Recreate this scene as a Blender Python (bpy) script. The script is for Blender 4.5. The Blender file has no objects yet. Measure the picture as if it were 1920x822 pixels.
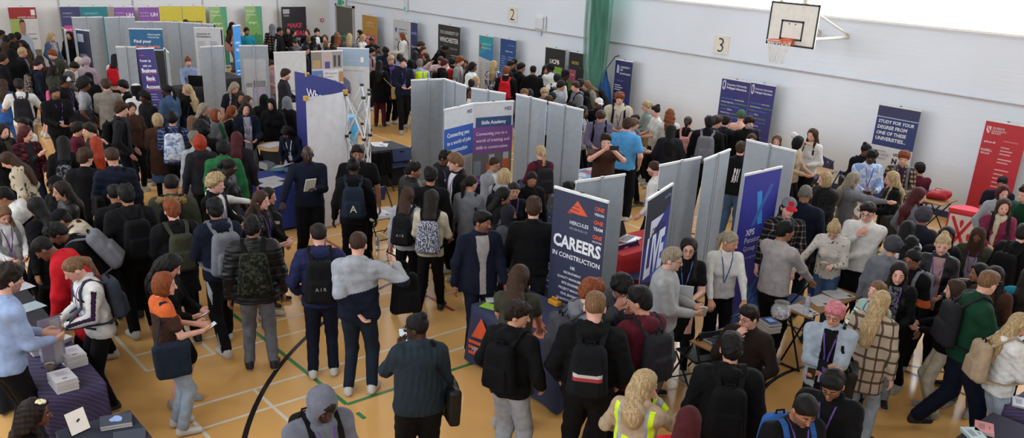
import bpy, math, random, re
import numpy as np
from mathutils import Vector, Matrix
SC = bpy.context.scene
COL = SC.collection
R2 = math.radians
def srgb(h):
    h = h.lstrip('#'); c = [int(h[i:i+2], 16)/255 for i in (0, 2, 4)]
    return tuple((x/12.92 if x <= .04045 else ((x+.055)/1.055)**2.4) for x in c)
# ------------------------------------------------------------------ camera (fitted to the court lines)
F_PX, CX, CY, CAM_H = 1634.6, 960.0, 537.4, 4.6
PITCH, ROLL, YAW = .377609, -.047637, 2.425348
_cp, _sp = math.cos(PITCH), math.sin(PITCH)
FWD = np.array([math.cos(YAW)*_cp, math.sin(YAW)*_cp, -_sp])
_r0 = np.array([math.sin(YAW), -math.cos(YAW), 0.]); _d0 = np.cross(FWD, _r0)
RGT = math.cos(ROLL)*_r0+math.sin(ROLL)*_d0
DWN = -math.sin(ROLL)*_r0+math.cos(ROLL)*_d0
CAMP = np.array([0, 0, CAM_H])
def ray(u, v): return ((u-CX)/F_PX)*RGT+((v-CY)/F_PX)*DWN+FWD
def at_z(u, v, z=0.):
    d = ray(u, v); return CAMP+d*((z-CAM_H)/d[2])
def at_y(u, v, y):
    d = ray(u, v); return CAMP+d*(y/d[1])
def at_x(u, v, x):
    d = ray(u, v); return CAMP+d*(x/d[0])
cam = bpy.data.cameras.new('camera'); camo = bpy.data.objects.new('camera', cam); COL.objects.link(camo)
cam.sensor_width = 36; cam.lens = F_PX*36/1920
cam.shift_y = (CY-411)/1920
cam.clip_start = .1; cam.clip_end = 200
M = Matrix(((RGT[0], -DWN[0], -FWD[0], 0), (RGT[1], -DWN[1], -FWD[1], 0), (RGT[2], -DWN[2], -FWD[2], CAM_H), (0, 0, 0, 1)))
camo.matrix_world = M
SC.camera = camo
# ------------------------------------------------------------------ materials
MATS = {}
def nodes(m):
    m.use_nodes = True; t = m.node_tree; t.nodes.clear()
    o = t.nodes.new('ShaderNodeOutputMaterial'); b = t.nodes.new('ShaderNodeBsdfPrincipled')
    t.links.new(b.outputs[0], o.inputs[0]); return t, b
def N(t, k, **kw):
    n = t.nodes.new(k)
    for a, v in kw.items():
        if a in n.inputs.keys() if isinstance(a, str) else False: n.inputs[a].default_value = v
        else: setattr(n, a, v)
    return n
def rgba(c): return (*c, 1)
def mapped(t, scale=(1, 1, 1), rot=(0, 0, 0), loc=(0, 0, 0)):
    c = t.nodes.new('ShaderNodeTexCoord'); m = t.nodes.new('ShaderNodeMapping')
    m.inputs['Scale'].default_value = scale; m.inputs['Rotation'].default_value = rot; m.inputs['Location'].default_value = loc
    t.links.new(c.outputs['Object'], m.inputs[0]); return m.outputs[0]
def noise(t, vec, scale, detail=3, rough=.55):
    n = t.nodes.new('ShaderNodeTexNoise'); n.inputs['Scale'].default_value = scale; n.inputs['Detail'].default_value = detail
    n.inputs['Roughness'].default_value = rough
    t.links.new(vec, n.inputs['Vector']); return n.outputs[0]
def ramp(t, fac, stops, interp='LINEAR'):
    r = t.nodes.new('ShaderNodeValToRGB'); e = r.color_ramp.elements; r.color_ramp.interpolation = interp
    while len(e) < len(stops): e.new(.5)
    for x, (p, c) in zip(e, stops): x.position = p; x.color = rgba(c)
    t.links.new(fac, r.inputs[0]); return r.outputs[0]
def mixc(t, fac, a, b):
    m = t.nodes.new('ShaderNodeMix'); m.data_type = 'RGBA'
    for i, v in ((0, fac), (6, a), (7, b)):
        if isinstance(v, (int, float)): m.inputs[i].default_value = v
        elif isinstance(v, tuple): m.inputs[i].default_value = rgba(v)
        else: t.links.new(v, m.inputs[i])
    return m.outputs[2]
def mth(t, op, a, b=0., c=None):
    m = t.nodes.new('ShaderNodeMath'); m.operation = op
    for i, v in enumerate((a, b) if c is None else (a, b, c)):
        if isinstance(v, (int, float)): m.inputs[i].default_value = v
        else: t.links.new(v, m.inputs[i])
    return m.outputs[0]
def bump(t, b, h, s=.3, d=.02):
    n = t.nodes.new('ShaderNodeBump'); n.inputs['Strength'].default_value = s; n.inputs['Distance'].default_value = d
    t.links.new(h, n.inputs['Height']); t.links.new(n.outputs[0], b.inputs['Normal'])
def sepxyz(t, vec):
    s = t.nodes.new('ShaderNodeSeparateXYZ'); t.links.new(vec, s.inputs[0]); return s.outputs
def flat(name, c, rough=.6, metal=0., spec=.5):
    k = ('flat', name, c, rough, metal)
    if k in MATS: return MATS[k]
    m = bpy.data.materials.new(name); t, b = nodes(m)
    col = srgb(c) if isinstance(c, str) else c
    v = noise(t, mapped(t), 9, 2)
    out = ramp(t, v, [(.3, tuple(x*.93 for x in col)), (.7, tuple(min(1, x*1.05) for x in col))])
    t.links.new(out, b.inputs['Base Color'])
    b.inputs['Roughness'].default_value = rough; b.inputs['Metallic'].default_value = metal
    b.inputs['Specular IOR Level'].default_value = spec
    MATS[k] = m; return m
# cloth palette: what the fabric itself looks like
PAL = dict(black='#08080b', blk='#070709', char='#1c1c21', grey='#63656c', lgrey='#8d9198', mgrey='#5c5f69', dgrey='#3c3e44', pgrey='#8f9193',
 white='#c2c2c0', cream='#aea592', beige='#998770', stone='#77726b', navy='#0f1424', blue='#27508c', sky='#8394b4', denim='#39506f', lden='#8894a0', dden='#1e2830',
 ink='#18222f', olive='#333529', green='#1f5b34', dgreen='#0d3321', teal='#157287', red='#a8141f', maroon='#4d1523', brown='#38241b', dbrown='#211916', tan='#a58a60', pink='#c08a88',
 dpink='#94777a', blush='#bfa5ac', lilac='#94858f', orange='#b5562a', yellow='#c8b040', purple='#4c2d7c', sage='#7d8b86', azure='#4c8fc4', mauve='#625d74', indigo='#1d2142',
 raspberry='#6c2540', scarlet='#b62c2c', plum='#2e1c36', slate='#30343e', dmaroon='#3f171c', dusk='#191c26', mint='#8da396', palegrey='#8f8a8a', badge='#4c2d7c', bare='#b0aba4',
 hivis='#b8d51c', knit='#3f5f45', dhood='#37333d', furry='#3a3a40', letter='#1a2330', nike='#121316', air='#0e0f12', tommy='#0d0f13')
HAIR = dict(K='#0b0909', D='#1b130f', N='#362318', L='#6a4f37', Y='#a08a66', C='#9a7646', G='#70391c', R='#42141a', O='#8f2f14', W='#66625c', A='#857a69', P='#b56f78', S='#402018')
SKIN = {1: '#c59584', 2: '#b08069', 3: '#8a5c44', 4: '#5e3a2a', 5: '#341f18'}
def cloth(kind, cname):
    k = ('cloth', kind, cname)
    if k in MATS: return MATS[k]
    m = bpy.data.materials.new(f'{cname}_{kind}'); t, b = nodes(m)
    c = srgb(PAL[cname]) if cname in PAL else srgb('#444444')
    b.inputs['Roughness'].default_value = .88; b.inputs['Specular IOR Level'].default_value = .16
    v = mapped(t); col = None
    def chk(c1, c2, c3, s, w=.32):
        x, y, z = sepxyz(t, v)
        xx = mth(t, 'ADD', x, y)
        fx = mth(t, 'LESS_THAN', mth(t, 'FRACT', mth(t, 'MULTIPLY', xx, s)), w)
        fz = mth(t, 'LESS_THAN', mth(t, 'FRACT', mth(t, 'MULTIPLY', z, s)), w)
        a = mixc(t, fx, c1, c2); bb = mixc(t, fx, c2, c3)
        return mixc(t, fz, a, bb)
    S = srgb
    if kind == 'plaidred': col = chk(S('#3c0f18'), S('#0f0a0d'), S('#5a1a24'), 12, .5)
    elif kind == 'plaidblue': col = chk(S('#1b2344'), S('#5b688f'), S('#8a93b4'), 16, .16)
    elif kind == 'plaidnavy': col = chk(S('#0d131c'), S('#54483c'), S('#8e8377'), 13, .2)
    elif kind == 'plaidbrown': col = chk(S('#8d7a66'), S('#3d2f28'), S('#1b1518'), 14, .45)
    elif kind == 'plaidblack': col = chk(S('#6b5f4d'), S('#15151a'), S('#0b0b0e'), 12, .5)
    elif kind == 'plaidcream': col = chk(S('#9b8d7c'), S('#4e4237'), S('#38302a'), 8, .2)
    elif kind in ('zebra', 'weave', 'tweed', 'camo', 'marble', 'floral', 'greyprint', 'flower', 'bprint', 'knitp', 'fuzz', 'furmat', 'skywhite'):
        P = {'zebra': (22, (1, .6, .35), [(.44, '#d6d6da'), (.5, '#1a2340'), (.56, '#4c6496')]),
             'weave': (75, (1, 1, .45), [(.42, '#a9aab0'), (.48, '#20233c'), (.6, '#6f7694')]),
             'tweed': (60, (1, 1, .5), [(.45, '#1b1b1e'), (.5, '#77777a'), (.6, '#2a2a2e')]),
             'camo': (30, (1, 1, 1), [(.4, '#0c0e0b'), (.5, '#1d2118'), (.58, '#34352a')]),
             'marble': (16, (1, 1, 1), [(.38, '#5f7299'), (.5, '#a3acbf'), (.62, '#c9cbd0')]),
             'floral': (22, (1, 1, 1), [(.44, '#17151c'), (.52, '#8a7f75'), (.62, '#25232a')]),
             'greyprint': (18, (1, 1, 1), [(.45, '#16171a'), (.55, '#6a6d72'), (.65, '#1c1d20')]),
             'flower': (26, (1, 1, 1), [(.3, '#34302f'), (.36, '#b9b4ad'), (.66, '#c2beb8'), (.7, '#8b4a42')]),
             'bprint': (14, (1, 1, 1), [(.36, '#3f4637'), (.42, '#a79c88'), (.63, '#a79c88'), (.68, '#7b2a25')]),
             'knitp': (50, (1, 1, 1), [(.4, '#2d4633'), (.6, '#49694f')]),
             'fuzz': (70, (1, 1, 1), [(.45, '#070708'), (.62, '#2c2a2c')]),
             'furmat': (60, (1, 1, 1), [(.35, '#4a3a26'), (.6, '#94794f')]),
             'skywhite': (9, (1, 1, .7), [(.44, '#7b93bb'), (.5, '#b9c0cb'), (.6, '#8fa4c4')])}[kind]
        n = noise(t, mapped(t, P[1]), P[0], 2)
        col = ramp(t, n, [(p, S(h)) for p, h in P[2]], 'CONSTANT' if kind in ('zebra', 'weave', 'camo', 'flower', 'bprint') else 'LINEAR')
    elif kind in ('mintstripe',):
        z = sepxyz(t, v)[2]; f = mth(t, 'FRACT', mth(t, 'MULTIPLY', z, 7))
        col = ramp(t, f, [(0, S('#8da396')), (.45, S('#16181c')), (.52, S('#c8c9c4')), (.72, S('#16181c')), (.78, S('#8da396'))], 'CONSTANT')
    else:
        n = noise(t, v, 14, 3)
        col = ramp(t, n, [(.3, tuple(x*.82 for x in c)), (.7, tuple(min(1, x*1.12) for x in c))])
    t.links.new(col, b.inputs['Base Color'])
    if kind == 'puf' or kind == 'leather':
        b.inputs['Roughness'].default_value = .55; b.inputs['Specular IOR Level'].default_value = .3
        if kind == 'puf':
            w = t.nodes.new('ShaderNodeTexWave'); w.bands_direction = 'Z'; w.inputs['Scale'].default_value = 7; w.inputs['Distortion'].default_value = 1.5
            t.links.new(v, w.inputs[0]); bump(t, b, w.outputs[1], .22, .02)
        else: bump(t, b, noise(t, v, 18, 3), .5, .02)
    elif kind in ('fuzz', 'furmat'): bump(t, b, noise(t, v, 60, 2), 1., .03)
    else: bump(t, b, noise(t, mapped(t, (1, 1, .7)), 13, 4), .55, .022)
    MATS[k] = m; return m
def hairmat(cn):
    k = ('hair', cn)
    if k in MATS: return MATS[k]
    m = bpy.data.materials.new('hair_'+cn); t, b = nodes(m); c = srgb(HAIR[cn])
    n = noise(t, mapped(t, (60, 60, 5)), 1.6, 3)
    t.links.new(ramp(t, n, [(.3, tuple(x*.45 for x in c)), (.55, c), (.75, tuple(min(1, x*1.6+.004) for x in c))]), b.inputs['Base Color'])
    b.inputs['Roughness'].default_value = .62; b.inputs['Specular IOR Level'].default_value = .18
    bump(t, b, n, .8, .012); MATS[k] = m; return m
def skinmat(i, extra=None):
    k = ('skin', i, extra)
    if k in MATS: return MATS[k]
    m = bpy.data.materials.new(f'skin_{extra or "tone"}_{i}'); t, b = nodes(m); c = srgb(SKIN[i])
    if extra == 'lips': c = (c[0]*.85, c[1]*.5, c[2]*.52)
    n = noise(t, mapped(t), 22, 2)
    t.links.new(ramp(t, n, [(.3, tuple(x*.9 for x in c)), (.7, tuple(min(1, x*1.06) for x in c))]), b.inputs['Base Color'])
    b.inputs['Roughness'].default_value = .5; b.inputs['Specular IOR Level'].default_value = .35
    MATS[k] = m; return m
# ------------------------------------------------------------------ mesh helpers
def mk(name, V, Fs, mats, parent=None, mi=None, smooth=False):
    me = bpy.data.meshes.new(name); V = np.asarray(V, np.float32)
    if isinstance(Fs, np.ndarray):
        nf, k = Fs.shape
        me.vertices.add(len(V)); me.vertices.foreach_set('co', V.ravel())
        me.loops.add(nf*k); me.loops.foreach_set('vertex_index', Fs.astype(np.int32).ravel())
        me.polygons.add(nf); me.polygons.foreach_set('loop_start', np.arange(0, nf*k, k, dtype=np.int32))
        me.update(calc_edges=True)
    else: me.from_pydata([tuple(v) for v in V.tolist()], [], Fs); me.update()
    for m in (mats if isinstance(mats, (list, tuple)) else [mats]): me.materials.append(m)
    if mi is not None: me.polygons.foreach_set('material_index', np.asarray(mi, np.int32))
    if smooth: me.polygons.foreach_set('use_smooth', np.ones(len(me.polygons), bool))
    o = bpy.data.objects.new(name, me); COL.objects.link(o)
    if parent is not None: o.parent = parent
    return o
def tag(o, label=None, cat=None, group=None, kind=None):
    if label: o['label'] = label
    if cat: o['category'] = cat
    if group: o['group'] = group
    if kind: o['kind'] = kind
    return o
def empty(name, loc=(0, 0, 0), rz=0., label=None, cat=None, group=None):
    o = bpy.data.objects.new(name, None); COL.objects.link(o); o.location = loc; o.rotation_euler = (0, 0, rz)
    o.empty_display_size = .2
    return tag(o, label, cat, group)
class MB:
    """collects boxes, tubes, polygons with material slots into ONE mesh"""
    def __init__(s): s.V = []; s.F = []; s.mi = []
    def poly(s, pts, m=0):
        i = len(s.V); s.V += [tuple(map(float, p)) for p in pts]; s.F.append(list(range(i, i+len(pts)))); s.mi.append(m)
    def mesh(s, V, F, m=0, T=None):
        i = len(s.V)
        for v in V:
            v = T @ Vector(v) if T is not None else v
            s.V.append(tuple(v))
        for f in F: s.F.append([i+j for j in f]); s.mi.append(m)
    def box(s, a, b, m=0, T=None, bev=0.):
        (x0, y0, z0), (x1, y1, z1) = a, b
        if bev:
            e = bev; V = []; F = []
            # chamfered box: three rings
            for z, k in ((z0, e), (z0+e, 0), (z1-e, 0), (z1, e)):
                V += [(x0+k, y0+k+e*(k == 0), z), (x0+k+e*(k == 0), y0+k, z), (x1-k-e*(k == 0), y0+k, z), (x1-k, y0+k+e*(k == 0), z), (x1-k, y1-k-e*(k == 0), z), (x1-k-e*(k == 0), y1-k, z), (x0+k+e*(k == 0), y1-k, z), (x0+k, y1-k-e*(k == 0), z)]
            F = [list(range(7, -1, -1)), list(range(24, 32))]
            for r in range(3):
                for i in range(8): F.append([r*8+i, r*8+(i+1) % 8, (r+1)*8+(i+1) % 8, (r+1)*8+i])
            return s.mesh(V, F, m, T)
        V = [(x0, y0, z0), (x1, y0, z0), (x1, y1, z0), (x0, y1, z0), (x0, y0, z1), (x1, y0, z1), (x1, y1, z1), (x0, y1, z1)]
        s.mesh(V, [[3, 2, 1, 0], [4, 5, 6, 7], [0, 1, 5, 4], [1, 2, 6, 5], [2, 3, 7, 6], [3, 0, 4, 7]], m, T)
    def tube(s, pts, r, n=8, m=0, close=False):
        P = [Vector(p) for p in pts]; rings = []; k = len(P)
        up = Vector((0, 0, 1)); prev = None
        for i, p in enumerate(P):
            if close: d = P[(i+1) % k]-P[i-1]
            else: d = P[min(i+1, k-1)]-P[max(i-1, 0)]
            d.normalize()
            a = (prev if prev is not None else (up if abs(d.z) < .9 else Vector((1, 0, 0)))); a = a-d*a.dot(d); a.normalize(); prev = a
            b = d.cross(a); rr = r[i] if isinstance(r, (list, tuple)) else r
            rings.append([p+(a*math.cos(2*math.pi*j/n)+b*math.sin(2*math.pi*j/n))*rr for j in range(n)])
        i0 = len(s.V)
        for q in rings: s.V += [tuple(x) for x in q]
        for i in range(k if close else k-1):
            for j in range(n):
                a = i0+i*n; b = i0+((i+1) % k)*n
                s.F.append([a+j, a+(j+1) % n, b+(j+1) % n, b+j]); s.mi.append(m)
        if not close:
            s.F.append([i0+j for j in range(n-1, -1, -1)]); s.mi.append(m)
            s.F.append([i0+(k-1)*n+j for j in range(n)]); s.mi.append(m)
    def lathe(s, prof, n=20, m=0, c=(0, 0, 0), caps=True):
        i0 = len(s.V)
        for r, z in prof:
            for j in range(n): s.V.append((c[0]+r*math.cos(2*math.pi*j/n), c[1]+r*math.sin(2*math.pi*j/n), c[2]+z))
        for i in range(len(prof)-1):
            for j in range(n): s.F.append([i0+i*n+j, i0+i*n+(j+1) % n, i0+(i+1)*n+(j+1) % n, i0+(i+1)*n+j]); s.mi.append(m)
        if caps:
            s.F.append([i0+j for j in range(n-1, -1, -1)]); s.mi.append(m)
            s.F.append([i0+(len(prof)-1)*n+j for j in range(n)]); s.mi.append(m)
    def build(s, name, mats, parent=None, smooth=False):
        return mk(name, s.V, s.F, mats, parent, s.mi, smooth)
_TXT = {}
def text_mesh(body, bold=0., italic=0.):
    """outline of a line of lettering, height of a capital = about .7, origin at its left end"""
    k = (body, bold, italic)
    if k in _TXT: return _TXT[k]
    cu = bpy.data.curves.new('lettering', 'FONT'); cu.body = body; cu.offset = bold; cu.resolution_u = 2; cu.shear = italic
    ob = bpy.data.objects.new('lettering', cu)
    me = ob.to_mesh()
    V = np.array([v.co[:] for v in me.vertices], float) if len(me.vertices) else np.zeros((0, 3)); F = [list(p.vertices) for p in me.polygons]
    ob.to_mesh_clear(); bpy.data.objects.remove(ob); bpy.data.curves.remove(cu)
    _TXT[k] = (V, F); return _TXT[k]

# ------------------------------------------------------------------ implicit surfaces -> one continuous skin
class Fr:
    def __init__(s, R, t): s.R = np.asarray(R, float); s.t = np.asarray(t, float)
    def w(s, p): return s.R @ np.asarray(p, float)+s.t
    def l(s, P): return (P-s.t.astype(np.float32)) @ s.R.astype(np.float32)
    def d(s, v): return s.R @ np.asarray(v, float)
def rx(a): c, s = math.cos(a), math.sin(a); return np.array([[1, 0, 0], [0, c, -s], [0, s, c]])
def rzm(a): c, s = math.cos(a), math.sin(a); return np.array([[c, -s, 0], [s, c, 0], [0, 0, 1]])
def cone(a, b, ra, rb, n=None, sc=1.):
    a = np.asarray(a, np.float32); b = np.asarray(b, np.float32)
    def f(P):
        q = P-a; ba = b-a; L = float(ba @ ba)+1e-9
        h = np.clip((q @ ba)/L, 0, 1)[..., None]; q = q-h*ba
        if n is not None: q = q+(sc-1)*(q @ n)[..., None]*n
        return (np.sqrt((q*q).sum(-1))-(ra+(rb-ra)*h[..., 0]))/(1 if n is None else .5+.5*sc)
    if n is not None: n = np.asarray(n, np.float32)
    m = max(ra, rb); return f, np.minimum(a, b)-m, np.maximum(a, b)+m
def ell(fr, c, r):
    c = np.asarray(c, np.float32); r = np.asarray(r, np.float32)
    def f(P):
        q = (fr.l(P)-c); k0 = np.sqrt(((q/r)**2).sum(-1)); k1 = np.sqrt(((q/(r*r))**2).sum(-1))+1e-6
        return k0*(k0-1)/k1
    C = fr.w(c); e = np.sqrt(((fr.R*r)**2).sum(1)); return f, C-e, C+e
def rbox(fr, c, hf, rad, taper=0.):
    c = np.asarray(c, np.float32); hf = np.asarray(hf, np.float32)
    def f(P):
        q = fr.l(P)-c; k = 1-taper*np.clip(q[..., 2:3]/hf[2], -1, 1)
        q = np.abs(q/np.concatenate([k, np.ones_like(k), np.ones_like(k)], -1))-(hf-rad)
        return np.sqrt((np.maximum(q, 0)**2).sum(-1))+np.minimum(q.max(-1), 0)-rad
    C = fr.w(c); e = np.abs(fr.R) @ (hf*1.25); return f, C-e, C+e
class Field:
    def __init__(s): s.ops = {}
    def add(s, lab, prim, k=.03): s.ops.setdefault(lab, []).append(('+', prim, k))
    def sub(s, lab, prim, k=.01): s.ops.setdefault(lab, []).append(('-', prim, k))
    def cut(s, lab, fn): s.ops.setdefault(lab, []).append(('c', fn, 0))
    def disp(s, lab, fn): s.ops.setdefault(lab, []).append(('d', fn, 0))
    def solve(s, h):
        los = [p[1] for o in s.ops.values() for t, p, k in o if t == '+']; his = [p[2] for o in s.ops.values() for t, p, k in o if t == '+']
        lo = np.min(los, 0)-3*h; hi = np.max(his, 0)+3*h
        n = np.ceil((hi-lo)/h).astype(int)+1; s.lo, s.h, s.n = lo, h, n
        AX = [(lo[i]+h*np.arange(n[i])).astype(np.float32) for i in range(3)]
        BIG = .09; F = np.full(n, BIG, np.float32); L = np.full(n, -1, np.int8)
        for lab, ops in s.ops.items():
            l0 = np.min([p[1] for t, p, k in ops if t == '+'], 0)-.05; l1 = np.max([p[2] for t, p, k in ops if t == '+'], 0)+.05
            a0 = np.clip(np.floor((l0-lo)/h).astype(int), 0, n); a1 = np.clip(np.ceil((l1-lo)/h).astype(int)+1, 0, n)
            G = np.full(a1-a0, BIG, np.float32)
            def grid(c0, c1):
                X, Y, Z = np.meshgrid(AX[0][c0[0]:c1[0]], AX[1][c0[1]:c1[1]], AX[2][c0[2]:c1[2]], indexing='ij')
                return np.stack([X, Y, Z], -1)
            for t, p, k in ops:
                if t in '+-':
                    m = .045 if t == '+' else .02
                    c0 = np.maximum(np.floor((p[1]-m-lo)/h).astype(int), a0); c1 = np.minimum(np.ceil((p[2]+m-lo)/h).astype(int)+1, a1)
                    if (c1 <= c0).any(): continue
                    sl = tuple(slice(c0[i]-a0[i], c1[i]-a0[i]) for i in range(3))
                    d = p[0](grid(c0, c1)).astype(np.float32); g = G[sl]
                    if t == '+':
                        w = np.clip(.5+.5*(d-g)/k, 0, 1); G[sl] = d+(g-d)*w-k*w*(1-w)
                    else:
                        d = -d; w = np.clip(.5-.5*(d-g)/k, 0, 1); G[sl] = d+(g-d)*w+k*w*(1-w)
                else:
                    nz = np.argwhere(G < BIG*.9)
                    if len(nz) == 0: continue
                    b0 = nz.min(0); b1 = nz.max(0)+1; sl = tuple(slice(b0[i], b1[i]) for i in range(3))
                    d = p(grid(a0+b0, a0+b1)).astype(np.float32)
                    G[sl] = np.maximum(G[sl], d) if t == 'c' else G[sl]+d
            sl = tuple(slice(a0[i], a1[i]) for i in range(3)); m = G < F[sl]
            F[sl] = np.where(m, G, F[sl]); L[sl] = np.where(m, lab, L[sl])
        s.F, s.L = F, L; return nets(F, L, lo, h)
    def val(s, p):
        i = np.round((np.asarray(p)-s.lo)/s.h).astype(int)
        return .09 if ((i < 0) | (i >= s.n)).any() else float(s.F[tuple(i)])
    def hit(s, p, d, far=.5):
        p = np.asarray(p, float); d = np.asarray(d, float); d = d/np.linalg.norm(d); st = s.h*.5
        for i in range(int(far/st)):
            if s.val(p+d*i*st) < 0: return p+d*(i*st)
        return None
_EDGE = [(0, 4), (1, 5), (2, 6), (3, 7), (0, 2), (1, 3), (4, 6), (5, 7), (0, 1), (2, 3), (4, 5), (6, 7)]
def nets(F, L, lo, h):
    s = F < 0; c = np.zeros(np.array(F.shape)-1, np.int8)
    for a in (0, 1):
        for b in (0, 1):
            for e in (0, 1): c += s[a:F.shape[0]-1+a, b:F.shape[1]-1+b, e:F.shape[2]-1+e]
    act = (c > 0) & (c < 8); I = np.argwhere(act); idx = np.full(act.shape, -1, np.int32); idx[act] = np.arange(len(I))
    off = np.array([[a, b, e] for a in (0, 1) for b in (0, 1) for e in (0, 1)])
    g = np.stack([F[I[:, 0]+o[0], I[:, 1]+o[1], I[:, 2]+o[2]] for o in off], 1)
    acc = np.zeros((len(I), 3)); cnt = np.zeros(len(I))
    for p, q in _EDGE:
        m = (g[:, p] < 0) != (g[:, q] < 0); t = np.where(m, g[:, p]/(g[:, p]-g[:, q]+1e-12), 0)
        acc += m[:, None]*(off[p]+t[:, None]*(off[q]-off[p])); cnt += m
    V = (I+acc/cnt[:, None])*h+lo
    Q, QL = [], []
    for ax in range(3):
        o1, o2 = [(1, 2), (2, 0), (0, 1)][ax]
        sa = np.moveaxis(s, ax, 0); ch = sa[:-1] != sa[1:]
        E = np.argwhere(ch); P = np.zeros_like(E); P[:, ax] = E[:, 0]; rest = [i for i in range(3) if i != ax]; P[:, rest[0]] = E[:, 1]; P[:, rest[1]] = E[:, 2]
        ins = s[P[:, 0], P[:, 1], P[:, 2]]
        def cell(d1, d2): k = P.copy(); k[:, o1] -= d1; k[:, o2] -= d2; k = np.clip(k, 0, np.array(act.shape)-1); return idx[k[:, 0], k[:, 1], k[:, 2]]
        q = np.stack([cell(1, 1), cell(0, 1), cell(0, 0), cell(1, 0)], 1); q[~ins] = q[~ins][:, ::-1]
        P2 = P.copy(); P2[:, ax] += 1; S = np.where(ins[:, None], P, P2); lab = L[S[:, 0], S[:, 1], S[:, 2]]
        ok = (q >= 0).all(1); Q.append(q[ok]); QL.append(lab[ok])
    return V, np.concatenate(Q), np.concatenate(QL)
def split(V, Q, sel):
    q = Q[sel]; u, inv = np.unique(q.ravel(), return_inverse=True); return V[u], inv.reshape(-1, 4)
def wav(P, f, seed):
    r = np.random.RandomState(seed); o = 0
    for i in range(5):
        k = r.normal(size=3)*f*(.6+.4*i); o = o+np.sin(P @ k.astype(np.float32)+r.rand()*6.28)/(1+i*.5)
    return o/2.2
# ------------------------------------------------------------------ people
POSES = {  # wrists in the torso frame (x right, y forward, z up): right, left, elbow hints
 'd': ((.27, .03, .86), (-.27, .05, .86)), 'f': ((.11, .31, 1.1), (-.10, .31, 1.1)), 'x': ((-.03, .27, 1.17), (.03, .30, 1.11)), 'p': ((.12, .34, 1.28), (-.25, .06, .88)),
 'P': ((.09, .36, 1.53), (-.09, .36, 1.53)), 'h': ((.07, .19, 1.43), (-.20, .24, 1.05)), 'j': ((.04, .20, 1.36), (.10, .22, 1.08)), 'o': ((.24, .60, 1.34), (-.22, .2, 1.0)), 'k': ((.24, .12, .95), (-.24, .12, .95)),
 'b': ((.17, .12, 1.36), (-.17, .12, 1.36)), 't': ((.2, .42, 1.0), (-.2, .42, 1.0)), 'm': ((-.08, .22, 1.3), (-.12, .28, 1.02)), 'u': ((.22, .26, 1.55), (-.25, .05, .88)), 'c': ((.06, .16, 1.5), (-.1, .2, 1.1)),
 'l': ((.40, .36, 1.0), (-.06, .3, 1.2)), 'g': ((.34, .22, 1.36), (.02, -.16, .98)), 's': ((.16, .3, 1.05), (-.16, .3, 1.05))}
WORDS = dict(blk='black', char='charcoal', nike='black', air='black', letter='dark navy', tommy='black', weave='black-and-white woven', dgrey='dark grey', greyprint='grey-printed',
 camo='camouflage', marble='pale marbled', floral='dark patterned', lgrey='pale grey', ink='dark navy', slate='slate grey')
STY = {}
def ik(S, W, l1, l2, pole):
    S, W = np.asarray(S, float), np.asarray(W, float); d = W-S; L = np.linalg.norm(d); m = (l1+l2)*.995
    if L > m: W = S+d*m/L; d = W-S; L = m
    u = d/L; x = (l1*l1-l2*l2+L*L)/(2*L); r = math.sqrt(max(l1*l1-x*x, 1e-6)); p = np.asarray(pole, float); p = p-u*(p @ u); p /= np.linalg.norm(p)+1e-9
    return S+u*x+p*r, W
CROWD = 'visitors and exhibitors standing around the hall'
PEOPLE = {}
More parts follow.
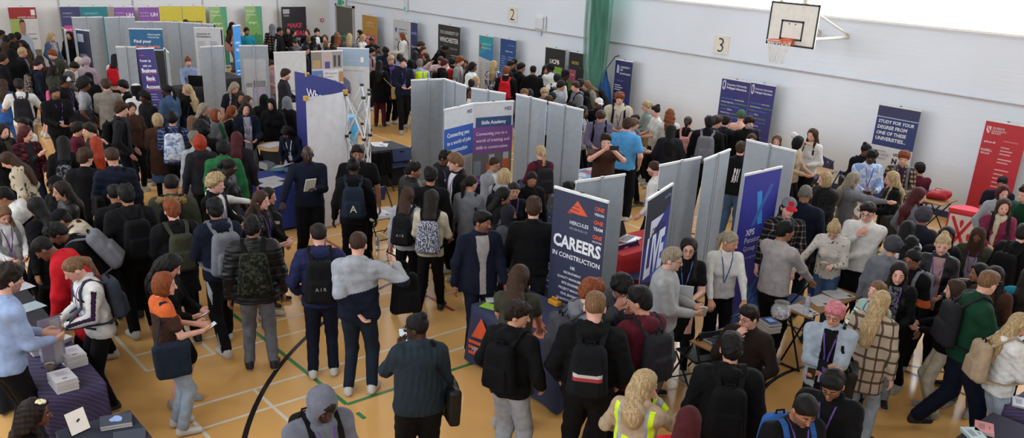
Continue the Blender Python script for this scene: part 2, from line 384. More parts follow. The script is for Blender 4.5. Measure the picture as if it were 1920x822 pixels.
def person(line, seed):
    spec, label = line.split('~'); tk = spec.split(); u, v = float(tk[0]), float(tk[1])
    aa = tk[2].split('/'); a = float(aa[0]); hd = float(aa[-1]); hair = tk[3]; skin = int(tk[4]); sty, cn = tk[5].split('.'); bot = tk[6]; op = {}
    for o in tk[7:]:
        if '=' in o: k, x = o.split('=')
        elif '.' in o and not o[0] in 'HLPW' and not o[1].isdigit(): k, x = o.split('.', 1)
        elif o[0] in 'HLPW' and (o[1:2].isdigit() or o[1:2] == '-'): k, x = o[0], float(o[1:])
        else: k, x = o, True
        op[k] = x
    code = hair[0]; hc = hair.split('.')[1] if '.' in hair else hair[1:]
    hcol = next((k[4:] for k in op if k.startswith('hair')), None) or (hc if hc in HAIR else 'D')
    fem = code in 'lwpbnh' or 'hband' in op or sty == 'dress' or code == 'x'
    if 'brd' in op: fem = False
    H = op.get('H', 1.66 if fem else 1.76); s = H/1.75; W = op.get('W', 1.)
    lean = R2(op.get('L', 0)); pit = R2(op.get('P', 10)); A = op.get('A', None); gait = op.get('G'); seat = 'seat' in op
    rng = random.Random(seed)
    if A is None: A = 'd' if abs(a) > 110 and rng.random() < .6 else rng.choice('dfkdf')
    T = Fr(rx(-lean), (0, 0, 0)); piv = np.array([0, -.12*math.sin(lean), .95]); T.t = piv-T.R @ np.array([0, 0, .95])
    if seat: T.t = T.t+np.array([0, 0, -.45])
    I3 = Fr(np.eye(3), (0, 0, 0))
    Hd = Fr(rzm(R2(hd-a)) @ rx(-pit-lean*.35), T.w((0, .02, 1.50))); Hd.t = Hd.t+Hd.R @ np.array([0, .0, .118])
    # where it stands
    ex = {'a': .055, 'c': .025, 'C': .03, 'q': .025, 'x': .03, 'u': .025, 'k': .02, 'm': .015, 'w': .012, 'h': .012, 'n': .02}.get(code, .008)
    topz = (Hd.t[2]+.118+ex)*s; hit = at_z(u, v, topz); dist = np.linalg.norm(hit-CAMP)
    c = -hit[:2]/np.linalg.norm(hit[:2]); th = math.atan2(c[1], c[0])+R2(a)-math.pi/2
    loc = hit[:2]-(rzm(th) @ (Hd.t*s))[:2]
    px = dist/1634.6; vox = max(.0065, 1.45*px)/s; near = vox < .0115
    f = Field(); SK, TOP, BOT, SHOE, HR, HAT, BRD, SCF, MSK = range(9)
    nT = T.d((0, 1, 0)); wv = (.93 if fem else 1.)*W; sh = (.158 if fem else .182)*(W**.5)
    # head
    f.add(SK, ell(Hd, (0, -.008, .028), (.074, .092, .086)), .02); f.add(SK, ell(Hd, (0, .018, -.035), (.060, .072, .078 if not fem else .073)), .03)
    f.add(SK, cone(T.w((0, -.015, 1.44)), Hd.w((0, -.02, -.05)), .056*W**.3*(.92 if fem else 1), .05), .03)
    if near:
        f.sub(SK, ell(Hd, (.031, .098, .006), (.019, .02, .011)), .012); f.sub(SK, ell(Hd, (-.031, .098, .006), (.019, .02, .011)), .012)
        f.add(SK, cone(Hd.w((0, .086, .012)), Hd.w((0, .106, -.026)), .008, .0135), .012); f.add(SK, ell(Hd, (0, .083, -.058), (.023, .011, .010)), .008)
        f.add(SK, ell(Hd, (0, .076, -.088), (.022, .016, .016)), .015)
        for e in (-1, 1): f.add(SK, ell(Hd, (e*.077, -.008, -.012), (.011, .022, .031)), .008); f.add(SK, ell(Hd, (e*.031, .080, .0165), (.017, .013, .0075)), .006)
    else:
        f.add(SK, cone(Hd.w((0, .085, .01)), Hd.w((0, .104, -.025)), .009, .014), .012)
    # arms
    th_t = dict(tee=.006, polo=.008, shirt=.010, knit=.016, hood=.024, jack=.022, puf=.042, coat=.032, suit=.02, dress=.008, vest=.018, none=.0)[sty]
    ws = POSES[A]; arms = []
    if 'mir' in op: ws = tuple((-q[0], q[1], q[2]) for q in ws[::-1])
    for i, e in enumerate((1, -1)):
        Sx = T.w((e*sh, -.005, 1.405)); w = np.array(ws[i], float)
        if A == 'd': w = w+np.array([e*.02*(W-1)*5, rng.uniform(-.05, .1), 0])
        pole = np.array([e*.55, -.75, -.4]) if A not in 'Puxhj' else np.array([e*.8, -.2, -.7]) if A in 'Pu' else np.array([e*.7, -.35, -.7])
        Ex, Wx = ik(Sx, T.w(w), .285, .25, T.d(pole)); arms.append((Sx, Ex, Wx))
        sl = sty in ('tee', 'polo', 'dress') or (sty == 'none')
        ra = .046*W**.5*(.88 if fem else 1)
        if sl: f.add(SK, cone(Sx, Ex, ra, ra*.84), .02)
        f.add(SK, cone(Ex, Wx, ra*.84 if sl else ra*.6, ra*.6), .02)
        if sl: f.add(TOP, cone(Sx, Sx+(Ex-Sx)*.62, ra+th_t+.008, ra+th_t+.012), .035)
        else:
            f.add(TOP, cone(Sx, Ex, ra+th_t, ra*.86+th_t), .035); f.add(TOP, cone(Ex, Ex+(Wx-Ex)*.93, ra*.86+th_t, ra*.64+th_t*.7), .03)
        # hand: palm, four fingers, thumb
        d = (Wx-Ex)/np.linalg.norm(Wx-Ex); inn = T.d((-e, 0, 0)); inn = inn-d*(inn @ d); inn /= np.linalg.norm(inn)+1e-9
        if A in 'fpPhjtlmx' : nrm = T.d((0, 0, -1)) if A in 'tl' else T.d((-e*.6, -.5, .6))
        else: nrm = inn
        nrm = nrm-d*(nrm @ d); nrm /= np.linalg.norm(nrm)+1e-9; wd = np.cross(d, nrm)
        pc = Wx+d*.05
        f.add(SK, cone(Wx, Wx+d*.085, .026, .036, nrm, 1.9), .012)
        if near:
            for kf, (o, ln) in enumerate(((-.030, .062), (-.010, .072), (.010, .068), (.029, .054))):
                b0 = Wx+d*.088+wd*o; b1 = b0+d*ln*.55+nrm*.012; b2 = b1+d*ln*.28+nrm*.026
                f.add(SK, cone(b0, b1, .0095, .0085), .006); f.add(SK, cone(b1, b2, .0085, .0075), .006)
            tb = T.d((0, 1, .2)); sgn = 1 if (wd @ tb) > 0 else -1
            t0 = Wx+d*.03+wd*sgn*.028; t1 = t0+d*.035+wd*sgn*.024+nrm*.008; t2 = t1+d*.03+nrm*.01; f.add(SK, cone(t0, t1, .013, .011), .01); f.add(SK, cone(t1, t2, .011, .009), .006)
        else: f.add(SK, cone(Wx+d*.08, Wx+d*.15+nrm*.02, .034, .026, nrm, 2.), .012)
    # torso
    t = th_t; zz = T.w
    hem = dict(tee=.90, polo=.90, shirt=.90, knit=.89, hood=.87, jack=.86, puf=.84, coat=.66, suit=.80, dress=.42, vest=.84, none=.9)[sty]
    lab = TOP if sty != 'none' else SK
    f.add(lab, cone(zz((0, 0, .93)), zz((0, 0, 1.12)), (.170+t)*wv, (.145+t)*wv, nT, 1.36), .04)
    f.add(lab, cone(zz((0, -.005, 1.12)), zz((0, .0, 1.31)), (.142+t)*wv, (.158+t)*wv, nT, 1.38), .05)
    f.add(lab, cone(zz((-sh*.72, -.012, 1.385)), zz((sh*.72, -.012, 1.385)), .070+t*.6, .070+t*.6), .06)
    f.add(lab, cone(zz((0, -.02, 1.40)), zz((0, -.015, 1.475)), .085+t*.4, .052+t*.5), .05)
    if fem:
        for e in (-1, 1): f.add(lab, ell(T, (e*.07, .085+t*.6, 1.25), (.06, .05, .06)), .04)
    elif W > 1.12: f.add(lab, ell(T, (0, .07, 1.06), (.13, .09, .12)), .06)
    if hem < .86 and not seat: f.add(lab, cone((0, 0, .97), (0, 0, hem), (.155+t)*wv, (.165+t+(.05 if sty == 'dress' else .02))*wv, (0, 1, 0), 1.3), .05)
    zc = hem-(.45 if seat else 0)
    f.cut(lab, lambda P: (zc-P[..., 2]) if lean < .3 else np.where(T.l(P)[..., 1] > 9, 1, hem-T.l(P)[..., 2]))
    if sty == 'hood' or 'hoodw' in op or cn == 'coat':
        if code != 'u': f.add(lab, ell(T, (0, -.088-t*.4, 1.45), (.112, .046, .068)), .03)
        for e in (-1, 1): f.add(lab, cone(zz((e*.075, -.03, 1.49)), zz((e*.03, .075, 1.42)), .034, .028), .025)
        if 'fur' in op: pass
    elif sty in ('jack', 'coat', 'puf', 'suit', 'shirt', 'polo', 'vest'):
        r = .022 if sty in ('jack', 'coat', 'puf') else .013
        for e in (-1, 1): f.add(lab, cone(zz((0, -.072, 1.50)), zz((e*.062, -.01, 1.495)), r, r), .015); f.add(lab, cone(zz((e*.062, -.01, 1.495)), zz((e*.03, .072, 1.425)), r, r*.8), .015)
    if 'fur' in op:
        for e in (-1, 1):
            f.add(SCF, cone(zz((0, -.16, 1.50)), zz((e*.13, -.10, 1.47)), .04, .042), .02); f.add(SCF, cone(zz((e*.13, -.10, 1.47)), zz((e*.10, .02, 1.43)), .042, .035), .02)
        f.disp(SCF, lambda P: wav(P, 90, 3)*.008)
    if 'scarf' in op or 'collar' in op:
        for e in (-1, 1):
            f.add(SCF, cone(zz((0, -.085, 1.47)), zz((e*.085, 0, 1.475)), .04, .042), .02); f.add(SCF, cone(zz((e*.085, 0, 1.475)), zz((0, .09, 1.44)), .042, .04), .02)
        if 'scarf' in op: f.add(SCF, cone(zz((.04, .11, 1.42)), zz((.06, .13, 1.05)), .035, .03), .02)
    amp = .005 if sty in ('tee', 'polo', 'shirt', 'knit') else .008
    f.disp(lab, lambda P: wav(P, 26, seed)*amp)
    # legs
    legw = dict(trs=.012, jean=.010, jog=.020, trk=.014, sho=.02, skt=.0, none=0.)[bot.split('.')[0]]+(.012 if W > 1.12 else 0)
    fem_l = fem and bot.split('.')[0] != 'jog'
    bk, bc = bot.split('.')
    legs = []
    for e in (-1, 1):
        hip = np.array([e*.078*wv, -.12*math.sin(lean)*.6, .88])
        if seat: hip[2] = .52; kn = np.array([e*.12, .42, .52]); an = np.array([e*.12, .40, .09])
        else:
            st = (.26*e if gait == 'w' else rng.uniform(-.05, .05)); an = np.array([e*(.09+rng.uniform(0, .05)), st, .09 if st > -.2 else .14])
            kn, an = ik(hip, an, .42, .41, (0, 1, 0))
        legs.append((hip, kn, an)); bare = bk in ('sho', 'skt', 'none'); r0, r1, r2 = .080*wv, .058*W**.4, .042
        if bare:
            lb = BOT if 'tights' in op else SK
            lb = SK
            f.add(lb, cone(hip, kn, r0, r1*.9), .03); f.add(lb, cone(kn, an, r1*.85, r2*.85), .03)
        if bk in ('trs', 'jean', 'jog', 'trk'):
            f.add(BOT, cone(hip, kn, r0+legw, r1+legw), .03); f.add(BOT, cone(kn, an+(kn-an)*.05, r1+legw*.9, r2+legw*(1.6 if bk == 'jean' else 1.2)), .03)
        elif bk == 'sho': f.add(BOT, cone(hip, hip+(kn-hip)*.85, r0+.02, r1+.045), .03)
        toe = an+np.array([e*.03, .15, -.055]); f.add(SHOE, cone(an+(0, -.035, -.045), toe, .043, .038), .02); f.add(SHOE, cone(an+(0, -.02, -.005), an+(0, .02, -.03), .045, .045), .02)
    pz = .5 if seat else .95
    if bk != 'none':
        f.add(BOT, cone((-.06, -.12*math.sin(lean)*.6, pz-.02), (.06, -.12*math.sin(lean)*.6, pz-.02), .105*wv, .105*wv, (0, 1, 0), 1.05), .04)
        f.add(BOT, cone(piv if not seat else (0, 0, .5), T.w((0, 0, 1.0)), .145*wv, .130*wv, nT, 1.38), .04)
        if bk == 'skt': f.add(BOT, cone((0, 0, .95), (0, 0, .56), .15*wv, .21*wv, (0, 1, 0), 1.25), .04); f.cut(BOT, lambda P: .50-P[..., 2])
        f.disp(BOT, lambda P: wav(P, 22, seed+5)*.006*np.clip((1.0-P[..., 2])*5, 0, 1))
    f.cut(SHOE, lambda P: .004-P[..., 2])
    # hair and headwear
    pl = lambda P: -( -.65*Hd.l(P)[..., 1]+.76*Hd.l(P)[..., 2]+.0125)
    pl_l = lambda P: -( -.93*Hd.l(P)[..., 1]+.36*Hd.l(P)[..., 2]+.043)
    SCA = (0, -.008, .028)
    def scalp(t0, lb=HR): f.add(lb, ell(Hd, SCA, (.074+t0, .092+t0, .086+t0)), .02)
    face = lambda r=1.: ell(Hd, (0, .078, -.016), (.063*r, .075, .098*r))
    hs = seed+11
    if code in 'sSzfCcqma' or code == 'k' or (code == 'x' and not fem):
        t0 = dict(s=.013, S=.006, z=.005, c=.020, C=.036, q=.012, m=.019, a=.060, k=.010).get(code, .012)
        scalp(t0)
        if code not in 'Sz': f.add(HR, ell(Hd, (0, -.040, -.022), (.060+t0, .056+t0, .070)), .02)
        if code in 'Sq': f.add(HR, ell(Hd, (0, .004, .074), (.070, .088, .050)), .035)
        if code == 'q': f.add(HR, ell(Hd, (0, .046, .092), (.056, .044, .030)), .035)
        if code in 'mC': f.add(HR, ell(Hd, (0, .06, .066), (.064, .044, .040)), .02)
        if code == 'C':
            for e in (-1, 1): f.add(HR, ell(Hd, (e*.08, -.01, -.02), (.035, .06, .07)), .02)
        if 'flat' in op: f.add(HR, rbox(Hd, (0, -.005, .10), (.075, .085, .045), .02), .01)
        if code in 'smqScC' and px < .012:
            for _ in range(16):
                q0, e0 = rng.uniform(-2.2, 2.2), rng.uniform(.35, 1.25); q1 = q0+rng.uniform(-.5, .5); e1 = e0-rng.uniform(.3, .7)
                pp = [Hd.w((SCA[0]+(.074+t0)*math.sin(q)*math.cos(e), SCA[1]+(.092+t0)*math.cos(q)*math.cos(e), SCA[2]+(.086+t0)*math.sin(e)+.002)) for q, e in ((q0, e0), (q1, e1))]
                f.add(HR, cone(pp[0], pp[1], .013 if code != 'S' else .009, .008), .012)
        edge = pl if code not in 'm' else (lambda P: -( -.6*Hd.l(P)[..., 1]+.8*Hd.l(P)[..., 2]+.022))
        edg = lambda P: edge(P)+wav(P, 75, hs+3)*.005-.012*np.exp(-((np.abs(Hd.l(P)[..., 0])-.07)/.02)**2-(Hd.l(P)[..., 1]/.02)**2)
        if code not in 'a': f.disp(HR, lambda P: t0*.75*np.exp(np.minimum(edg(P), 0)/.014))
        f.cut(HR, edg)
        if code == 'a': f.sub(HR, face(1.1), .01)
        am = dict(c=.010, C=.012, a=.009, m=.007, q=.006, s=.005).get(code, .0025); fq = 75 if code in 'cCa' else 58
        f.disp(HR, lambda P: wav(P, fq, hs)*am)
    elif code in 'lwpbn':
        pn_ = lambda P: pl(P)+wav(P, 75, hs+3)*.004
        scalp(.016 if code in 'lwb' else .010)
        f.disp(HR, (lambda P: .008*np.exp(np.minimum(pn_(P), 0)/.014)) if code in 'pn' else (lambda P: 0*P[..., 0])); f.cut(HR, pn_ if code in 'pn' else pl_l)
        if code in 'lw':
            bk_ = zz((0, -.135-t, 1.24 if code == 'l' else 1.26)) if 'short' not in op else zz((0, -.12-t, 1.36)); mid = Hd.w((0, -.045, -.04)); r = .080 if code == 'l' else .100
            nH = Hd.d((0, 1, 0))
            f.add(HR, cone(Hd.w((0, -.025, .02)), Hd.w((0, -.062, -.08)), .092, r, nH, 1.15), .03)
            f.add(HR, cone(Hd.w((0, -.06, -.08)), zz((0, -.115-t*.8, 1.40)), r*1.03, .088, nT, 1.6), .04); f.add(HR, cone(zz((0, -.115-t*.8, 1.40)), bk_, .088, .066, nT, 1.9), .03)
            f.sub(HR, face(), .008); f.cut(HR, lambda P: np.where((Hd.l(P)[..., 2] < -.045) & (T.l(P)[..., 2] > 1.40), Hd.l(P)[..., 1]+.012, -1))
            if rng.random() < .75:
                for e in (-1, 1): f.add(HR, cone(Hd.w((e*.078, -.012, -.05)), zz((e*.105, .085+t, 1.28)), .024, .022, nT, 1.2), .02)
        if code == 'b':
            f.add(HR, ell(Hd, (0, -.018, -.02), (.096, .098, .118)), .03); f.sub(HR, face(), .008)
        if code == 'p':
            f.add(HR, cone(Hd.w((0, -.10, .055)), Hd.w((0, -.145, -.02)), .032, .036), .02); f.add(HR, cone(Hd.w((0, -.145, -.02)), Hd.w((0, -.125, -.2)), .036, .016), .02)
        if code == 'n': f.add(HR, ell(Hd, (0, -.068, .102), (.042, .042, .038)), .012)
        f.disp(HR, lambda P: wav(P, 60 if code == 'w' else 38, hs)*(.011 if code == 'w' else .005))
    if code == 'h':
        f.add(HAT, ell(Hd, (0, -.014, .018), (.094, .112, .110)), .02); f.add(HAT, cone(Hd.w((0, -.01, -.05)), Hd.w((0, .0, -.11)), .085, .088), .04)
        f.add(HAT, cone(Hd.w((0, -.01, -.10)), zz((0, .005, 1.39)), .085, .150, nT, 1.25), .05); f.sub(HAT, ell(Hd, (0, .10, -.012), (.054, .075, .078)), .012); f.disp(HAT, lambda P: wav(P, 30, hs)*.006)
    if code == 'u':
        f.add(HAT, ell(Hd, (0, -.02, .022), (.104, .122, .118)), .02); f.add(HAT, cone(Hd.w((0, -.015, -.03)), zz((0, -.02, 1.42)), .095, .105), .04); f.sub(HAT, ell(Hd, (0, .11, -.025), (.066, .09, .098)), .012)
        f.disp(HAT, lambda P: wav(P, 26, hs)*.006); scalp(.012); f.cut(HR, pl); f.add(HR, ell(Hd, (0, .07, .07), (.05, .03, .03)), .02)
    if code == 'k':
        f.add(HAT, ell(Hd, (0, -.008, .046), (.090, .106, .086)), .02); f.cut(HAT, lambda P: -(Hd.l(P)[..., 2]-.042)); f.add(HAT, ell(Hd, (0, .135, .048), (.072, .085, .009)), .01)
    if code == 'x':
        big = .022 if hc in ('cream', 'lilac', 'furry', 'dhood') else .012
        f.add(HAT, ell(Hd, (0, -.012, .04), (.086+big, .102+big, .094+big)), .02); f.cut(HAT, lambda P: -(-.35*Hd.l(P)[..., 1]+.94*Hd.l(P)[..., 2]+(-.012 if big < .02 else .03))); f.disp(HAT, lambda P: wav(P, 70, hs)*(.006 if big > .02 else .003))
        scalp(.012); f.cut(HR, pl)
        if hc == 'knit': pass
    if 'brd' in op:
        f.add(BRD, ell(Hd, (0, .020, -.040), (.0635, .0775, .083)), .02); f.cut(BRD, lambda P: Hd.l(P)[..., 2]+.042-.5*np.abs(Hd.l(P)[..., 0])+np.where(Hd.l(P)[..., 1] < .0, .0, 0)); f.cut(BRD, lambda P: -.01-Hd.l(P)[..., 1]); f.sub(BRD, ell(Hd, (0, .09, -.056), (.022, .03, .010)), .004)
    if 'mask' in op: f.add(MSK, ell(Hd, (0, .024, -.045), (.064, .082, .066)), .02); f.cut(MSK, lambda P: Hd.l(P)[..., 2]+.022); f.cut(MSK, lambda P: .02-Hd.l(P)[..., 1])
    V, Q, L = f.solve(vox)
    Cn = V[Q].mean(1); CT = (Cn-T.t) @ T.R; CH = (Cn-Hd.t) @ Hd.R
    root = None
    hs_ = lambda n, sel, mats, mi=None: (mk(n, split(V, Q, sel)[0]*s, split(V, Q, sel)[1], mats, root, mi[sel] if mi is not None else None, True) if sel.any() else None)
    # the person itself: one continuous body that runs on inside the clothes
    g = Field(); g.ops[SK] = [o_ for o_ in f.ops[SK] if o_[0] != 'd']
    for (Sx, Ex, Wx) in arms: g.add(SK, cone(Sx, Ex, ra*.75, ra*.6), .02); g.add(SK, cone(Ex, Wx, ra*.6, ra*.5), .01)
    g.add(SK, cone(zz((0, 0, .96)), zz((0, 0, 1.30)), .125*wv, .135*wv, nT, 1.5), .03); g.add(SK, cone(zz((-sh*.9, -.01, 1.395)), zz((sh*.9, -.01, 1.395)), .05, .05), .03); g.add(SK, cone(zz((0, -.015, 1.40)), zz((0, -.015, 1.47)), .06, .048), .03)
    for hip, kn, an in legs: g.add(SK, cone(hip+(0, 0, .04), kn, .075, .048), .02); g.add(SK, cone(kn, an, .046, .034), .02); g.add(SK, cone(an, an+np.array([0, .04, -.03]), .030, .024), .02)
    Vs, Qs, _l = g.solve(vox); g.F = g.L = None
    cS = Vs[Qs].mean(1); hS = (cS-Hd.t) @ Hd.R; ms = [skinmat(skin)]; mi = np.zeros(len(Qs), int)
    if near: ms.append(skinmat(skin, 'lips')); mi[(hS[:, 1] > .07) & (np.abs(hS[:, 0]) < .022) & (np.abs(hS[:, 2]+.058) < .009)] = 1
    if 'tights' in op: ms.append(cloth('tights', 'black')); mi[cS[:, 2] < .62] = len(ms)-1
    root = mk('person', Vs*s, Qs, ms, None, mi, True)
    root.location = (loc[0], loc[1], 0); root.rotation_euler = (0, 0, th); tag(root, label, 'person', CROWD)
    # clothing
    kind, pal = 'plain', cn
    if cn in ('plaidred', 'plaidblue', 'plaidnavy', 'plaidbrown', 'plaidblack', 'plaidcream', 'zebra', 'flower', 'bprint', 'tweed', 'fuzz', 'skywhite'): kind = cn
    elif cn == 'mint': kind = 'mintstripe'
    elif cn == 'leather': kind, pal = 'leather', 'black'
    elif sty == 'puf': kind = 'puf'
    pal = {'block': 'lgrey', 'whiteblack': 'white', 'whitepink': 'white', 'stripe': 'black', 'track': 'white', 'patch': 'black', 'backstripe': 'black', 'nice': 'char', 'ninety': 'black',
           'charred': 'char', 'navysuit': 'navy', 'hivis': 'hivis', 'coat': 'beige'}.get(pal, pal)
    tm = [cloth(kind, pal)]; tmi = np.zeros(len(Q), int); selT = L == TOP
    def slot(k, p): tm.append(cloth(k, p)); return len(tm)-1
    def sleeve(w_, out=True):
        m = np.zeros(len(Q), bool)
        for i, e in enumerate((1, -1)):
            for p0, p1 in ((arms[i][0], arms[i][1]), (arms[i][1], arms[i][2])):
                ba = p1-p0; h = np.clip(((Cn-p0) @ ba)/(ba @ ba), 0, 1); q = Cn-p0-h[:, None]*ba; dq = np.linalg.norm(q, axis=1); o = T.d((e, .15, .35)); o = o-ba*(o @ ba)/(ba @ ba); o /= np.linalg.norm(o)
                m |= (dq < .1) & (q @ o > dq*w_) & (h > .02)
        return m & (np.abs(CT[:, 0]) > sh*.8)
    inn = op.get('in'); torso = np.abs(CT[:, 0]) < sh*.95
    if inn:
        w0 = .075 if sty in ('suit', 'jack') else .06
        zq = CT[:, 2]; op_ = selT & (CT[:, 1] > .02) & (np.abs(CT[:, 0]) < np.clip(.02+(zq-1.08)*.22, 0.035, w0) if sty == 'suit' else np.abs(CT[:, 0]) < w0*.85)
        sel_i = op_ & (zq < 1.47); selT = selT & ~sel_i
    else: sel_i = np.zeros(len(Q), bool)
    if cn == 'block': tmi[(CT[:, 2] < 1.18+.25*CT[:, 0])] = slot('plain', 'navy')
    if cn == 'whiteblack': tmi[(CT[:, 0] > .02)] = slot('plain', 'black')
    if cn == 'whitepink': i = slot('plain', 'black'); tmi[(CT[:, 2] > 1.16) & (CT[:, 2] < 1.28)] = i; i = slot('plain', 'blush'); tmi[CT[:, 2] < 1.16] = i
    if cn == 'stripe': tmi[sleeve(.9)] = slot('plain', 'lgrey')
    if cn == 'track':
        i = slot('plain', 'plum'); tmi[sleeve(.93)] = i; tmi[selT & torso & (np.abs(CT[:, 2]-1.31) < .012) & (CT[:, 1] > 0)] = i; tmi[selT & torso & (np.abs(CT[:, 2]-.99) < .012)] = i
    if cn == 'patch': tmi[selT & (CT[:, 0] < -.05) & (CT[:, 1] < -.03) & (((CT[:, 2]-1.33)**2+(CT[:, 0]+.12)**2 < .0016) | ((CT[:, 2]-1.2)**2+(CT[:, 0]+.13)**2 < .0016))] = slot('plain', 'yellow')
    if cn == 'backstripe':
        xx = CT[:, 0]-(CT[:, 2]-1.2)*.12; tmi[selT & (CT[:, 1] < -.05) & (CT[:, 2] > 1.08) & (CT[:, 2] < 1.32) & (np.abs(xx) < .05) & (np.abs(np.mod(xx+.05, .04)-.02) < .012)] = slot('plain', 'white')
    if cn == 'charred': tmi[selT & (CT[:, 1] < -.05) & (np.abs(CT[:, 2]-1.36) < .05) & (np.abs(CT[:, 0]) < .12) & (np.sin(CT[:, 0]*95)*np.sin(CT[:, 2]*120) > .1)] = slot('plain', 'dmaroon')
    if cn == 'ninety': tmi[selT & (CT[:, 0] < -sh) & (CT[:, 2] > 1.12) & (CT[:, 2] < 1.2)] = slot('plain', 'orange')
    if cn == 'greytee': pass
    if 'stripes' in op: tmi[sleeve(.9) & (np.mod(CT[:, 1]*60, 2) < 1)] = slot('plain', 'white')
    vest = np.zeros(len(Q), bool)
    if sty == 'vest':
        vest = selT & (np.abs(CT[:, 0]) < sh*1.02) & (CT[:, 2] < 1.46) & ((CT[:, 2] > .86))
        if cn == 'coat': vest &= ~((CT[:, 1] < 0) & (np.abs(CT[:, 0]) < .105) & (CT[:, 2] > 1.2))
        selT = selT & ~vest; tm[0] = cloth('plain', 'beige' if cn == 'coat' else 'sky')
        vm = np.zeros(len(Q), int); vm[(np.abs(np.abs(CT[:, 0])-.105) < .026) | (np.abs(CT[:, 2]-1.05) < .025)] = 1
    nm = dict(tee='t_shirt', polo='polo_shirt', shirt='shirt', knit='jumper', hood='hoodie', jack='jacket', puf='puffer_jacket', coat='coat', suit='suit_jacket', dress='dress', vest='jacket', none='top')[sty]
    if sel_i.any():
        ik_ = {'shirt': ('plain', 'palegrey'), 'greytee': ('greyprint', 'grey'), 'dpink': ('plain', 'dpink')}.get(inn, ('plain', inn)); hs_('shirt', sel_i, cloth(*ik_))
    if cn == 'bare':
        b = selT & (CT[:, 2] > 1.28); hs_('bare_shoulders', b, skinmat(skin)); selT = selT & ~b
    if 'jk' in op:
        jm = selT & ((np.abs(CT[:, 0]) > sh*.8) | (CT[:, 1] < -.04)) & (CT[:, 2] < 1.36); hs_('slipped_jacket', jm, cloth('plain', op['jk'])); selT = selT & ~jm
    hs_(nm, selT, tm, tmi)
    if vest.any(): hs_('high_visibility_vest', vest, [cloth('plain', 'hivis'), cloth('plain', 'lgrey')], vm)
    bm = [cloth('plain', {'denim': 'denim', 'x': 'black'}.get(bc, {'navysuit': 'navy'}.get(bc, bc)))]; bmi = np.zeros(len(Q), int)
    if bk == 'trk':
        m = np.zeros(len(Q), bool)
        for e, (hip, kn, an) in zip((-1, 1), legs): m |= (np.abs(Cn[:, 0]-(hip[0]+(an[0]-hip[0])*np.clip((hip[2]-Cn[:, 2])/.8, 0, 1))) > .055) & (Cn[:, 0]*e > 0.12) & (np.abs(Cn[:, 1]-an[1]*np.clip((hip[2]-Cn[:, 2])/.8, 0, 1)) < .03)
        bm.append(cloth('plain', 'lgrey')); bmi[m & (Cn[:, 2] < .9)] = 1
    hs_('skirt' if bk == 'skt' else 'shorts' if bk == 'sho' else 'trousers', L == BOT, bm, bmi)
    shc = '#b9b9b6' if ('wshoes' in op or rng.random() < .3) else '#6d4a2c' if 'tanshoes' in op else rng.choice(['#101013', '#101013', '#8f8f8c'])
    smi = (Cn[:, 2] < .032).astype(int)
    for e in (-1, 1): hs_('shoe', (L == SHOE) & (Cn[:, 0]*e > 0), [flat('shoe_upper', shc, .6), flat('shoe_sole', '#b5b5b0' if 'tanshoes' not in op else '#3a2a1c', .7)], smi)
    hs_('hair', L == HR, hairmat(hcol))
    hm = [cloth('plain', {'bw': 'black', 'bo': 'black', 'gr': 'grey', 'whiteblack': 'white'}.get(hc, hc) if hc in PAL or hc in ('bw', 'bo', 'gr') else 'black')]
    if code == 'x' and hc == 'knit': hm = [cloth('knitp', 'green')]
    hmi = np.zeros(len(Q), int)
    if code == 'k':
        brim = (CH[:, 2] < .06) & (CH[:, 1] > .095)
        if hc == 'gr': hm.append(cloth('plain', 'red')); hmi[brim] = 1
        if hc == 'gr': hmi[(CH[:, 1] > .06) & (np.abs(CH[:, 0]) < .03) & (np.abs(CH[:, 2]-.09) < .025)] = 1
        if hc == 'bo': hm.append(cloth('plain', 'orange')); hmi[brim] = 1
        if hc == 'bw': hm.append(cloth('plain', 'white')); hmi[(CH[:, 1] > .05) & ~brim] = 1
    if code == 'u' and hc == 'bw': hm.append(cloth('plain', 'white')); hmi[(CH[:, 2] > .095) | (CH[:, 1] > .055)] = 1
    hs_({'h': 'headscarf', 'u': 'hood', 'k': 'cap', 'x': 'hat'}.get(code, 'hat'), L == HAT, hm, hmi)
    if 'brd' in op: hs_('beard', L == BRD, beardmat(hcol if hcol not in 'B' and code != 'z' else 'D', skin))
    hs_('fur_trim' if 'fur' in op else 'scarf' if 'scarf' in op else 'collar', L == SCF, cloth('furmat', 'tan') if 'fur' in op else cloth('plain', op.get('scarf') or op.get('collar') or 'black'))
    hs_('face_mask', L == MSK, cloth('plain', op['mask'] if isinstance(op.get('mask'), str) else 'lgrey') if 'mask' in op else None)
    rel = (hd+180) % 360-180
    if abs(rel) < 125 and px < .0115:
        for e in (-1, 1):
            b = MB(); cc = Hd.w((e*.031, .0785, .005))*s; r = .0112*s
            b.lathe([(r*math.sin(i*math.pi/8), -r*math.cos(i*math.pi/8)) for i in range(9)], 12, 0, cc, False)
            for j, fc in enumerate(b.F):
                if (np.mean([b.V[x] for x in fc], 0)-cc) @ Hd.d((0, 1, 0)) > r*.78: b.mi[j] = 1
            b.build('eye', [flat('eye_white', '#85807b', .4), flat('iris', '#140d0a', .25)], root, True)
            if near: b = MB(); b.tube([Hd.w((e*x, y, z))*s for x, y, z in ((.014, .0875, .0245), (.030, .0855, .0285), (.047, .072, .0235))], [.0034*s, .0042*s, .0025*s], 6); b.build('eyebrow', hairmat(hcol if code not in 'BzWA' else 'D'), root, True)
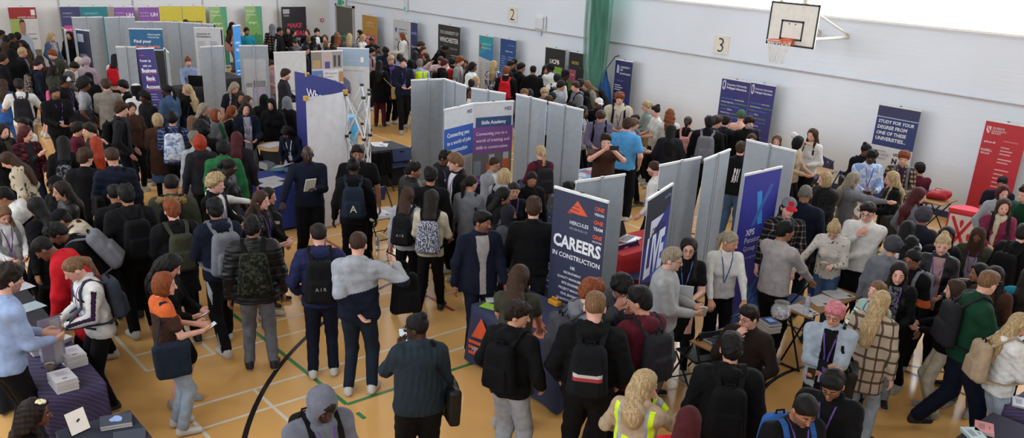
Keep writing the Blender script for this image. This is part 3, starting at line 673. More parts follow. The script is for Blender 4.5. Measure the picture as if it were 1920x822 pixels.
    if 'gl' in op:
        b = MB()
        for e in (-1, 1):
            b.tube([Hd.w((e*.032+.024*math.cos(q), .100-.004*abs(math.cos(q)), .004+.019*math.sin(q)))*s for q in np.arange(0, 6.28, .45)], .0022*s, 5, 0, True)
            b.tube([Hd.w(p)*s for p in ((e*.056, .096, .008), (e*.078, .02, .008), (e*.080, -.01, .002))], .002*s, 5)
        b.tube([Hd.w(p)*s for p in ((-.009, .101, .008), (.009, .101, .008))], .002*s, 5); b.build('glasses', flat('glasses_frame', '#0c0c0e', .35), root)
    if 'hband' in op:
        b = MB(); b.tube([Hd.w((.088*math.cos(q), .035, .035+.092*math.sin(q)))*s for q in np.linspace(-.2, 3.34, 16)], .009*s, 6); b.build('hairband', flat('hairband', '#4b4d55'), root)
    if 'flower' in op:
        b = MB()
        for q in range(6): b.lathe([(.001, 0), (.02*s, .006), (.016*s, .014), (.001, .016)], 8, 0, Hd.w((.05+.022*math.cos(q), .03+.022*math.sin(q), .118))*s)
        b.build('flower_clip', flat('flower_clip', '#c4bb96'), root, True)
    def fr_hit(x, z, y0=.42):
        p = f.hit(T.w((x, y0, z)), T.d((0, -1, 0)), .5); return p
    if 'lan' in op:
        lc = {'red': '#8f1b2c', 'blue': '#2a4a86', 'white': '#b9b9bd'}.get(op['lan'] if isinstance(op['lan'], str) else '', '#53337f'); b = MB(); end = None
        for e in (-1, 1):
            pts = [zz((e*.066, .0, 1.50)), zz((e*.062, .045, 1.475))]
            for k_ in range(8):
                tt = k_/7; p = fr_hit(e*(.055*(1-tt)+.004), 1.43-.30*tt)
                if p is not None: pts.append(p+T.d((0, .007, 0)))
            pts = [q*s for q in pts]; end = pts[-1]; wq = T.d((1, 0, .12*e))*.007*s
            for i in range(len(pts)-1): b.poly([pts[i]-wq, pts[i]+wq, pts[i+1]+wq, pts[i+1]-wq])
        X = T.d((1, 0, 0)); Z = T.d((0, 0, -1)); o_ = end+T.d((0, .006, 0)); w_, h_ = .035*s, .1*s
        lo_ = b.build('lanyard', flat('lanyard', lc, .7), root)
        c_ = MB(); yv = T.d((0, .004, 0)); q4 = [o_-X*w_, o_+X*w_, o_+X*w_+Z*h_, o_-X*w_+Z*h_]
        c_.poly([p+yv for p in q4][::-1]); c_.poly([p-yv for p in q4])
        for i in range(4): c_.poly([q4[i]-yv, q4[i]+yv, q4[(i+1) % 4]+yv, q4[(i+1) % 4]-yv])
        c_.build('badge', flat('badge', '#b4b0b4' if op['lan'] in ('badge', 'blue', 'white') else '#8d80a6', .5), lo_)
    P = dict(root=root, T=T, Hd=Hd, s=s, f=f, loc=np.array([loc[0], loc[1], 0]), th=th, arms=arms, label=label, t=t, dist=dist, wv=wv, sh=sh, px=px, zz=zz, a=a)
    PEOPLE[(int(u), int(v))] = P
    for k_ in ('bp', 'straps'):
        if k_ in op: backpack(P, op[k_])
    if 'bag' in op or 'sling' in op: shoulder_bag(P, op.get('bag') or op.get('sling'), 'sling' in op, 1 if 'rt' in op else -1 if 'lf' in op else None)
    if cn == 'nice': word_on(P, 'NICE', .06, (0, 1.28), 1, '#a9a9b0')
    if cn == 'ninety' : word_on(P, '90', .07, (.0, 1.2), 1, '#b0532c')
    if seat: chair_for(P)
    P['f'] = None; f.F = f.L = None
    return root
def word_on(P, txt, size, xz, side, colr, obj=None, y=None):
    V, Fc = text_mesh(txt, .012)
    if not len(V): return
    T, s = P['T'], P['s']; X0 = (V[:, 0].max()+V[:, 0].min())/2; b = MB(); pts = []
    for q in V:
        x = (q[0]-X0)*size*(-1 if side > 0 else 1); z = xz[1]+q[1]*size; x = x+xz[0]
        yy = y
        if y is None:
            h_ = P['f'].hit(T.w((x, .45*side, z)), T.d((0, -side, 0)), .5); p = (h_ if h_ is not None else T.w((x, .15*side, z)))+T.d((0, .005*side, 0))
        else: p = T.w((x, y, z))
        pts.append(p*s)
    b.V = [tuple(p) for p in pts]; b.F = [list(r) for r in Fc]; b.mi = [0]*len(Fc); b.build('lettering', flat('print', colr), obj or P['root'])
def beardmat(hc, sk):
    k = ('beard', hc, sk)
    if k in MATS: return MATS[k]
    m = bpy.data.materials.new('beard_'+hc); t, b = nodes(m); c, q = srgb(HAIR[hc]), srgb(SKIN[sk]); n = noise(t, mapped(t), 90, 3)
    t.links.new(ramp(t, n, [(.35, tuple(.75*x+.25*y for x, y in zip(c, q))), (.7, tuple(.35*x+.65*y for x, y in zip(c, q)))]), b.inputs['Base Color']); b.inputs['Roughness'].default_value = .8; bump(t, b, n, .5, .006); MATS[k] = m; return m
PHS = bpy.data.materials.new('phone_screen'); _t, _b = nodes(PHS); _b.inputs['Base Color'].default_value = (.25, .3, .32, 1); _b.inputs['Emission Color'].default_value = (.8, .9, 1, 1); _b.inputs['Emission Strength'].default_value = .35
BAGT = 'rucksacks and bags carried by visitors'
def ribbon(b, pts, wdir, w, th=.008, m=0):
    for i in range(len(pts)-1):
        p, q = pts[i], pts[i+1]; n = np.cross(q-p, wdir); n = n/(np.linalg.norm(n)+1e-9)*th
        A = [p-wdir*w-n, p+wdir*w-n, p+wdir*w+n, p-wdir*w+n]; B = [q-wdir*w-n, q+wdir*w-n, q+wdir*w+n, q-wdir*w+n]
        for j in range(4): b.poly([A[j], A[(j+1) % 4], B[(j+1) % 4], B[j]], m)
        b.poly(A[::-1], m); b.poly(B, m)
def backpack(P, cn, hang=None, label=None):
    T, s, f = P['T'], P['s'], P['f']; fk = Field(); kind, pal = 'plain', cn
    if cn in ('floral', 'greyprint', 'camo', 'marble', 'weave'): kind = cn
    big = 1.08 if cn in ('camo', 'grey', 'dgrey', 'air', 'marble') else (.8 if cn in ('greyprint', 'pink') else 1.)
    if hang is None:
        h_ = f.hit(T.w((0, -.6, 1.2)), T.d((0, 1, 0)), .6); yb = (T.l(h_[None])[0][1] if h_ is not None else -.14)-.008; G = T; cz = 1.20
    else: G, yb, cz = hang, 0, 0
    hw, hd_, hh = .148*big, .068*big, .215*big; cy = yb-hd_
    fk.add(0, rbox(G, (0, cy, cz), (hw, hd_, hh), .06, .16), .02); fk.add(1, rbox(G, (0, cy-hd_*.95, cz-hh*.34), (hw*.78, .036, hh*.5), .03, .08), .02)
    fk.disp(0, lambda p: wav(p, 20, 7)*.005)
    V, Q, L = fk.solve(max(.011, P['px']*1.9)/s); Cb = (V[Q].mean(1)-G.t) @ G.R
    lab = label or f"{WORDS.get(cn, cn)} rucksack worn by {P['label']}"
    root = empty('rucksack', P['loc'], P['th'], lab, 'rucksack', BAGT)
    v, q = split(V, Q, L == 0); mk('pack', v*s, q, cloth(kind, pal), root, None, True)
    mi = np.zeros(len(Q), int); ms = [cloth(kind, pal), flat('strip_white', '#a9a4a2'), flat('strip_red', '#8c2129')]
    if cn == 'tommy': zz_ = Cb[:, 2]-(cz-hh*.02); mi[(np.abs(zz_) < .018)] = 1; mi[(np.abs(zz_+.024) < .012)] = 2
    sel = L == 1; v, q = split(V, Q, sel); pk = mk('front_pocket', v*s, q, ms, root, mi[sel], True)
    if cn in ('air', 'nike'): word_on(P, 'A I R', .055, (0, cz-hh*.25), -1, '#8a8a8c', root, cy-hd_-.042); 
    if cn == 'letter': word_on(P, 'A', .13, (0, cz-hh*.45), -1, '#b5b0a0', root, cy-hd_-.042)
    b = MB(); z0 = cz+hh*.2 if hang is None else .0
    # zip and grab handle
    zc = np.array([G.w((x, cy-hd_*.35, cz+hh*(.72+.2*math.cos(x*9))))*s for x in np.linspace(-hw*.62, hw*.62, 9)])
    b.tube([G.w((x, cy, cz+hh+z))*s for x, z in ((-.035, -.01), (-.03, .03), (.03, .03), (.035, -.01))], .009*s, 6); b.build('grab_handle', cloth('plain', 'black' if kind == 'plain' else 'char'), root)
    if hang is None:
        for e in (-1, 1):
            pts = [T.w((e*.075, cy+.02, cz+hh*.82))]
            for y in (-.08, -.02, .04):
                p = f.hit(T.w((e*.105, y, 1.56)), T.d((0, 0, -1)), .3)
                if p is None or T.l(p[None])[0][2] > 1.53: p = T.w((e*.105, y, 1.475+P['t']*.7))
                pts.append(p+T.d((0, 0, .012)))
            for x, z in ((.105, 1.40), (.11, 1.32), (.115, 1.24), (.125, 1.16), (.14, 1.09)):
                p = f.hit(T.w((e*x, .42, z)), T.d((0, -1, 0)), .42)
                if p is not None: pts.append(p+T.d((0, .012, 0)))
            for y, z in ((.02, 1.04), (-.06, 1.02)):
                p = f.hit(T.w((e*.5, y, z)), T.d((-e, 0, 0)), .4)
                if p is not None and abs(T.l(p[None])[0][0]) < .26: pts.append(p+T.d((e*.012, 0, 0)))
            pts.append(T.w((e*hw*.8, cy, cz-hh*.8)))
            b = MB(); ribbon(b, [p*s for p in pts], T.d((1, 0, 0))*s, .021, .006*s); b.build('shoulder_strap', cloth('plain', pal if kind == 'plain' and pal not in ('red', 'pink', 'scarlet') else ('black' if kind != 'plain' else pal)), root)
    else:
        for e in (-1, 1): b = MB(); ribbon(b, [G.w(p)*s for p in ((e*.06, cy+.05, hh*.8), (e*.05, cy+.12, hh*1.25), (e*.02, .03, hh*1.45), (e*.09, .04, -hh*.2), (e*.1, .02, -hh*.8))], G.d((1, 0, 0))*s, .02, .006*s); b.build('shoulder_strap', cloth('plain', pal), root)
    return root
def shoulder_bag(P, cn, sling=False, side=None):
    T, s, f = P['T'], P['s'], P['f']
    c = -P['loc'][:2]/np.linalg.norm(P['loc'][:2]); X = rzm(P['th']) @ T.d((1, 0, 0)); e = 1 if X[:2] @ c > 0 else -1
    if cn in ('ink', 'cream'): e = 1
    if side: e = side
    z = .92 if not sling else 1.0; pal = {'bw': 'black'}.get(cn, cn)
    hw = (.17, .055, .18) if cn not in ('tan', 'pink') else (.13, .06, .16)
    if cn == 'cream': hw = (.15, .05, .24)
    p = f.hit(T.w((e*.62, -.03, z)), T.d((-e, 0, 0)), .5); xb = abs(T.l(p[None])[0][0]) if p is not None else .25
    G = Fr(T.R @ rzm(math.pi/2), T.w((e*(xb+hw[1]+.01), -.02, z))); fk = Field(); fk.add(0, rbox(G, (0, 0, 0), hw, .035, -.06), .02); fk.disp(0, lambda q: wav(q, 22, 4)*.006)
    V, Q, L = fk.solve(max(.012, P['px']*2)/s)
    nm = 'shoulder_bag' if not sling else 'sling_bag'
    root = empty(nm, P['loc'], P['th'], f"{WORDS.get(cn, cn)} {'sling bag' if sling else 'shoulder bag'} carried by {P['label']}", 'bag', BAGT)
    mk('bag_body', V*s, Q, cloth('leather' if cn in ('blk', 'navy', 'char') else 'plain', pal), root, None, True)
    b = MB()
    e2 = -e if sling else e
    sp = f.hit(T.w((e2*.11, -.02, 1.75)), T.d((0, 0, -1)), .45); sp = sp if sp is not None else T.w((e2*.11, -.02, 1.47))
    for yy in (-1, 1):
        pts = [G.w((yy*hw[0]*.8, 0, hw[2]*.9))]
        if sling:
            for tt in np.linspace(.2, .9, 7):
                x = e*.2*(1-tt)+e2*.1*tt; zz_ = z+hw[2]+(1.42-z-hw[2])*tt; q = f.hit(T.w((x, .45*yy, zz_)), T.d((0, -yy, 0)), .5)
                if q is not None: pts.append(q+T.d((0, .01*yy, 0)))
        else:
            q = f.hit(T.w((e*.13, .42*yy, 1.3)), T.d((0, -yy, 0)), .5)
            if q is not None and P['t'] > -1: pts.append(q+T.d((0, .012*yy, 0)))
        pts.append(sp+T.d((0, .03*yy, .012))); pts.append(sp+T.d((0, 0, .014)))
        ribbon(b, [q*s for q in pts], T.d((1, 0, 0))*s, .014, .005*s)
    b.build('bag_strap', cloth('plain', pal), root)
    return root
def folding_chair(loc, rz, colr, label, frame='#101114', group='folding chairs around the stands', at=None):
    root = empty('folding_chair', loc, rz, label, 'chair', group); m = flat('chair_plastic', colr, .45); fm = flat('chair_frame', frame, .4, .3)
    b = MB(); b.box((-.2, -.2, .435), (.2, .2, .46), 0, None, .012); b.build('seat', m, root)
    b = MB(); Tb = Matrix.Translation((0, -.235, .70)) @ Matrix.Rotation(R2(-12), 4, 'X'); n = 10
    pr = [(-.21, -.12), (.21, -.12), (.21, .08), (.18, .12), (-.18, .12), (-.21, .08)]
    hole = [(-.05, .03), (.05, .03), (.05, .07), (-.05, .07)]
    for y, fl in ((-.012, 1), (.012, 0)):
        q = [(pr[0], pr[1], (.05, .03), (-.05, .03)), (pr[1], pr[2], (.05, .07), (.05, .03)), (pr[2], pr[3], pr[4], pr[5], (-.05, .07), (.05, .07)), (pr[5], pr[0], (-.05, .03), (-.05, .07))]
        for g in q:
            pts = [Tb @ Vector((x, y, z)) for x, z in g]; b.poly(pts[::-1] if not fl else pts)
    for ring in (pr, hole):
        for i in range(len(ring)):
            (x0, z0), (x1, z1) = ring[i], ring[(i+1) % len(ring)]; b.poly([Tb @ Vector(p) for p in ((x0, -.012, z0), (x0, .012, z0), (x1, .012, z1), (x1, -.012, z1))])
    b.build('backrest', m, root)
    for e in (-1, 1):
        b = MB(); b.tube([(e*.225, .26, .012), (e*.222, 0, .44), (e*.215, -.235, .82)], .011, 8); b.build('leg', fm, root)
        b = MB(); b.tube([(e*.205, -.28, .012), (e*.205, .17, .435)], .011, 8); b.build('leg', fm, root)
    for q in (((-.225, .22, .08), (.225, .22, .08)), ((-.205, -.22, .07), (.205, -.22, .07))): b = MB(); b.tube(q, .009, 6); b.build('stretcher', fm, root)
    return root
def chair_for(P):
    o = rzm(P['th']) @ np.array([0, -.02, 0])
    folding_chair((P['loc'][0]+o[0], P['loc'][1]+o[1], 0), P['th'], '#22345f', 'blue folding chair under '+P['label'])

HELD = 'phones, papers and drinks held by visitors'
def held(key, kind, hand, label, off=(0, 0, 0), rot=(0, 0, 0)):
    P = PEOPLE.get(key)
    if P is None: return
    Sx, Ex, Wx = P['arms'][hand]; d = (Wx-Ex)/np.linalg.norm(Wx-Ex); s = P['s']; c = (Wx+d*.105+P['T'].d(off))*s
    W4 = Matrix.Translation((P['loc'][0], P['loc'][1], 0)) @ Matrix.Rotation(P['th'], 4, 'Z') @ Matrix.Translation(tuple(c))
    Rm = Matrix.Rotation(rot[2], 4, 'Z') @ Matrix.Rotation(rot[0], 4, 'X') @ Matrix.Rotation(rot[1], 4, 'Y')
    nm, cat = {'phone': ('mobile_phone', 'phone'), 'side': ('mobile_phone', 'phone'), 'booklets': ('booklet', 'booklet'), 'cup': ('paper_cup', 'cup'), 'glass': ('plastic_cup', 'cup'), 'bottle': ('drinks_bottle', 'bottle'), 'folder': ('document_folder', 'folder'), 'sheet': ('paper_sheet', 'paper'), 'pen': ('pen', 'pen')}[kind]
    r = empty(nm, (0, 0, 0), 0, label, cat, HELD); r.matrix_world = W4 @ Rm
    b = MB()
    if kind == 'phone':
        b.box((-.036, -.075, -.004), (.036, .075, .004), 0, None, .002); b.build('phone_body', BLK, r); b = MB(); b.box((-.033, -.07, .0042), (.033, .07, .0048)); b.build('phone_screen', PHS, r)
    elif kind == 'side': b.box((-.075, -.036, -.004), (.075, .036, .004), 0, None, .002); b.build('phone_body', BLK, r); b = MB(); b.box((-.07, -.033, .0042), (.07, .033, .0048)); b.build('phone_screen', PHS, r)
    elif kind in ('booklets', 'folder', 'sheet'):
        w, h, th = {'booklets': (.075, .105, .008), 'folder': (.11, .155, .006), 'sheet': (.105, .148, .0008)}[kind]
        b.box((-w, -h, -th), (w, h, th)); b.build('cover', inkm('#b5b1a6' if kind == 'booklets' else '#b9bcc2'), r); b = MB()
        for i in range(5): b.box((-w*.7, h*.5-i*.03, th), (w*(.6 if i % 2 else .2), h*.5-i*.03+.008, th+.0008))
        b.build('cover_print', inkm('#6d8f92' if kind == 'booklets' else '#7d808a'), r)
    elif kind in ('cup', 'glass'):
        b.lathe([(.028, -.045), (.038, .045), (.040, .047), (.036, .045), (.027, -.035)], 16); b.build('cup_body', inkm('#b9b2a4' if kind == 'cup' else '#a9adb2'), r, True); b = MB(); b.lathe([(.001, .03), (.035, .031)], 14, caps=False); b.build('drink', inkm('#5a4636'), r)
    elif kind == 'bottle':
        b.lathe([(.03, -.1), (.032, -.09), (.032, .05), (.025, .07), (.014, .085)], 16); b.build('bottle_body', inkm('#b5b6b4'), r, True); b = MB(); b.lathe([(.016, .085), (.016, .105)], 14); b.build('bottle_cap', inkm('#c9c9c7'), r)
    elif kind == 'pen': b.tube([(0, -.07, 0), (0, .07, 0)], .005, 8); b.build('pen_barrel', inkm('#c0c0c4'), r)
    return r

# ------------------------------------------------------------------ the hall
X0, X1, Y0, Y1, ZC, ZS, ZD, ZH = -30.7, 5.5, -3.2, 16.96, 7.4, 3.455, 2.277, 6.5
def wallmat(name, c, course=.112, off=0.):
    m = bpy.data.materials.new(name); t, b = nodes(m); v = mapped(t); x, y, z = sepxyz(t, v)
    col = srgb(c); n = noise(t, v, .8, 4)
    t.links.new(ramp(t, n, [(.3, tuple(k*.95 for k in col)), (.7, col)]), b.inputs['Base Color']); b.inputs['Roughness'].default_value = .55
    f = mth(t, 'FRACT', mth(t, 'DIVIDE', z, course)); g = mth(t, 'LESS_THAN', f, .09)
    n2 = noise(t, mapped(t, (.5, .5, 6)), 2.2, 3); h = mth(t, 'ADD', mth(t, 'MULTIPLY', g, -.5), n2)
    bump(t, b, h, .35, .012); return m
MWR = wallmat('painted_blockwork', '#d9e1ec'); MWB = wallmat('painted_blockwork_back', '#d6d6d6')
MTR = flat('trim_paint', '#cfd2d8', .5); MFR = flat('window_frame', '#e6e4e0', .5)
def struct(name, mb, mats, parent=None):
    o = mb.build(name, mats, parent)
    if parent is None: o['kind'] = 'structure'
    return o
# floor with its court markings
mf = bpy.data.materials.new('sports_floor'); t, b = nodes(mf)
v = mapped(t); n1 = noise(t, v, .55, 3); n2 = noise(t, mapped(t, (1, 14, 1)), 3, 3)
fc = ramp(t, n1, [(.3, srgb('#cf9f5f')), (.7, srgb('#dcae6c'))]); fc = mixc(t, mth(t, 'MULTIPLY', n2, .10), fc, srgb('#b88a50'))
t.links.new(fc, b.inputs['Base Color']); b.inputs['Specular IOR Level'].default_value = .5
t.links.new(mth(t, 'MULTIPLY_ADD', n1, .10, .13), b.inputs['Roughness']); bump(t, b, noise(t, v, 4, 2), .06, .01)
def paint(c): return flat('line_'+c, c, .3)
fl = MB(); fl.poly([(X0, Y0, 0), (X1, Y0, 0), (X1, Y1, 0), (X0, Y1, 0)], 0)
EPS = [.0012]
def line(p, q, w=.04, m=1):
    p, q = np.array(p, float), np.array(q, float); d = (q-p)/np.linalg.norm(q-p); n = np.array([-d[1], d[0]])*w/2; EPS[0] += .00002; z = EPS[0]
    fl.poly([(*(p-n), z), (*(q-n), z), (*(q+n), z), (*(p+n), z)], m)
def arc(c, r, a0, a1, w=.05, m=2, n=60):
    EPS[0] += .00002; z = EPS[0]
    for i in range(n):
        q0, q1 = R2(a0+(a1-a0)*i/n), R2(a0+(a1-a0)*(i+1)/n)
        fl.poly([(c[0]+(r-w/2)*math.cos(q0), c[1]+(r-w/2)*math.sin(q0), z), (c[0]+(r+w/2)*math.cos(q0), c[1]+(r+w/2)*math.sin(q0), z), (c[0]+(r+w/2)*math.cos(q1), c[1]+(r+w/2)*math.sin(q1), z), (c[0]+(r-w/2)*math.cos(q1), c[1]+(r-w/2)*math.sin(q1), z)], m)
for k in range(4):
    xo = -1.90-7.15*k
    for x in (xo, xo-.46, xo-5.64, xo-6.10): line((x, 2.6), (x, 16.0))
    for y in (2.6, 3.36, 7.32, 11.28, 15.24, 16.0): line((xo, y), (xo-6.10, y))
    for y0, y1 in ((2.6, 7.32), (11.28, 16.0)): line((xo-3.05, y0), (xo-3.05, y1))
line((-10.6, 4.0), (-7.14, 4.0), .05, 3); line((-7.14, 4.0), (-7.14, 14.5), .05, 3); line((-6.93, 4.0), (-6.78, 4.0), .05, 3); line((-19.3, 3.0), (-19.3, 15.5), .05, 3); line((-10.6, 4), (-10.6, 15), .05, 3)
cc = np.array([-3.85, 7.85])
pa = np.array([(-7.15, 2.88), (-7.99, 3.49), (-8.48, 3.98), (-8.9, 4.5), (-9.48, 5.45)]); A_ = np.c_[2*pa, np.ones(5)]; sol = np.linalg.lstsq(A_, (pa**2).sum(1), rcond=None)[0]; ra = math.sqrt(sol[2]+sol[0]**2+sol[1]**2)
arc(sol[:2], ra, 95, 265, .055, 2, 90); arc((-3.02, 8.5), 1.8, 0, 360, .05, 2); line((-12.5, 9.8), (-2, 9.8), .05, 2)
for k in (1, 2): line((-8.4, 12.2), (-8.4, 15.9), .05, 4)
line((-16.5, 6.4), (-8.5, 6.4), .05, 4)
o = fl.build('floor', [mf, paint('#d2ccbc'), paint('#15161a'), paint('#2f7a46'), paint('#9a3a3a')]); o['kind'] = 'structure'
# walls
w = MB(); w.box((X0, Y1, 0), (X1, Y1+.3, ZS)); w.box((X0, Y1, ZH), (X1, Y1+.3, ZC)); w.box((X0, Y1, ZS), (-27, Y1+.3, ZH)); w.box((4.6, Y1, ZS), (X1, Y1+.3, ZH)); struct('wall_right', w, MWR)
w = MB(); w.box((X0-.3, Y0-.3, 0), (X0, Y1+.3, ZC))
struct('wall_back', w, MWB)
w = MB(); w.box((X0, Y0-.3, 0), (X1, Y0, 3.9)); w.box((X0, Y0-.3, ZH), (X1, Y0, ZC)); w.box((X0, Y0-.3, 3.9), (-27, Y0, ZH)); w.box((3.9, Y0-.3, 3.9), (X1, Y0, ZH)); struct('wall_left', w, MWB)
w = MB(); w.box((X1, Y0-.3, 0), (X1+.3, Y1+.3, ZC)); struct('wall_front', w, MWB)
w = MB(); w.box((X0-.3, Y0-.3, ZC), (X1+.3, Y1+.3, ZC+.2)); struct('ceiling', w, flat('ceiling_panels', '#c9c8c4', .8))
def windows(nm, y, z0, z1, xa, xb, nrm):
    f = MB(); n = int(round((xb-xa)/10.6)); st = (xb-xa)/n
    for i in range(n+1): f.box((xa+i*st-.035, y-.05, z0), (xa+i*st+.035, y+.05, z1))
    for z in (z0, z1-.08): f.box((xa, y-.06, z), (xb, y+.06, z+.08))
    f.box((xa, y-.22 if nrm < 0 else y-.1, z0-.03), (xb, y+.1 if nrm < 0 else y+.22, z0+.012)); struct(nm, f, MFR)
windows('window_1', Y1+.16, ZS, ZH, -27, 4.6, -1); windows('window_2', Y0-.16, 3.9, ZH, -27, 3.9, 1)
w = MB(); w.box((X0, Y1-.025, ZD-.012), (X1, Y1+.01, ZD+.012)); struct('trim_1', w, flat('ledge_shadow_tone', '#b3aeac', .5))  # thin dado ledge; its darker colour stands in for the shadow line there
w = MB(); w.box((X0, Y1-.02, 0), (X1, Y1+.01, .12)); struct('baseboard_right', w, flat('baseboard_blue', '#2a3a66', .5))
w = MB(); w.box((X0-.01, Y0, 0), (X0+.02, Y1, .12)); struct('baseboard_back', w, flat('baseboard_blue', '#2a3a66', .5))
w = MB()
for u in (110, 249, 380, 520): x, y, z = at_x(u, 10, X0); w.box((X0-.01, y-.03, .12), (X0+.012, y+.03, ZC))
struct('trim_2', w, flat('joint_paint', '#a9a9a8', .6))
# door
w = MB(); w.box((-30.12, Y1-.03, 0), (-28.95, Y1+.02, 2.06)); w2 = MB(); dr = w.build('door_1', flat('door_grey', '#55534f', .5)); dr['kind'] = 'structure'
w = MB(); w.box((-30.2, Y1-.06, 0), (-30.12, Y1+.02, 2.14)); w.box((-28.95, Y1-.06, 0), (-28.87, Y1+.02, 2.14)); w.box((-30.2, Y1-.06, 2.06), (-28.87, Y1+.02, 2.14)); w.build('door_frame', flat('door_frame_paint', '#a2a29e', .5), dr)
w = MB(); w.tube([(-30.05, Y1-.09, 1.02), (-29.02, Y1-.09, 1.02)], .03, 8); w.box((-29.6, Y1-.04, .95), (-29.5, Y1-.02, 1.1)); w.build('door_handle', flat('push_bar_green', '#2f9d7c', .4), dr)
# daylight
wd = bpy.data.worlds.new('overcast_sky'); SC.world = wd; wd.use_nodes = True; t = wd.node_tree; bg = t.nodes['Background']
tc = t.nodes.new('ShaderNodeTexCoord'); g = sepxyz(t, tc.outputs['Generated'])[2]
t.links.new(ramp(t, g, [(.0, srgb('#d9dde3')), (.45, srgb('#e6edf6')), (1, srgb('#dfe9f8'))]), bg.inputs[0]); bg.inputs[1].default_value = SKY = 9.8
def portal(y, z0, z1, xa, xb, sgn):
    l = bpy.data.lights.new('window_daylight', 'AREA'); l.shape = 'RECTANGLE'; l.size = xb-xa; l.size_y = z1-z0; l.cycles.is_portal = True
    o = bpy.data.objects.new('window_daylight', l); COL.objects.link(o); o.location = ((xa+xb)/2, y, (z0+z1)/2); o.rotation_euler = (R2(90)*sgn, 0, 0)
portal(Y1+.02, ZS, ZH, -27, 4.6, -1); portal(Y0-.02, 3.9, ZH, -27, 3.9, 1)
lampm = bpy.data.materials.new('lamp_diffuser'); t, b = nodes(lampm); b.inputs['Emission Color'].default_value = (1, .95, .88, 1); b.inputs['Emission Strength'].default_value = 3.
first = None
for i in range(6):
    for j in range(3):
        x, y = -27.5+5.6*i, .6+6.2*j
        r = empty('ceiling_lamp', (x, y, ZC-.12), 0, None, 'lamp', 'rows of ceiling lamps'); r['label'] = 'long white lamp fixed under the hall ceiling'
        w = MB(); w.box((-.75, -.14, .0), (.75, .14, .11)); w.build('lamp_housing', MTR, r); w = MB(); w.box((-.7, -.1, -.03), (.7, .1, -.001)); w.build('lamp_diffuser', lampm, r)
        l = bpy.data.lights.new('lamp_light', 'AREA'); l.shape = 'RECTANGLE'; l.size = 1.4; l.size_y = .2; l.energy = LAMP = 26; l.color = (1, .95, .87); lo = bpy.data.objects.new('lamp_light', l); COL.objects.link(lo); lo.location = (x, y, ZC-.2)
# wall fittings
def plate(txt, u, v, label):
    p = at_y(u, v, Y1); r = empty('number_sign', (p[0], Y1-.012, p[2]), 0, label, 'sign', 'bay numbers on the wall'); w = MB(); w.box((-.21, -.012, -.2), (.21, .012, .2)); w.build('plate', flat('sign_cream', '#d9d6c8', .6), r)
    V, F = text_mesh(txt, -.012); b = MB(); k = .46; cx = (V[:, 0].min()+V[:, 0].max())/2
    for q in V: b.V.append(((q[0]-cx)*k*-1*-1, -.016, (q[1]-.35)*k))
    b.F = [f for f in F]; b.mi = [0]*len(F); b.build('numeral', flat('sign_black', '#1b1b1d', .6), r)
plate('2', 962, 27, 'cream plate with black numeral 2 high on the wall'); plate('3', 1353, 84, 'cream plate with black numeral 3 left of the basketball board')
p = at_x(641, 5, -30.55); p = at_y(641, 5, Y1-.06); r = empty('exit_sign', (p[0], p[1], p[2]), 0, 'green and white running-man exit sign above the grey door', 'sign')
w = MB(); w.box((-.26, -.03, -.12), (.26, .03, .12)); w.build('sign_box', flat('exit_white', '#c8d4d0', .5), r); w = MB(); w.box((-.24, -.034, -.1), (.05, -.0305, .1)); w.build('pictogram', flat('exit_green', '#1d9a79', .5), r)
w = MB(); w.poly([(.08, -.032, -.04), (.2, -.032, -.04), (.2, -.032, .02), (.24, -.032, .02), (.14, -.032, .1), (.04, -.032, .02), (.08, -.032, .02)]); w.build('arrow', flat('exit_green', '#1d9a79', .5), r)
p = at_y(1014, 44, Y1-.05); r = empty('wall_lamp', p, 0, 'white round-cornered bulkhead lamp on the wall right of numeral 2', 'lamp')
w = MB(); w.box((-.2, -.03, -.22), (.2, .05, .22), 0, None, .03); w.build('lamp_base', MTR, r); w = MB(); w.box((-.16, -.1, -.16), (.16, -.03, .18), 0, None, .03); w.build('lamp_cover', flat('lamp_cover', '#d5d8dc', .3), r); w = MB(); w.tube([(0, 0, -.22), (0, 0, -.34)], .03, 8); w.build('cable_gland', MTR, r)
p = at_y(761, 10, Y1-.06); r = empty('motion_detector', p, 0, 'small white sensor with green light near the top edge', 'sensor'); w = MB(); w.box((-.08, -.04, -.2), (.08, .05, .2), 0, None, .02); w.build('sensor_body', MTR, r); w = MB(); w.box((-.05, -.05, -.15), (.05, -.041, -.05)); w.build('sensor_light', flat('sensor_green', '#5cbf9b', .4), r)
p = at_y(622, 46, Y1-.04); r = empty('fire_alarm_switch', (X0+.04, 16.6, 1.5), 0, 'small red call point on the wall left of the door', 'alarm'); w = MB(); w.box((-.02, -.06, -.06), (.02, .06, .06), 0, None, .01); w.build('call_box', flat('call_red', '#b3222e', .5), r); w = MB(); w.box((.021, -.035, -.035), (.024, .035, .035)); w.build('call_glass', flat('call_glass', '#d8d8d8', .3), r)
# conduit along the upper wall
w = MB(); w.tube([(-30.3, Y1-.04, 2.36), (-29.0, Y1-.04, 2.36), (-28.6, Y1-.04, 2.31), (4, Y1-.04, 2.31)], .014, 6); struct('trim_3', w, MTR)
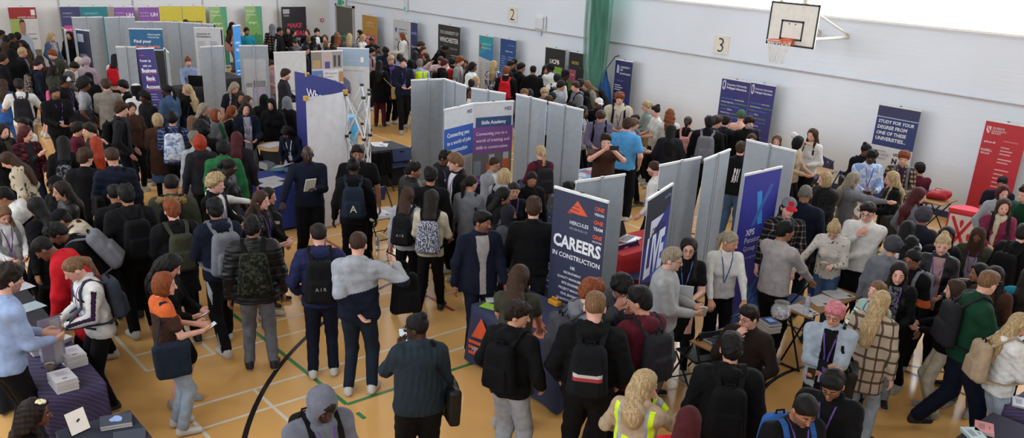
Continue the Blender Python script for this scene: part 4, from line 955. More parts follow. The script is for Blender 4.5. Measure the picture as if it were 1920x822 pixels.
# basketball goal
YB = 15.4; c4 = [at_y(u, v, YB) for u, v in ((1436, 82), (1526, 92), (1539, 9), (1447, 2))]; bx0 = (c4[0][0]+c4[3][0])/2; bx1 = (c4[1][0]+c4[2][0])/2; bz0 = (c4[0][2]+c4[1][2])/2; bz1 = (c4[2][2]+c4[3][2])/2
g = empty('mounted_basketball_hoop', (bx0, YB, bz0), 0, 'white basketball backboard with black border, orange ring and white net', 'basketball hoop'); W_, H_ = bx1-bx0, bz1-bz0
w = MB(); w.box((0, 0, 0), (W_, .03, H_)); w.build('backboard', flat('board_white', '#dedbd3', .45), g)
w = MB(); e = .035
for a, b_ in (((0, 0), (W_, e)), ((0, H_-e), (W_, H_)), ((0, 0), (e, H_)), ((W_-e, 0), (W_, H_))): w.box((a[0], -.004, a[1]), (b_[0], -.0005, b_[1]))
cx_ = W_*.5; q0, q1, z0_, z1_ = cx_-.25, cx_+.25, H_*.14, H_*.60
for a, b_ in (((q0, z0_), (q1, z0_+e)), ((q0, z1_-e), (q1, z1_)), ((q0, z0_), (q0+e, z1_)), ((q1-e, z0_), (q1, z1_))): w.box((a[0], -.004, a[1]), (b_[0], -.0005, b_[1]))
for dx in (-.07, .07): w.box((cx_+dx-.012, -.004, H_*.5), (cx_+dx+.012, -.0005, H_*.53))
w.build('board_markings', flat('board_black', '#25292f', .5), g)
w = MB(); rc = (cx_, -.36, .12); w.tube([(rc[0]+.225*math.cos(q), rc[1]+.225*math.sin(q), rc[2]) for q in np.linspace(0, 6.283, 28)[:-1]], .011, 8, 0, True); w.box((cx_-.1, -.15, .02), (cx_+.1, -.002, .14)); w.tube([(cx_-.08, -.14, .11), (cx_-.1, -.2, .12)], .012); w.tube([(cx_+.08, -.14, .11), (cx_+.1, -.2, .12)], .012); w.build('ring', flat('ring_orange', '#cf5a2c', .4), g)
w = MB()
for k in range(12):
    for sg in (1, -1):
        P_ = []
        for i in range(9):
            tt = i/8; rr = .225*(1-.45*tt**.8); q = k*math.pi/6+sg*tt*1.05; P_.append((rc[0]+rr*math.cos(q), rc[1]+rr*math.sin(q), rc[2]-.42*tt))
        w.tube(P_, .0075, 4)
w.build('net', flat('net_white', '#d9d9d6', .7), g)
w = MB()
for dx, dz in ((.22, .15), (W_-.22, .15)):
    w.tube([(dx, .03, dz), (dx, Y1-YB-.003, dz+.0)], .03, 8); w.tube([(dx, .03, H_*.9), (dx, Y1-YB-.012, dz+.05)], .022, 8)
w.tube([(.2, .05, H_*.9), (.2, .05, H_+1.0)], .045, 8); w.tube([(W_-.35, .05, H_*.9), (W_-.35, .05, H_+1.0)], .055, 8); w.tube([(.2, .05, H_+.95), (.2, Y1-YB-.012, H_+.95)], .04, 8)
w.build('support_arm', flat('arm_cream', '#cfc9bb', .5), g)
# green netting gathered on its rail, blue cloth beside it
YN = 16.35; pn = at_y(1121, 60, YN); xn = pn[0]; r = empty('division_net', (xn, YN, 1.1), 0, 'tall bunched green netting curtain hanging against the wall', 'net curtain')
def drape(nm, prof, folds, amp, mat, seed):
    w = MB(); n = 72; rg = random.Random(seed); ph = [rg.uniform(0, 6.28) for _ in range(4)]
    for i, (z, rx_, ry_, ox) in enumerate(prof):
        for j in range(n):
            q = 2*math.pi*j/n; k = 1+amp*math.sin(folds*q+ph[0]+.15*i)+amp*.5*math.sin((folds*2+1)*q+ph[1]); w.V.append((ox+rx_*k*math.cos(q), ry_*k*math.sin(q), z))
    for i in range(len(prof)-1):
        for j in range(n): w.F.append([i*n+j, i*n+(j+1) % n, (i+1)*n+(j+1) % n, (i+1)*n+j]); w.mi.append(0)
    w.F.append(list(range(n))); w.mi.append(0); w.build(nm, mat, r, True)
def netm(nm, c, a):
    m = bpy.data.materials.new(nm); t, b = nodes(m); n = noise(t, mapped(t, (1, 1, .15)), 9, 3); cs = srgb(c)
    t.links.new(ramp(t, n, [(.35, tuple(k*.7 for k in cs)), (.65, tuple(k*1.25 for k in cs))]), b.inputs['Base Color']); b.inputs['Roughness'].default_value = .9
    if a < 1:
        ck = t.nodes.new('ShaderNodeTexChecker'); ck.inputs['Scale'].default_value = 60; t.links.new(mapped(t), ck.inputs['Vector']); t.links.new(mth(t, 'MULTIPLY_ADD', ck.outputs[1], .5, a-.25), b.inputs['Alpha'])
    return m
drape('gathered_net', [(6.2, .26, .12, 0), (3.4, .25, .13, 0), (1.6, .25, .15, .02), (.7, .20, .14, .02), (.1, .12, .1, .03), (-.15, .05, .05, .04)], 9, .10, netm('net_green', '#136049', 1), 1)
drape('loose_net_edge', [(6.2, .44, .14, .0), (3.4, .43, .15, .0), (1.6, .42, .17, -.02), (.6, .36, .16, -.02), (.05, .24, .12, 0), (-.12, .1, .06, .02)], 11, .08, netm('net_pale', '#5d8f80', .45), 2)
w = MB(); w.box((-.9, -.04, 6.2), (.9, .04, 6.3)); w.build('net_rail', MTR, r)
pb = at_y(1135, 130, 16.45); r = empty('blue_groundsheet', (pb[0], 16.45, .55), 0, 'bright blue folded cloth hanging to a point beside the green netting', 'cloth')
zt = pb[2]-.55
drape('hung_cloth', [(zt, .03, .03, 0), (zt-.25, .1, .08, -.01), (zt*.6, .22, .13, -.04), (zt*.25, .3, .15, -.03), (.12, .26, .14, .05), (0, .12, .08, .16)], 5, .10, cloth('plain', 'blue'), 5)
MATS[('cloth', 'plain', 'blue')].name = 'blue_sheet'
w = MB(); w.tube([(0, 0, zt-.02), (.02, .3, zt+.3), (.02, .45, zt+.32)], .012, 6); w.build('strap', flat('strap_dark', '#2a2c30', .7), r)

# ------------------------------------------------------------------ display stands
SILVER = flat('banner_back_silver', '#8f979f', .5); ALU = flat('aluminium', '#b5b8bb', .35, .6); RAILW = flat('banner_rail', '#d2d4d6', .4)
BLK = flat('black_plastic', '#131316', .5)
def inkm(c, rough=.5): return flat('ink_'+c.strip('#'), c, rough)
BG = 'roller banners around the stands'
def banner(label, p0, p1, H=2.05, bg=None, rects=(), texts=(), greek=(), z0=.09, back=False, polys=(), name='roller_banner', extra=None, base=True, roll=0., foot=True):
    """p0, p1: floor points under the left and right edge as one stands in front of it"""
    p0, p1 = np.array(p0[:2], float), np.array(p1[:2], float); w = np.linalg.norm(p1-p0); e = (p1-p0)/w; c = (p0+p1)/2
    rz = math.atan2(e[1], e[0]); r = empty(name, (c[0], c[1], 0), rz, label, 'banner', BG)
    if roll: r.rotation_euler = (0, roll, rz)
    # local frame: x along the panel, -y towards the viewer, z up
    hh = H-z0; mats = []; idx = {}
    def M(cc):
        if cc not in idx: idx[cc] = len(mats); mats.append(SILVER if cc == 'silver' else inkm(cc))
        return idx[cc]
    b = MB(); th = .004
    front = bg if not back else 'silver'; rear = 'silver' if not back else (bg or '#c8c8cc')
    b.poly([(-w/2, -th, z0), (w/2, -th, z0), (w/2, -th, H), (-w/2, -th, H)], M(front)); b.poly([(w/2, th, z0), (-w/2, th, z0), (-w/2, th, H), (w/2, th, H)], M(rear))
    for x in (-w/2, w/2): b.poly([(x, -th, z0), (x, -th, H), (x, th, H), (x, th, z0)], M(rear))
    lay = [-.0055]
    X = lambda x: -w/2+x*w
    Z = lambda y: H-y*hh
    def rect(x0, y0, x1, y1, cc): lay[0] -= .0002; y = lay[0]; b.poly([(X(x0), y, Z(y1)), (X(x1), y, Z(y1)), (X(x1), y, Z(y0)), (X(x0), y, Z(y0))], M(cc))
    for q in rects: rect(*q)
    for pts, cc in polys: lay[0] -= .0002; b.poly([(X(x), lay[0], Z(y)) for x, y in pts], M(cc))
    rg = random.Random(len(label))
    for x0, y0, x1, n, dy, hgt, cc in greek:
        for i in range(n): rect(x0, y0+i*dy, x0+(x1-x0)*rg.uniform(.6, 1), y0+i*dy+hgt, cc)
    for tx in texts:
        s, x, y, wf, cc = tx[:5]; al = tx[5] if len(tx) > 5 else 'l'; bold = tx[6] if len(tx) > 6 else .015; it = tx[7] if len(tx) > 7 else 0.; hm = tx[8] if len(tx) > 8 else 1.
        V, F = text_mesh(s, bold, it)
        if not len(V): continue
        tw = V[:, 0].max()-V[:, 0].min(); k = wf*w/tw; ox = X(x)-(V[:, 0].min()*k if al == 'l' else (V[:, 0].min()+tw/2)*k if al == 'c' else V[:, 0].max()*k); lay[0] -= .0003
        i0 = len(b.V); b.V += [(ox+q[0]*k, lay[0], Z(y)+q[1]*k*hm) for q in V]; b.F += [[i0+j for j in f] for f in F]; b.mi += [M(cc)]*len(F)
    b.build('graphic_panel', mats, r)
    b = MB(); b.box((-w/2-.004, -.014, H-.012), (w/2+.004, .014, H+.018), 0, None, .003); b.build('top_rail', RAILW, r)
    if base:
        b = MB(); b.box((-w/2-.01, -.06, .012), (w/2+.01, .06, z0), 0, None, .01); b.build('base_cassette', ALU, r)
        s_ = -1 if back else 1
        b = MB(); b.tube([(0, s_*.035, z0-.01), (0, s_*.028, H+.005)], .009, 8); b.box((-.02, s_*.02-.012, H-.02), (.02, s_*.02+.012, H+.03)); b.build('support_pole', ALU if back else BLK, r)
        if foot:
            for x in (-.28*w, .28*w): b = MB(); b.box((x-.02, -.17, 0), (x+.02, .17, .012)); b.build('foot', BLK, r)
    if extra: extra(r, w, H)
    return r
def bz(tl, tr, H=2.05): return at_z(*tl, H), at_z(*tr, H)
def wallb(ul, ur, vt, y=16.62, drop=0.):
    a = at_y(ul, vt[0], y); b_ = at_y(ur, vt[1], y); return a, b_, (a[2]+b_[2])/2
def backb(ul, ur, vt, x=-30.35): a = at_x(ul, vt, x); b_ = at_x(ur, vt, x); return a, b_, (a[2]+b_[2])/2
W_ = '#c9c9cb'; NV = '#232850'
def BW(label, ul, ur, vt, **k): a, b_, H = wallb(ul, ur, vt); return banner(label, a, b_, H, **k)
def BB(label, ul, ur, vt, **k): a, b_, H = backb(ul, ur, vt); return banner(label, a, b_, H, **k)
# back wall, left to right
BB('red-topped university banner with portrait of a man on white, far left', 14, 66, 13, bg='#b7b7b6', rects=[(0, 0, 1, .17, '#8a1b22'), (.8, .04, .95, .12, '#d0c9c9'), (0, .17, .42, .62, '#8a9a52'), (.55, .62, 1, .78, '#5d5a48')], texts=[('UNIVERSITY OF LEEDS', .3, .155, .64, '#d8cfcf'), ('Ready for', .62, .40, .28, '#6b6b6d'), ('Leeds', .7, .47, .2, '#4a4a4c')],
   polys=[([(.15, .95), (.18, .5), (.3, .38), (.55, .38), (.72, .5), (.8, .8), (.74, .82), (.66, .6), (.66, .95)], '#8f9bb0'), ([(.34, .38), (.33, .25), (.4, .2), (.5, .2), (.55, .26), (.53, .36), (.46, .42)], '#8f6a55'), ([(.33, .27), (.34, .2), (.42, .17), (.52, .19), (.55, .27), (.5, .22), (.38, .22)], '#2d221c')])
BB('navy university banner with pink Study band, back wall', 111, 149, 12, bg='#33345f', rects=[(.1, .28, 1, .38, '#b04080')], texts=[('UNIVERSITY', .1, .11, .5, '#a7a7c4'), ('OF ROEHAMPTON', .1, .16, .6, '#a7a7c4'), ('Study with us', .14, .355, .8, '#dcd4dc')], greek=[(.12, .45, .8, 9, .06, .02, '#8085b5')])
BB('teal university banner on the back wall beside the navy one', 149.5, 200, 12, bg='#17727d', texts=[('UNIVERSITY', .12, .12, .55, '#7fb3b8'), ('OF ROEHAMPTON', .12, .19, .62, '#7fb3b8'), ('LONDON', .12, .26, .4, '#7fb3b8')])
BB('narrow tan banner edge on the back wall', 200.5, 212, 12, bg='#8a8276', texts=[('U', .3, .2, .3, '#6d665c')])
BB('purple UH banner on the back wall, leftmost of the two', 213, 251, 13, bg='#7a4a94', texts=[('University of', .08, .1, .42, '#c9b8d4'), ('Hertfordshire', .08, .15, .42, '#c9b8d4'), ('UH', .58, .15, .34, '#dcd2e2', 'l', .03), ('GOLD RATED', .12, .34, .7, '#3b234c')])
BB('purple UH banner with Gold Rated lettering, rightmost of the two', 258, 297, 13, bg='#7a4a94', texts=[('University of', .08, .1, .42, '#c9b8d4'), ('Hertfordshire', .08, .15, .42, '#c9b8d4'), ('UH', .58, .15, .34, '#dcd2e2', 'l', .03), ('GOLD', .14, .32, .45, '#ddd5e2', 'l', .03), ('RATED', .14, .40, .5, '#ddd5e2', 'l', .03)])
BB('yellow banner reading Not just a pretty place', 297.5, 340, 11, bg='#c3b436', texts=[('Not just a', .1, .27, .68, '#2b2a20', 'l', .025), ('pretty place', .1, .35, .8, '#2b2a20', 'l', .025)], greek=[(.1, .45, .8, 8, .06, .02, '#8b8038')])
BB('yellow banner reading Subject areas', 341, 384, 11, bg='#c3b436', texts=[('Subject areas:', .1, .27, .75, '#2b2a20', 'l', .02)], greek=[(.1, .36, .45, 8, .06, .02, '#6f682e'), (.55, .36, .9, 8, .06, .02, '#6f682e')])
def green(label, a, b_, v): BB(label, a, b_, v, bg='#6d9a55', rects=[(0, .5, 1, 1, '#3f8156')], polys=[([(0, 0), (.8, 0), (0, .3)], '#8aa86a'), ([(.6, 0), (1, 0), (1, .6)], '#4f9470'), ([(.1, .8), (.6, .45), (1, .75), (1, 1), (.3, 1)], '#357a58')], texts=[('Prifysgol', .1, .10, .5, '#b9cfae'), ('University', .1, .16, .55, '#b9cfae'), ('Bangor', .2, .30, .5, '#c8d8c0')])
green('green university banner beside the yellow Subject areas banner', 391, 424, 12); green('green university banner standing alone on the back wall', 458, 490, 11)
BB('black banner with pink MAKE IT REAL lettering', 527, 573, 12, bg='#1d1c20', rects=[(.06, .05, .32, .13, '#aaa9ac'), (.08, .15, .3, .18, '#7a7a7d')], texts=[('MAKE', .2, .38, .62, '#c23457', 'l', .03, .2), ('IT REAL', .12, .52, .82, '#c23457', 'l', .03, .2), ('step', .5, .6, .24, '#a5a5a8'), ('forward', .55, .67, .24, '#77777a')])
# right wall, left to right
BW('ochre banner with pink text band by the grey door', 679, 707, (27, 31), bg='#a97f38', rects=[(.05, .35, .86, .5, '#b3375a')], texts=[('Foundation', .1, .41, .7, '#e0c8cc'), ('Medicine', .1, .48, .6, '#e0c8cc'), ('UNIVERSITY', .3, .15, .5, '#d0b890'), ('OF BRIGHTON', .3, .2, .5, '#d0b890')], greek=[(.2, .58, .5, 7, .06, .015, '#806030'), (.55, .58, .85, 7, .06, .015, '#806030')])
BW('white university banner behind the large ginger-haired woman', 737.5, 770, (36, 40), bg='#b9bcc2', texts=[('UNIVERSITY OF', .3, .17, .5, '#5a6690'), ('EAST LONDON', .3, .22, .5, '#5a6690'), ('Who can we help?', .12, .36, .7, '#6c7292')], polys=[([(.1, .17), (.16, .12), (.22, .17), (.16, .23)], '#2f3f80')], greek=[(.1, .46, .8, 9, .05, .015, '#9a9fae')])
BW('narrow navy banner beside the white university banner', 770.5, 783, (41, 43), bg='#2c3566', texts=[('study', .1, .2, .8, '#8d95c0'), ('Careers', .05, .42, .85, '#d0d3e0')])
BW('black banner reading The University of Winchester', 822, 863.5, (45, 50), bg='#232528', texts=[('THE UNIVERSITY OF', .08, .14, .84, '#b9b9b9', 'l', .015, 0, 1.3), ('WINCHESTER', .08, .26, .84, '#d2d2d2', 'l', .02, 0, 1.3), ('THE PLACE TO BECOME', .1, .36, .78, '#8e8e90')], greek=[(.1, .42, .4, 3, .04, .015, '#8e8e90'), (.6, .44, .9, 1, .04, .012, '#9e9ea0')], polys=[([(.72, .75), (.7, .62), (.74, .5), (.8, .5), (.82, .62), (.88, .72), (.82, .8)], '#b5b2c4'), ([(.7, .66), (.77, .6), (.78, .7)], '#6a4a9a')])
BW('teal and white banner with two columns of small print', 899, 925.5, (65, 70), bg='#b3b9be', rects=[(0, 0, 1, .33, '#2f8f9d')], polys=[([(0, .33), (1, .1), (1, .38)], '#2f75ac'), ([(.06, .2), (.1, .12), (.16, .14), (.14, .24)], '#93433c')], texts=[('UNIVERSITY OF', .2, .14, .65, '#a9d5d5'), ('PORTSMOUTH', .2, .2, .65, '#a9d5d5')], greek=[(.08, .42, .28, 14, .035, .01, '#8b9096'), (.5, .42, .8, 14, .035, .01, '#8b9096')])
BW('royal blue banner with small white print', 939, 968.5, (72, 75), bg='#21457f', texts=[('Subject areas', .35, .19, .45, '#c3cfe0'), ('YORK ST JOHN', .5, .1, .4, '#93aacb')], greek=[(.08, .26, .42, 14, .035, .01, '#7f99c2'), (.52, .26, .9, 12, .035, .01, '#7f99c2')])
BW('black banner reading UCFB with lime green strip', 1023.5, 1061, (88, 93.5), bg='#1b1d22', polys=[([(.06, .26), (.9, .26), (.86, .40), (.04, .40)], '#6ea03c')], rects=[(0, .44, 1, .53, '#c0c3c6')], texts=[('UCFB', .25, .22, .48, '#d6d6d6', 'l', .03), ('OPEN MIND WIN BIG', .12, .35, .7, '#a5c585'), ('WHAT WE TEACH', .2, .51, .6, '#3a3d50')], greek=[(.42, .6, .52, 4, .1, .05, '#5d8a3c'), (.62, .6, .74, 4, .1, .05, '#5d8a3c')])
BW('black banner with yellow rings and stadium pictures', 1068, 1097, (95, 102), bg='#1a1b22', rects=[(.03, .25, .5, .42, '#8d4a60'), (.03, .42, .5, .56, '#4f7a40'), (.05, .62, .3, .78, '#9aa2a8'), (.45, .6, 1, .72, '#8d93a8'), (.4, .72, 1, .85, '#35548f'), (.36, .85, 1, .95, '#3f6a4a')], texts=[('OOO', .2, .17, .45, '#b19a2a', 'l', .03)], polys=[([(.8, .6), (.95, .35), (1, .35), (.88, .6)], '#b19a2a')])
BW('navy banner headed University with violet and white lists', 1155, 1187, (111, 117), bg='#1c2556', texts=[('UNIVERSITY', .32, .1, .55, '#d0d2dc', 'l', .02), ('OF', .32, .14, .15, '#d0d2dc', 'l', .02), ('BUCKINGHAM', .32, .185, .6, '#d0d2dc', 'l', .02), ('Undergraduate', .06, .28, .5, '#7b62b0')], polys=[([(.1, .17), (.12, .07), (.2, .06), (.26, .1), (.24, .18)], '#9fa6c4'), ([(.6, .5), (1, .4), (1, .9), (.7, .8)], '#23306c')], greek=[(.06, .33, .62, 3, .03, .012, '#b5b8cc'), (.06, .45, .55, 3, .035, .012, '#b5b8cc'), (.06, .6, .5, 4, .04, .012, '#b5b8cc'), (.02, .8, .3, 4, .04, .012, '#b5b8cc')])
def swan(label, ul, ur, vt):
    rows = []; cs = ['#3f7fc4', '#c9c9d8', '#6d9a3a']; words = ['Accounting and Finance', 'American Studies', 'Aerospace Engineering', 'Applied Medical Sciences', 'Biochemistry', 'Business Management', 'Chemistry', 'Classics', 'Computer Science', 'Creative Writing', 'Criminology', 'Early Childhood Studies', 'Education', 'Egyptology', 'English Literature', 'Geography', 'Human Geography', 'Law', 'Mathematics', 'Medical Genetics', 'Nursing', 'Physics', 'Politics', 'Psychology', 'Sport Science', 'Translation', 'Zoology', 'War and Society']
    tx = [('Swansea University', .2, .075, .7, '#d2d2de', 'l', .015, .1), ('Prifysgol Abertawe', .2, .115, .7, '#d2d2de', 'l', .025, .1)]; rg = random.Random(ul)
    for i in range(17):
        x = .06+rg.uniform(0, .04); y = .24+i*.043
        for j in range(2): wd = words[(i*2+j) % len(words)]; wf = min(.44, .021*len(wd)); tx.append((wd, x, y, wf, cs[(i+j) % 3], 'l', .02, .1, 1.25)); x += wf+.03
    BW(label, ul, ur, vt, bg='#2a2a6c', texts=tx, polys=[([(.05, .12), (.04, .05), (.08, .02), (.14, .02), (.17, .06), (.15, .12), (.1, .14)], '#b9b9cc'), ([(.07, .1), (.07, .05), (.1, .04), (.13, .06), (.12, .11)], '#2a2a6c')])
swan('purple-blue Swansea University banner, left of the pair', 1354.5, 1408, (147, 154)); swan('purple-blue Swansea University banner, right of the pair', 1409, 1455.5, (154, 162))
BW('white and navy banner reading Study for your degree', 1649, 1728, (197, 207.5), bg='#c3c6cb', rects=[(0, .12, 1, .42, '#1e2f66'), (0, 0, 1, .12, '#2a2c55'), (0, .115, 1, .125, '#9aa4c8'), (0, .71, 1, 1, '#1f4a9a')],
   texts=[('STUDY FOR YOUR', .06, .18, .86, '#d4d6dd', 'l', .025, .08), ('DEGREE FROM', .06, .24, .72, '#d4d6dd', 'l', .025, .08), ('ONE OF THESE', .06, .30, .72, '#d4d6dd', 'l', .025, .08), ('UNIVERSITIES...', .06, .36, .74, '#d4d6dd', 'l', .025, .08), ('OXFORD', .14, .485, .24, '#6d7078'), ('BROOKES', .06, .525, .4, '#5d6068', 'l', 0), ('UNIVERSITY', .1, .56, .32, '#7d8088'), ('UO', .57, .5, .13, '#15161a', 'l', .04), ('N', .56, .58, .12, '#15161a', 'l', .06), ('University of', .72, .53, .22, '#55585f'), ('Northampton', .72, .565, .24, '#55585f'), ('Coventry', .55, .66, .4, '#2f63b0', 'l', .02), ('University', .55, .70, .36, '#6f8fc0'), ('Buckinghamshire', .1, .65, .3, '#8a7880'), ('New University', .1, .69, .34, '#8a7880'), ('FIND OUT MORE: THE CAMPUS', .15, .8, .8, '#cfd4e0', 'l', .02)])
BW("red Queen's University banner beside the red counter", 1850, 1931, (225, 239), bg='#a81e2b', texts=[("QUEEN'S", .19, .07, .28, '#d8c4c4', 'l', .01), ('UNIVERSITY', .19, .095, .34, '#d8c4c4', 'l', .01), ('BELFAST', .19, .115, .22, '#d8c4c4', 'l', .01), ('qub.ac.uk', .06, .2, .28, '#dccaca', 'l', .02), ('RUSSELL', .04, .28, .26, '#dccaca', 'l', .02), ('GROUP', .04, .31, .22, '#dccaca', 'l', .02)], polys=[([(.05, .05), (.16, .05), (.16, .09), (.105, .12), (.05, .09)], '#cdb9ba'), ([(.06, .055), (.08, .055), (.15, .09), (.13, .1)], '#a81e2b')], greek=[(.5, .16, .85, 1, .02, .01, '#c2686f'), (.48, .22, .8, 3, .03, .011, '#cf9a9d'), (.47, .33, .8, 2, .03, .011, '#cf9a9d'), (.46, .43, .8, 10, .04, .011, '#cf9a9d')])
# free-standing banners, front side to us
A_, B_ = bz((142, 55), (167, 58)); banner('dark slate banner with white text boxes, left aisle', A_, B_, bg='#322f3c', rects=[(.05, .05, .5, .15, '#b5bac2'), (.1, .3, .62, .39, '#85868f'), (.1, .41, .55, .5, '#85868f'), (.08, .53, .75, .58, '#8e8f98')], texts=[('ONE OF', .13, .375, .45, '#322f3c', 'l', .03), ('A KIND', .12, .485, .4, '#322f3c', 'l', .03)])
A_, B_ = bz((241, 54), (304, 55)); banner('blue-topped banner reading Find your dream degree', A_, B_, bg='#1b1c20', rects=[(0, 0, 1, .26, '#1d5a86'), (0, .26, 1, .275, '#c4ccd2')], texts=[('Newcastle', .55, .08, .38, '#b9cad6'), ('University', .55, .115, .34, '#b9cad6'), ('Find your', .12, .175, .52, '#dadde0', 'l', .025), ('dream degree', .12, .24, .78, '#d9734f', 'l', .025)])
A_, B_ = bz((254, 88), (288, 92)); _s = (B_-A_)/np.linalg.norm(B_-A_)*.23; A_, B_ = A_+_s, B_+_s; banner('purple banner reading Power up with our Business Bank Account', A_, B_, bg='#2e2a6c', rects=[(.14, .272, .95, .28, '#b03a55'), (.3, .36, .8, .368, '#b03a55'), (.2, .452, .98, .46, '#b03a55')], texts=[('NatWest', .12, .08, .3, '#c25a6a'), ('Power up', .12, .145, .6, '#d3d2e2', 'l', .02), ('with our', .22, .20, .5, '#d3d2e2', 'l', .02), ('Business', .12, .262, .82, '#e0dfec', 'l', .025), ('Bank', .3, .35, .5, '#e0dfec', 'l', .025), ('Account', .2, .44, .78, '#e0dfec', 'l', .025)], greek=[(.16, .5, .85, 3, .03, .01, '#8a86b8'), (.16, .62, .75, 4, .035, .01, '#8a86b8'), (.2, .82, .6, 1, .03, .014, '#c9c8dc')], roll=-.11)
A_, B_ = bz((363, 52), (418, 53)); banner('white University of Northampton banner with long course list', A_, B_, bg='#b4b6ba', texts=[('University of', .08, .09, .46, '#45464c', 'l', .02), ('Northampton', .08, .125, .48, '#45464c', 'l', .02)], greek=[(.1, .18, .42, 24, .028, .011, '#85878c'), (.52, .18, .88, 22, .028, .011, '#85878c')], rects=[(.91, .02, .97, .7, '#26272b')])
A_, B_ = bz((436, 49), (447.5, 45)); banner('bright blue banner seen almost edge-on', A_, (A_[0]-.45*.5, A_[1]+.62*.5), bg='#2f83c8', texts=[('open', .2, .25, .6, '#cfdfee'), ('days', .2, .35, .6, '#cfdfee'), ('study', .2, .5, .6, '#a9cdea')], polys=[([(0, .7), (1, .5), (1, .8), (0, .95)], '#2a5fb0')], greek=[(.2, .62, .8, 6, .05, .02, '#b5d2ec')])
A_, B_ = bz((513, 99), (573, 97)); banner('plain white university banner with round emblem, behind bearded man', A_, B_, bg='#bcbdbf', texts=[('University', .42, .45, .44, '#55575c', 'l', 0), ('of Winchester', .42, .53, .5, '#55575c', 'l', 0)], polys=[([(.18+.1*math.cos(q), .47+.04*math.sin(q)) for q in np.linspace(0, 6.0, 16)]+[(.18+.075*math.cos(q), .47+.03*math.sin(q)) for q in np.linspace(6.0, 0, 16)], '#3a3b40')])
A_, B_ = bz((583, 97), (642, 95)); banner('photo-grid banner reading 200 courses across a wide range of subjects', A_, B_, bg='#b6b8bd', rects=[(0, .01, .33, .2, '#7d7468'), (.04, .1, .28, .2, '#a38a62'), (.35, .01, .63, .2, '#a99a96'), (.42, .12, .58, .2, '#473a7c'), (.65, .01, .98, .2, '#8d8683'), (.7, .05, .78, .18, '#35323a'), (.84, .05, .92, .18, '#35323a'), (0, .22, .35, .42, '#4a6ea8'), (.06, .3, .14, .42, '#a08d80'), (.2, .26, .3, .42, '#94755f'), (.86, .24, 1, .36, '#a3774a'), (.37, .22, .84, .42, '#c3c4c8')], texts=[('200 courses', .41, .265, .38, '#6a6c72'), ('across a', .41, .305, .28, '#6a6c72'), ('wide range', .41, .35, .35, '#6a6c72'), ('of subjects.', .41, .395, .36, '#6a6c72')], greek=[(.4, .5, .9, 6, .06, .015, '#9b9da2')])
A_, B_ = bz((632, 90), (692, 92)); uk = [(.66, .30), (.72, .28), (.78, .33), (.74, .37), (.8, .41), (.76, .46), (.82, .52), (.86, .60), (.9, .66), (.86, .72), (.72, .74), (.66, .72), (.74, .68), (.68, .62), (.74, .58), (.68, .5), (.7, .44), (.63, .38)]
banner('pale banner with light blue map of Britain', A_, B_, bg='#b9bcc0', rects=[(0, 0, 1, .21, '#8fa7be'), (.73, .1, .82, .16, '#d6dadd')], polys=[(uk, '#a2b6cd'), ([(.08, .4), (.2, .34), (.38, .4), (.42, .5), (.3, .58), (.12, .54)], '#6b6d85'), ([(.2, .54), (.4, .52), (.42, .58), (.22, .6)], '#a87f95'), ([(.55, .8), (.7, .78), (.74, .84), (.66, .92), (.58, .87)], '#c2b193'), ([(.62, .95), (.72, .92), (.76, .95), (.68, .99)], '#b58aae'), ([(.84, 1), (.95, .95), (1, .95), (1, 1)], '#c093ac')], texts=[('university of suffolk', .3, .145, .4, '#c6d2de', 'l', 0), ('A wide range of opportunity', .1, .27, .7, '#8d8f96', 'l', 0)], greek=[(.5, .74, .8, 4, .03, .01, '#93959c')])
hs = [(at_z(833, 207, 2.05)), at_z(888, 195, 2.05), at_z(963, 190, 2.05)]
HD = dict(greek=[(.1, .045, .4, 1, .02, .012, '#3d5aa8'), (.45, .045, .6, 1, .02, .012, '#a86a68'), (.05, .085, .9, 1, .02, .003, '#8f949c')])
banner('blue and white banner reading Connecting you to a world of jobs', hs[0], hs[1], bg='#b9bdc2', rects=[(0, .16, 1, .42, '#1d4a99'), (0, .42, 1, .66, '#8d8984'), (.15, .47, .32, .62, '#b0562c'), (.2, .43, .28, .47, '#d0d0d0'), (.45, .5, .62, .64, '#9b6a4c'), (.5, .43, .58, .48, '#d0d0d0'), (.75, .45, .95, .64, '#77747a'), (0, .66, 1, .9, '#1f4590'), (0, .9, 1, 1, '#b9bdc2')], texts=[('HS2', .78, .065, .16, '#33456c', 'l', .02), ('Connecting you', .1, .235, .75, '#d3dae8', 'l', .02), ('to a world of jobs', .1, .30, .82, '#d3dae8', 'l', .02), ('in construction', .1, .365, .70, '#d3dae8', 'l', .02), ('Find a job', .55, .71, .35, '#a9bbdc')], greek=[(.2, .76, .9, 3, .05, .02, '#8ea6d4')], **{})
banner('purple and white Skills Academy banner with hard-hat photos', hs[1], hs[2], bg='#bcbec3', rects=[(.06, .12, .96, .205, '#24416e'), (0, .205, 1, .435, '#6b3f80'), (0, .435, 1, .63, '#5a5658'), (.04, .5, .22, .63, '#6d7c86'), (.36, .53, .62, .63, '#b0562c'), (.42, .45, .56, .53, '#9a9a9c'), (.76, .5, .96, .63, '#a8572c'), (.78, .44, .92, .5, '#a2a2a4'), (0, .63, 1, .86, '#6b3f80'), (0, .86, 1, 1, '#8b8a8e')], texts=[('HS2', .78, .07, .17, '#33456c', 'l', .02), ('Skills Academy', .2, .18, .62, '#d6dbe4', 'l', .025), ('Connecting you to a', .08, .275, .78, '#d6cbdc', 'l', .015), ('world of training and', .08, .335, .84, '#d6cbdc', 'l', .015), ('skills in construction', .08, .395, .8, '#d6cbdc', 'l', .015), ("Looking for work but don't have", .06, .68, .84, '#bfaccb', 'l', .01), ('the skills or a CSCS card?', .06, .715, .62, '#bfaccb', 'l', .01)], greek=[(.1, .745, .55, 3, .035, .014, '#b5a0c2')], **{})
tri = [([(.28, .125), (.46, .04), (.66, .115)], '#c9502e')]
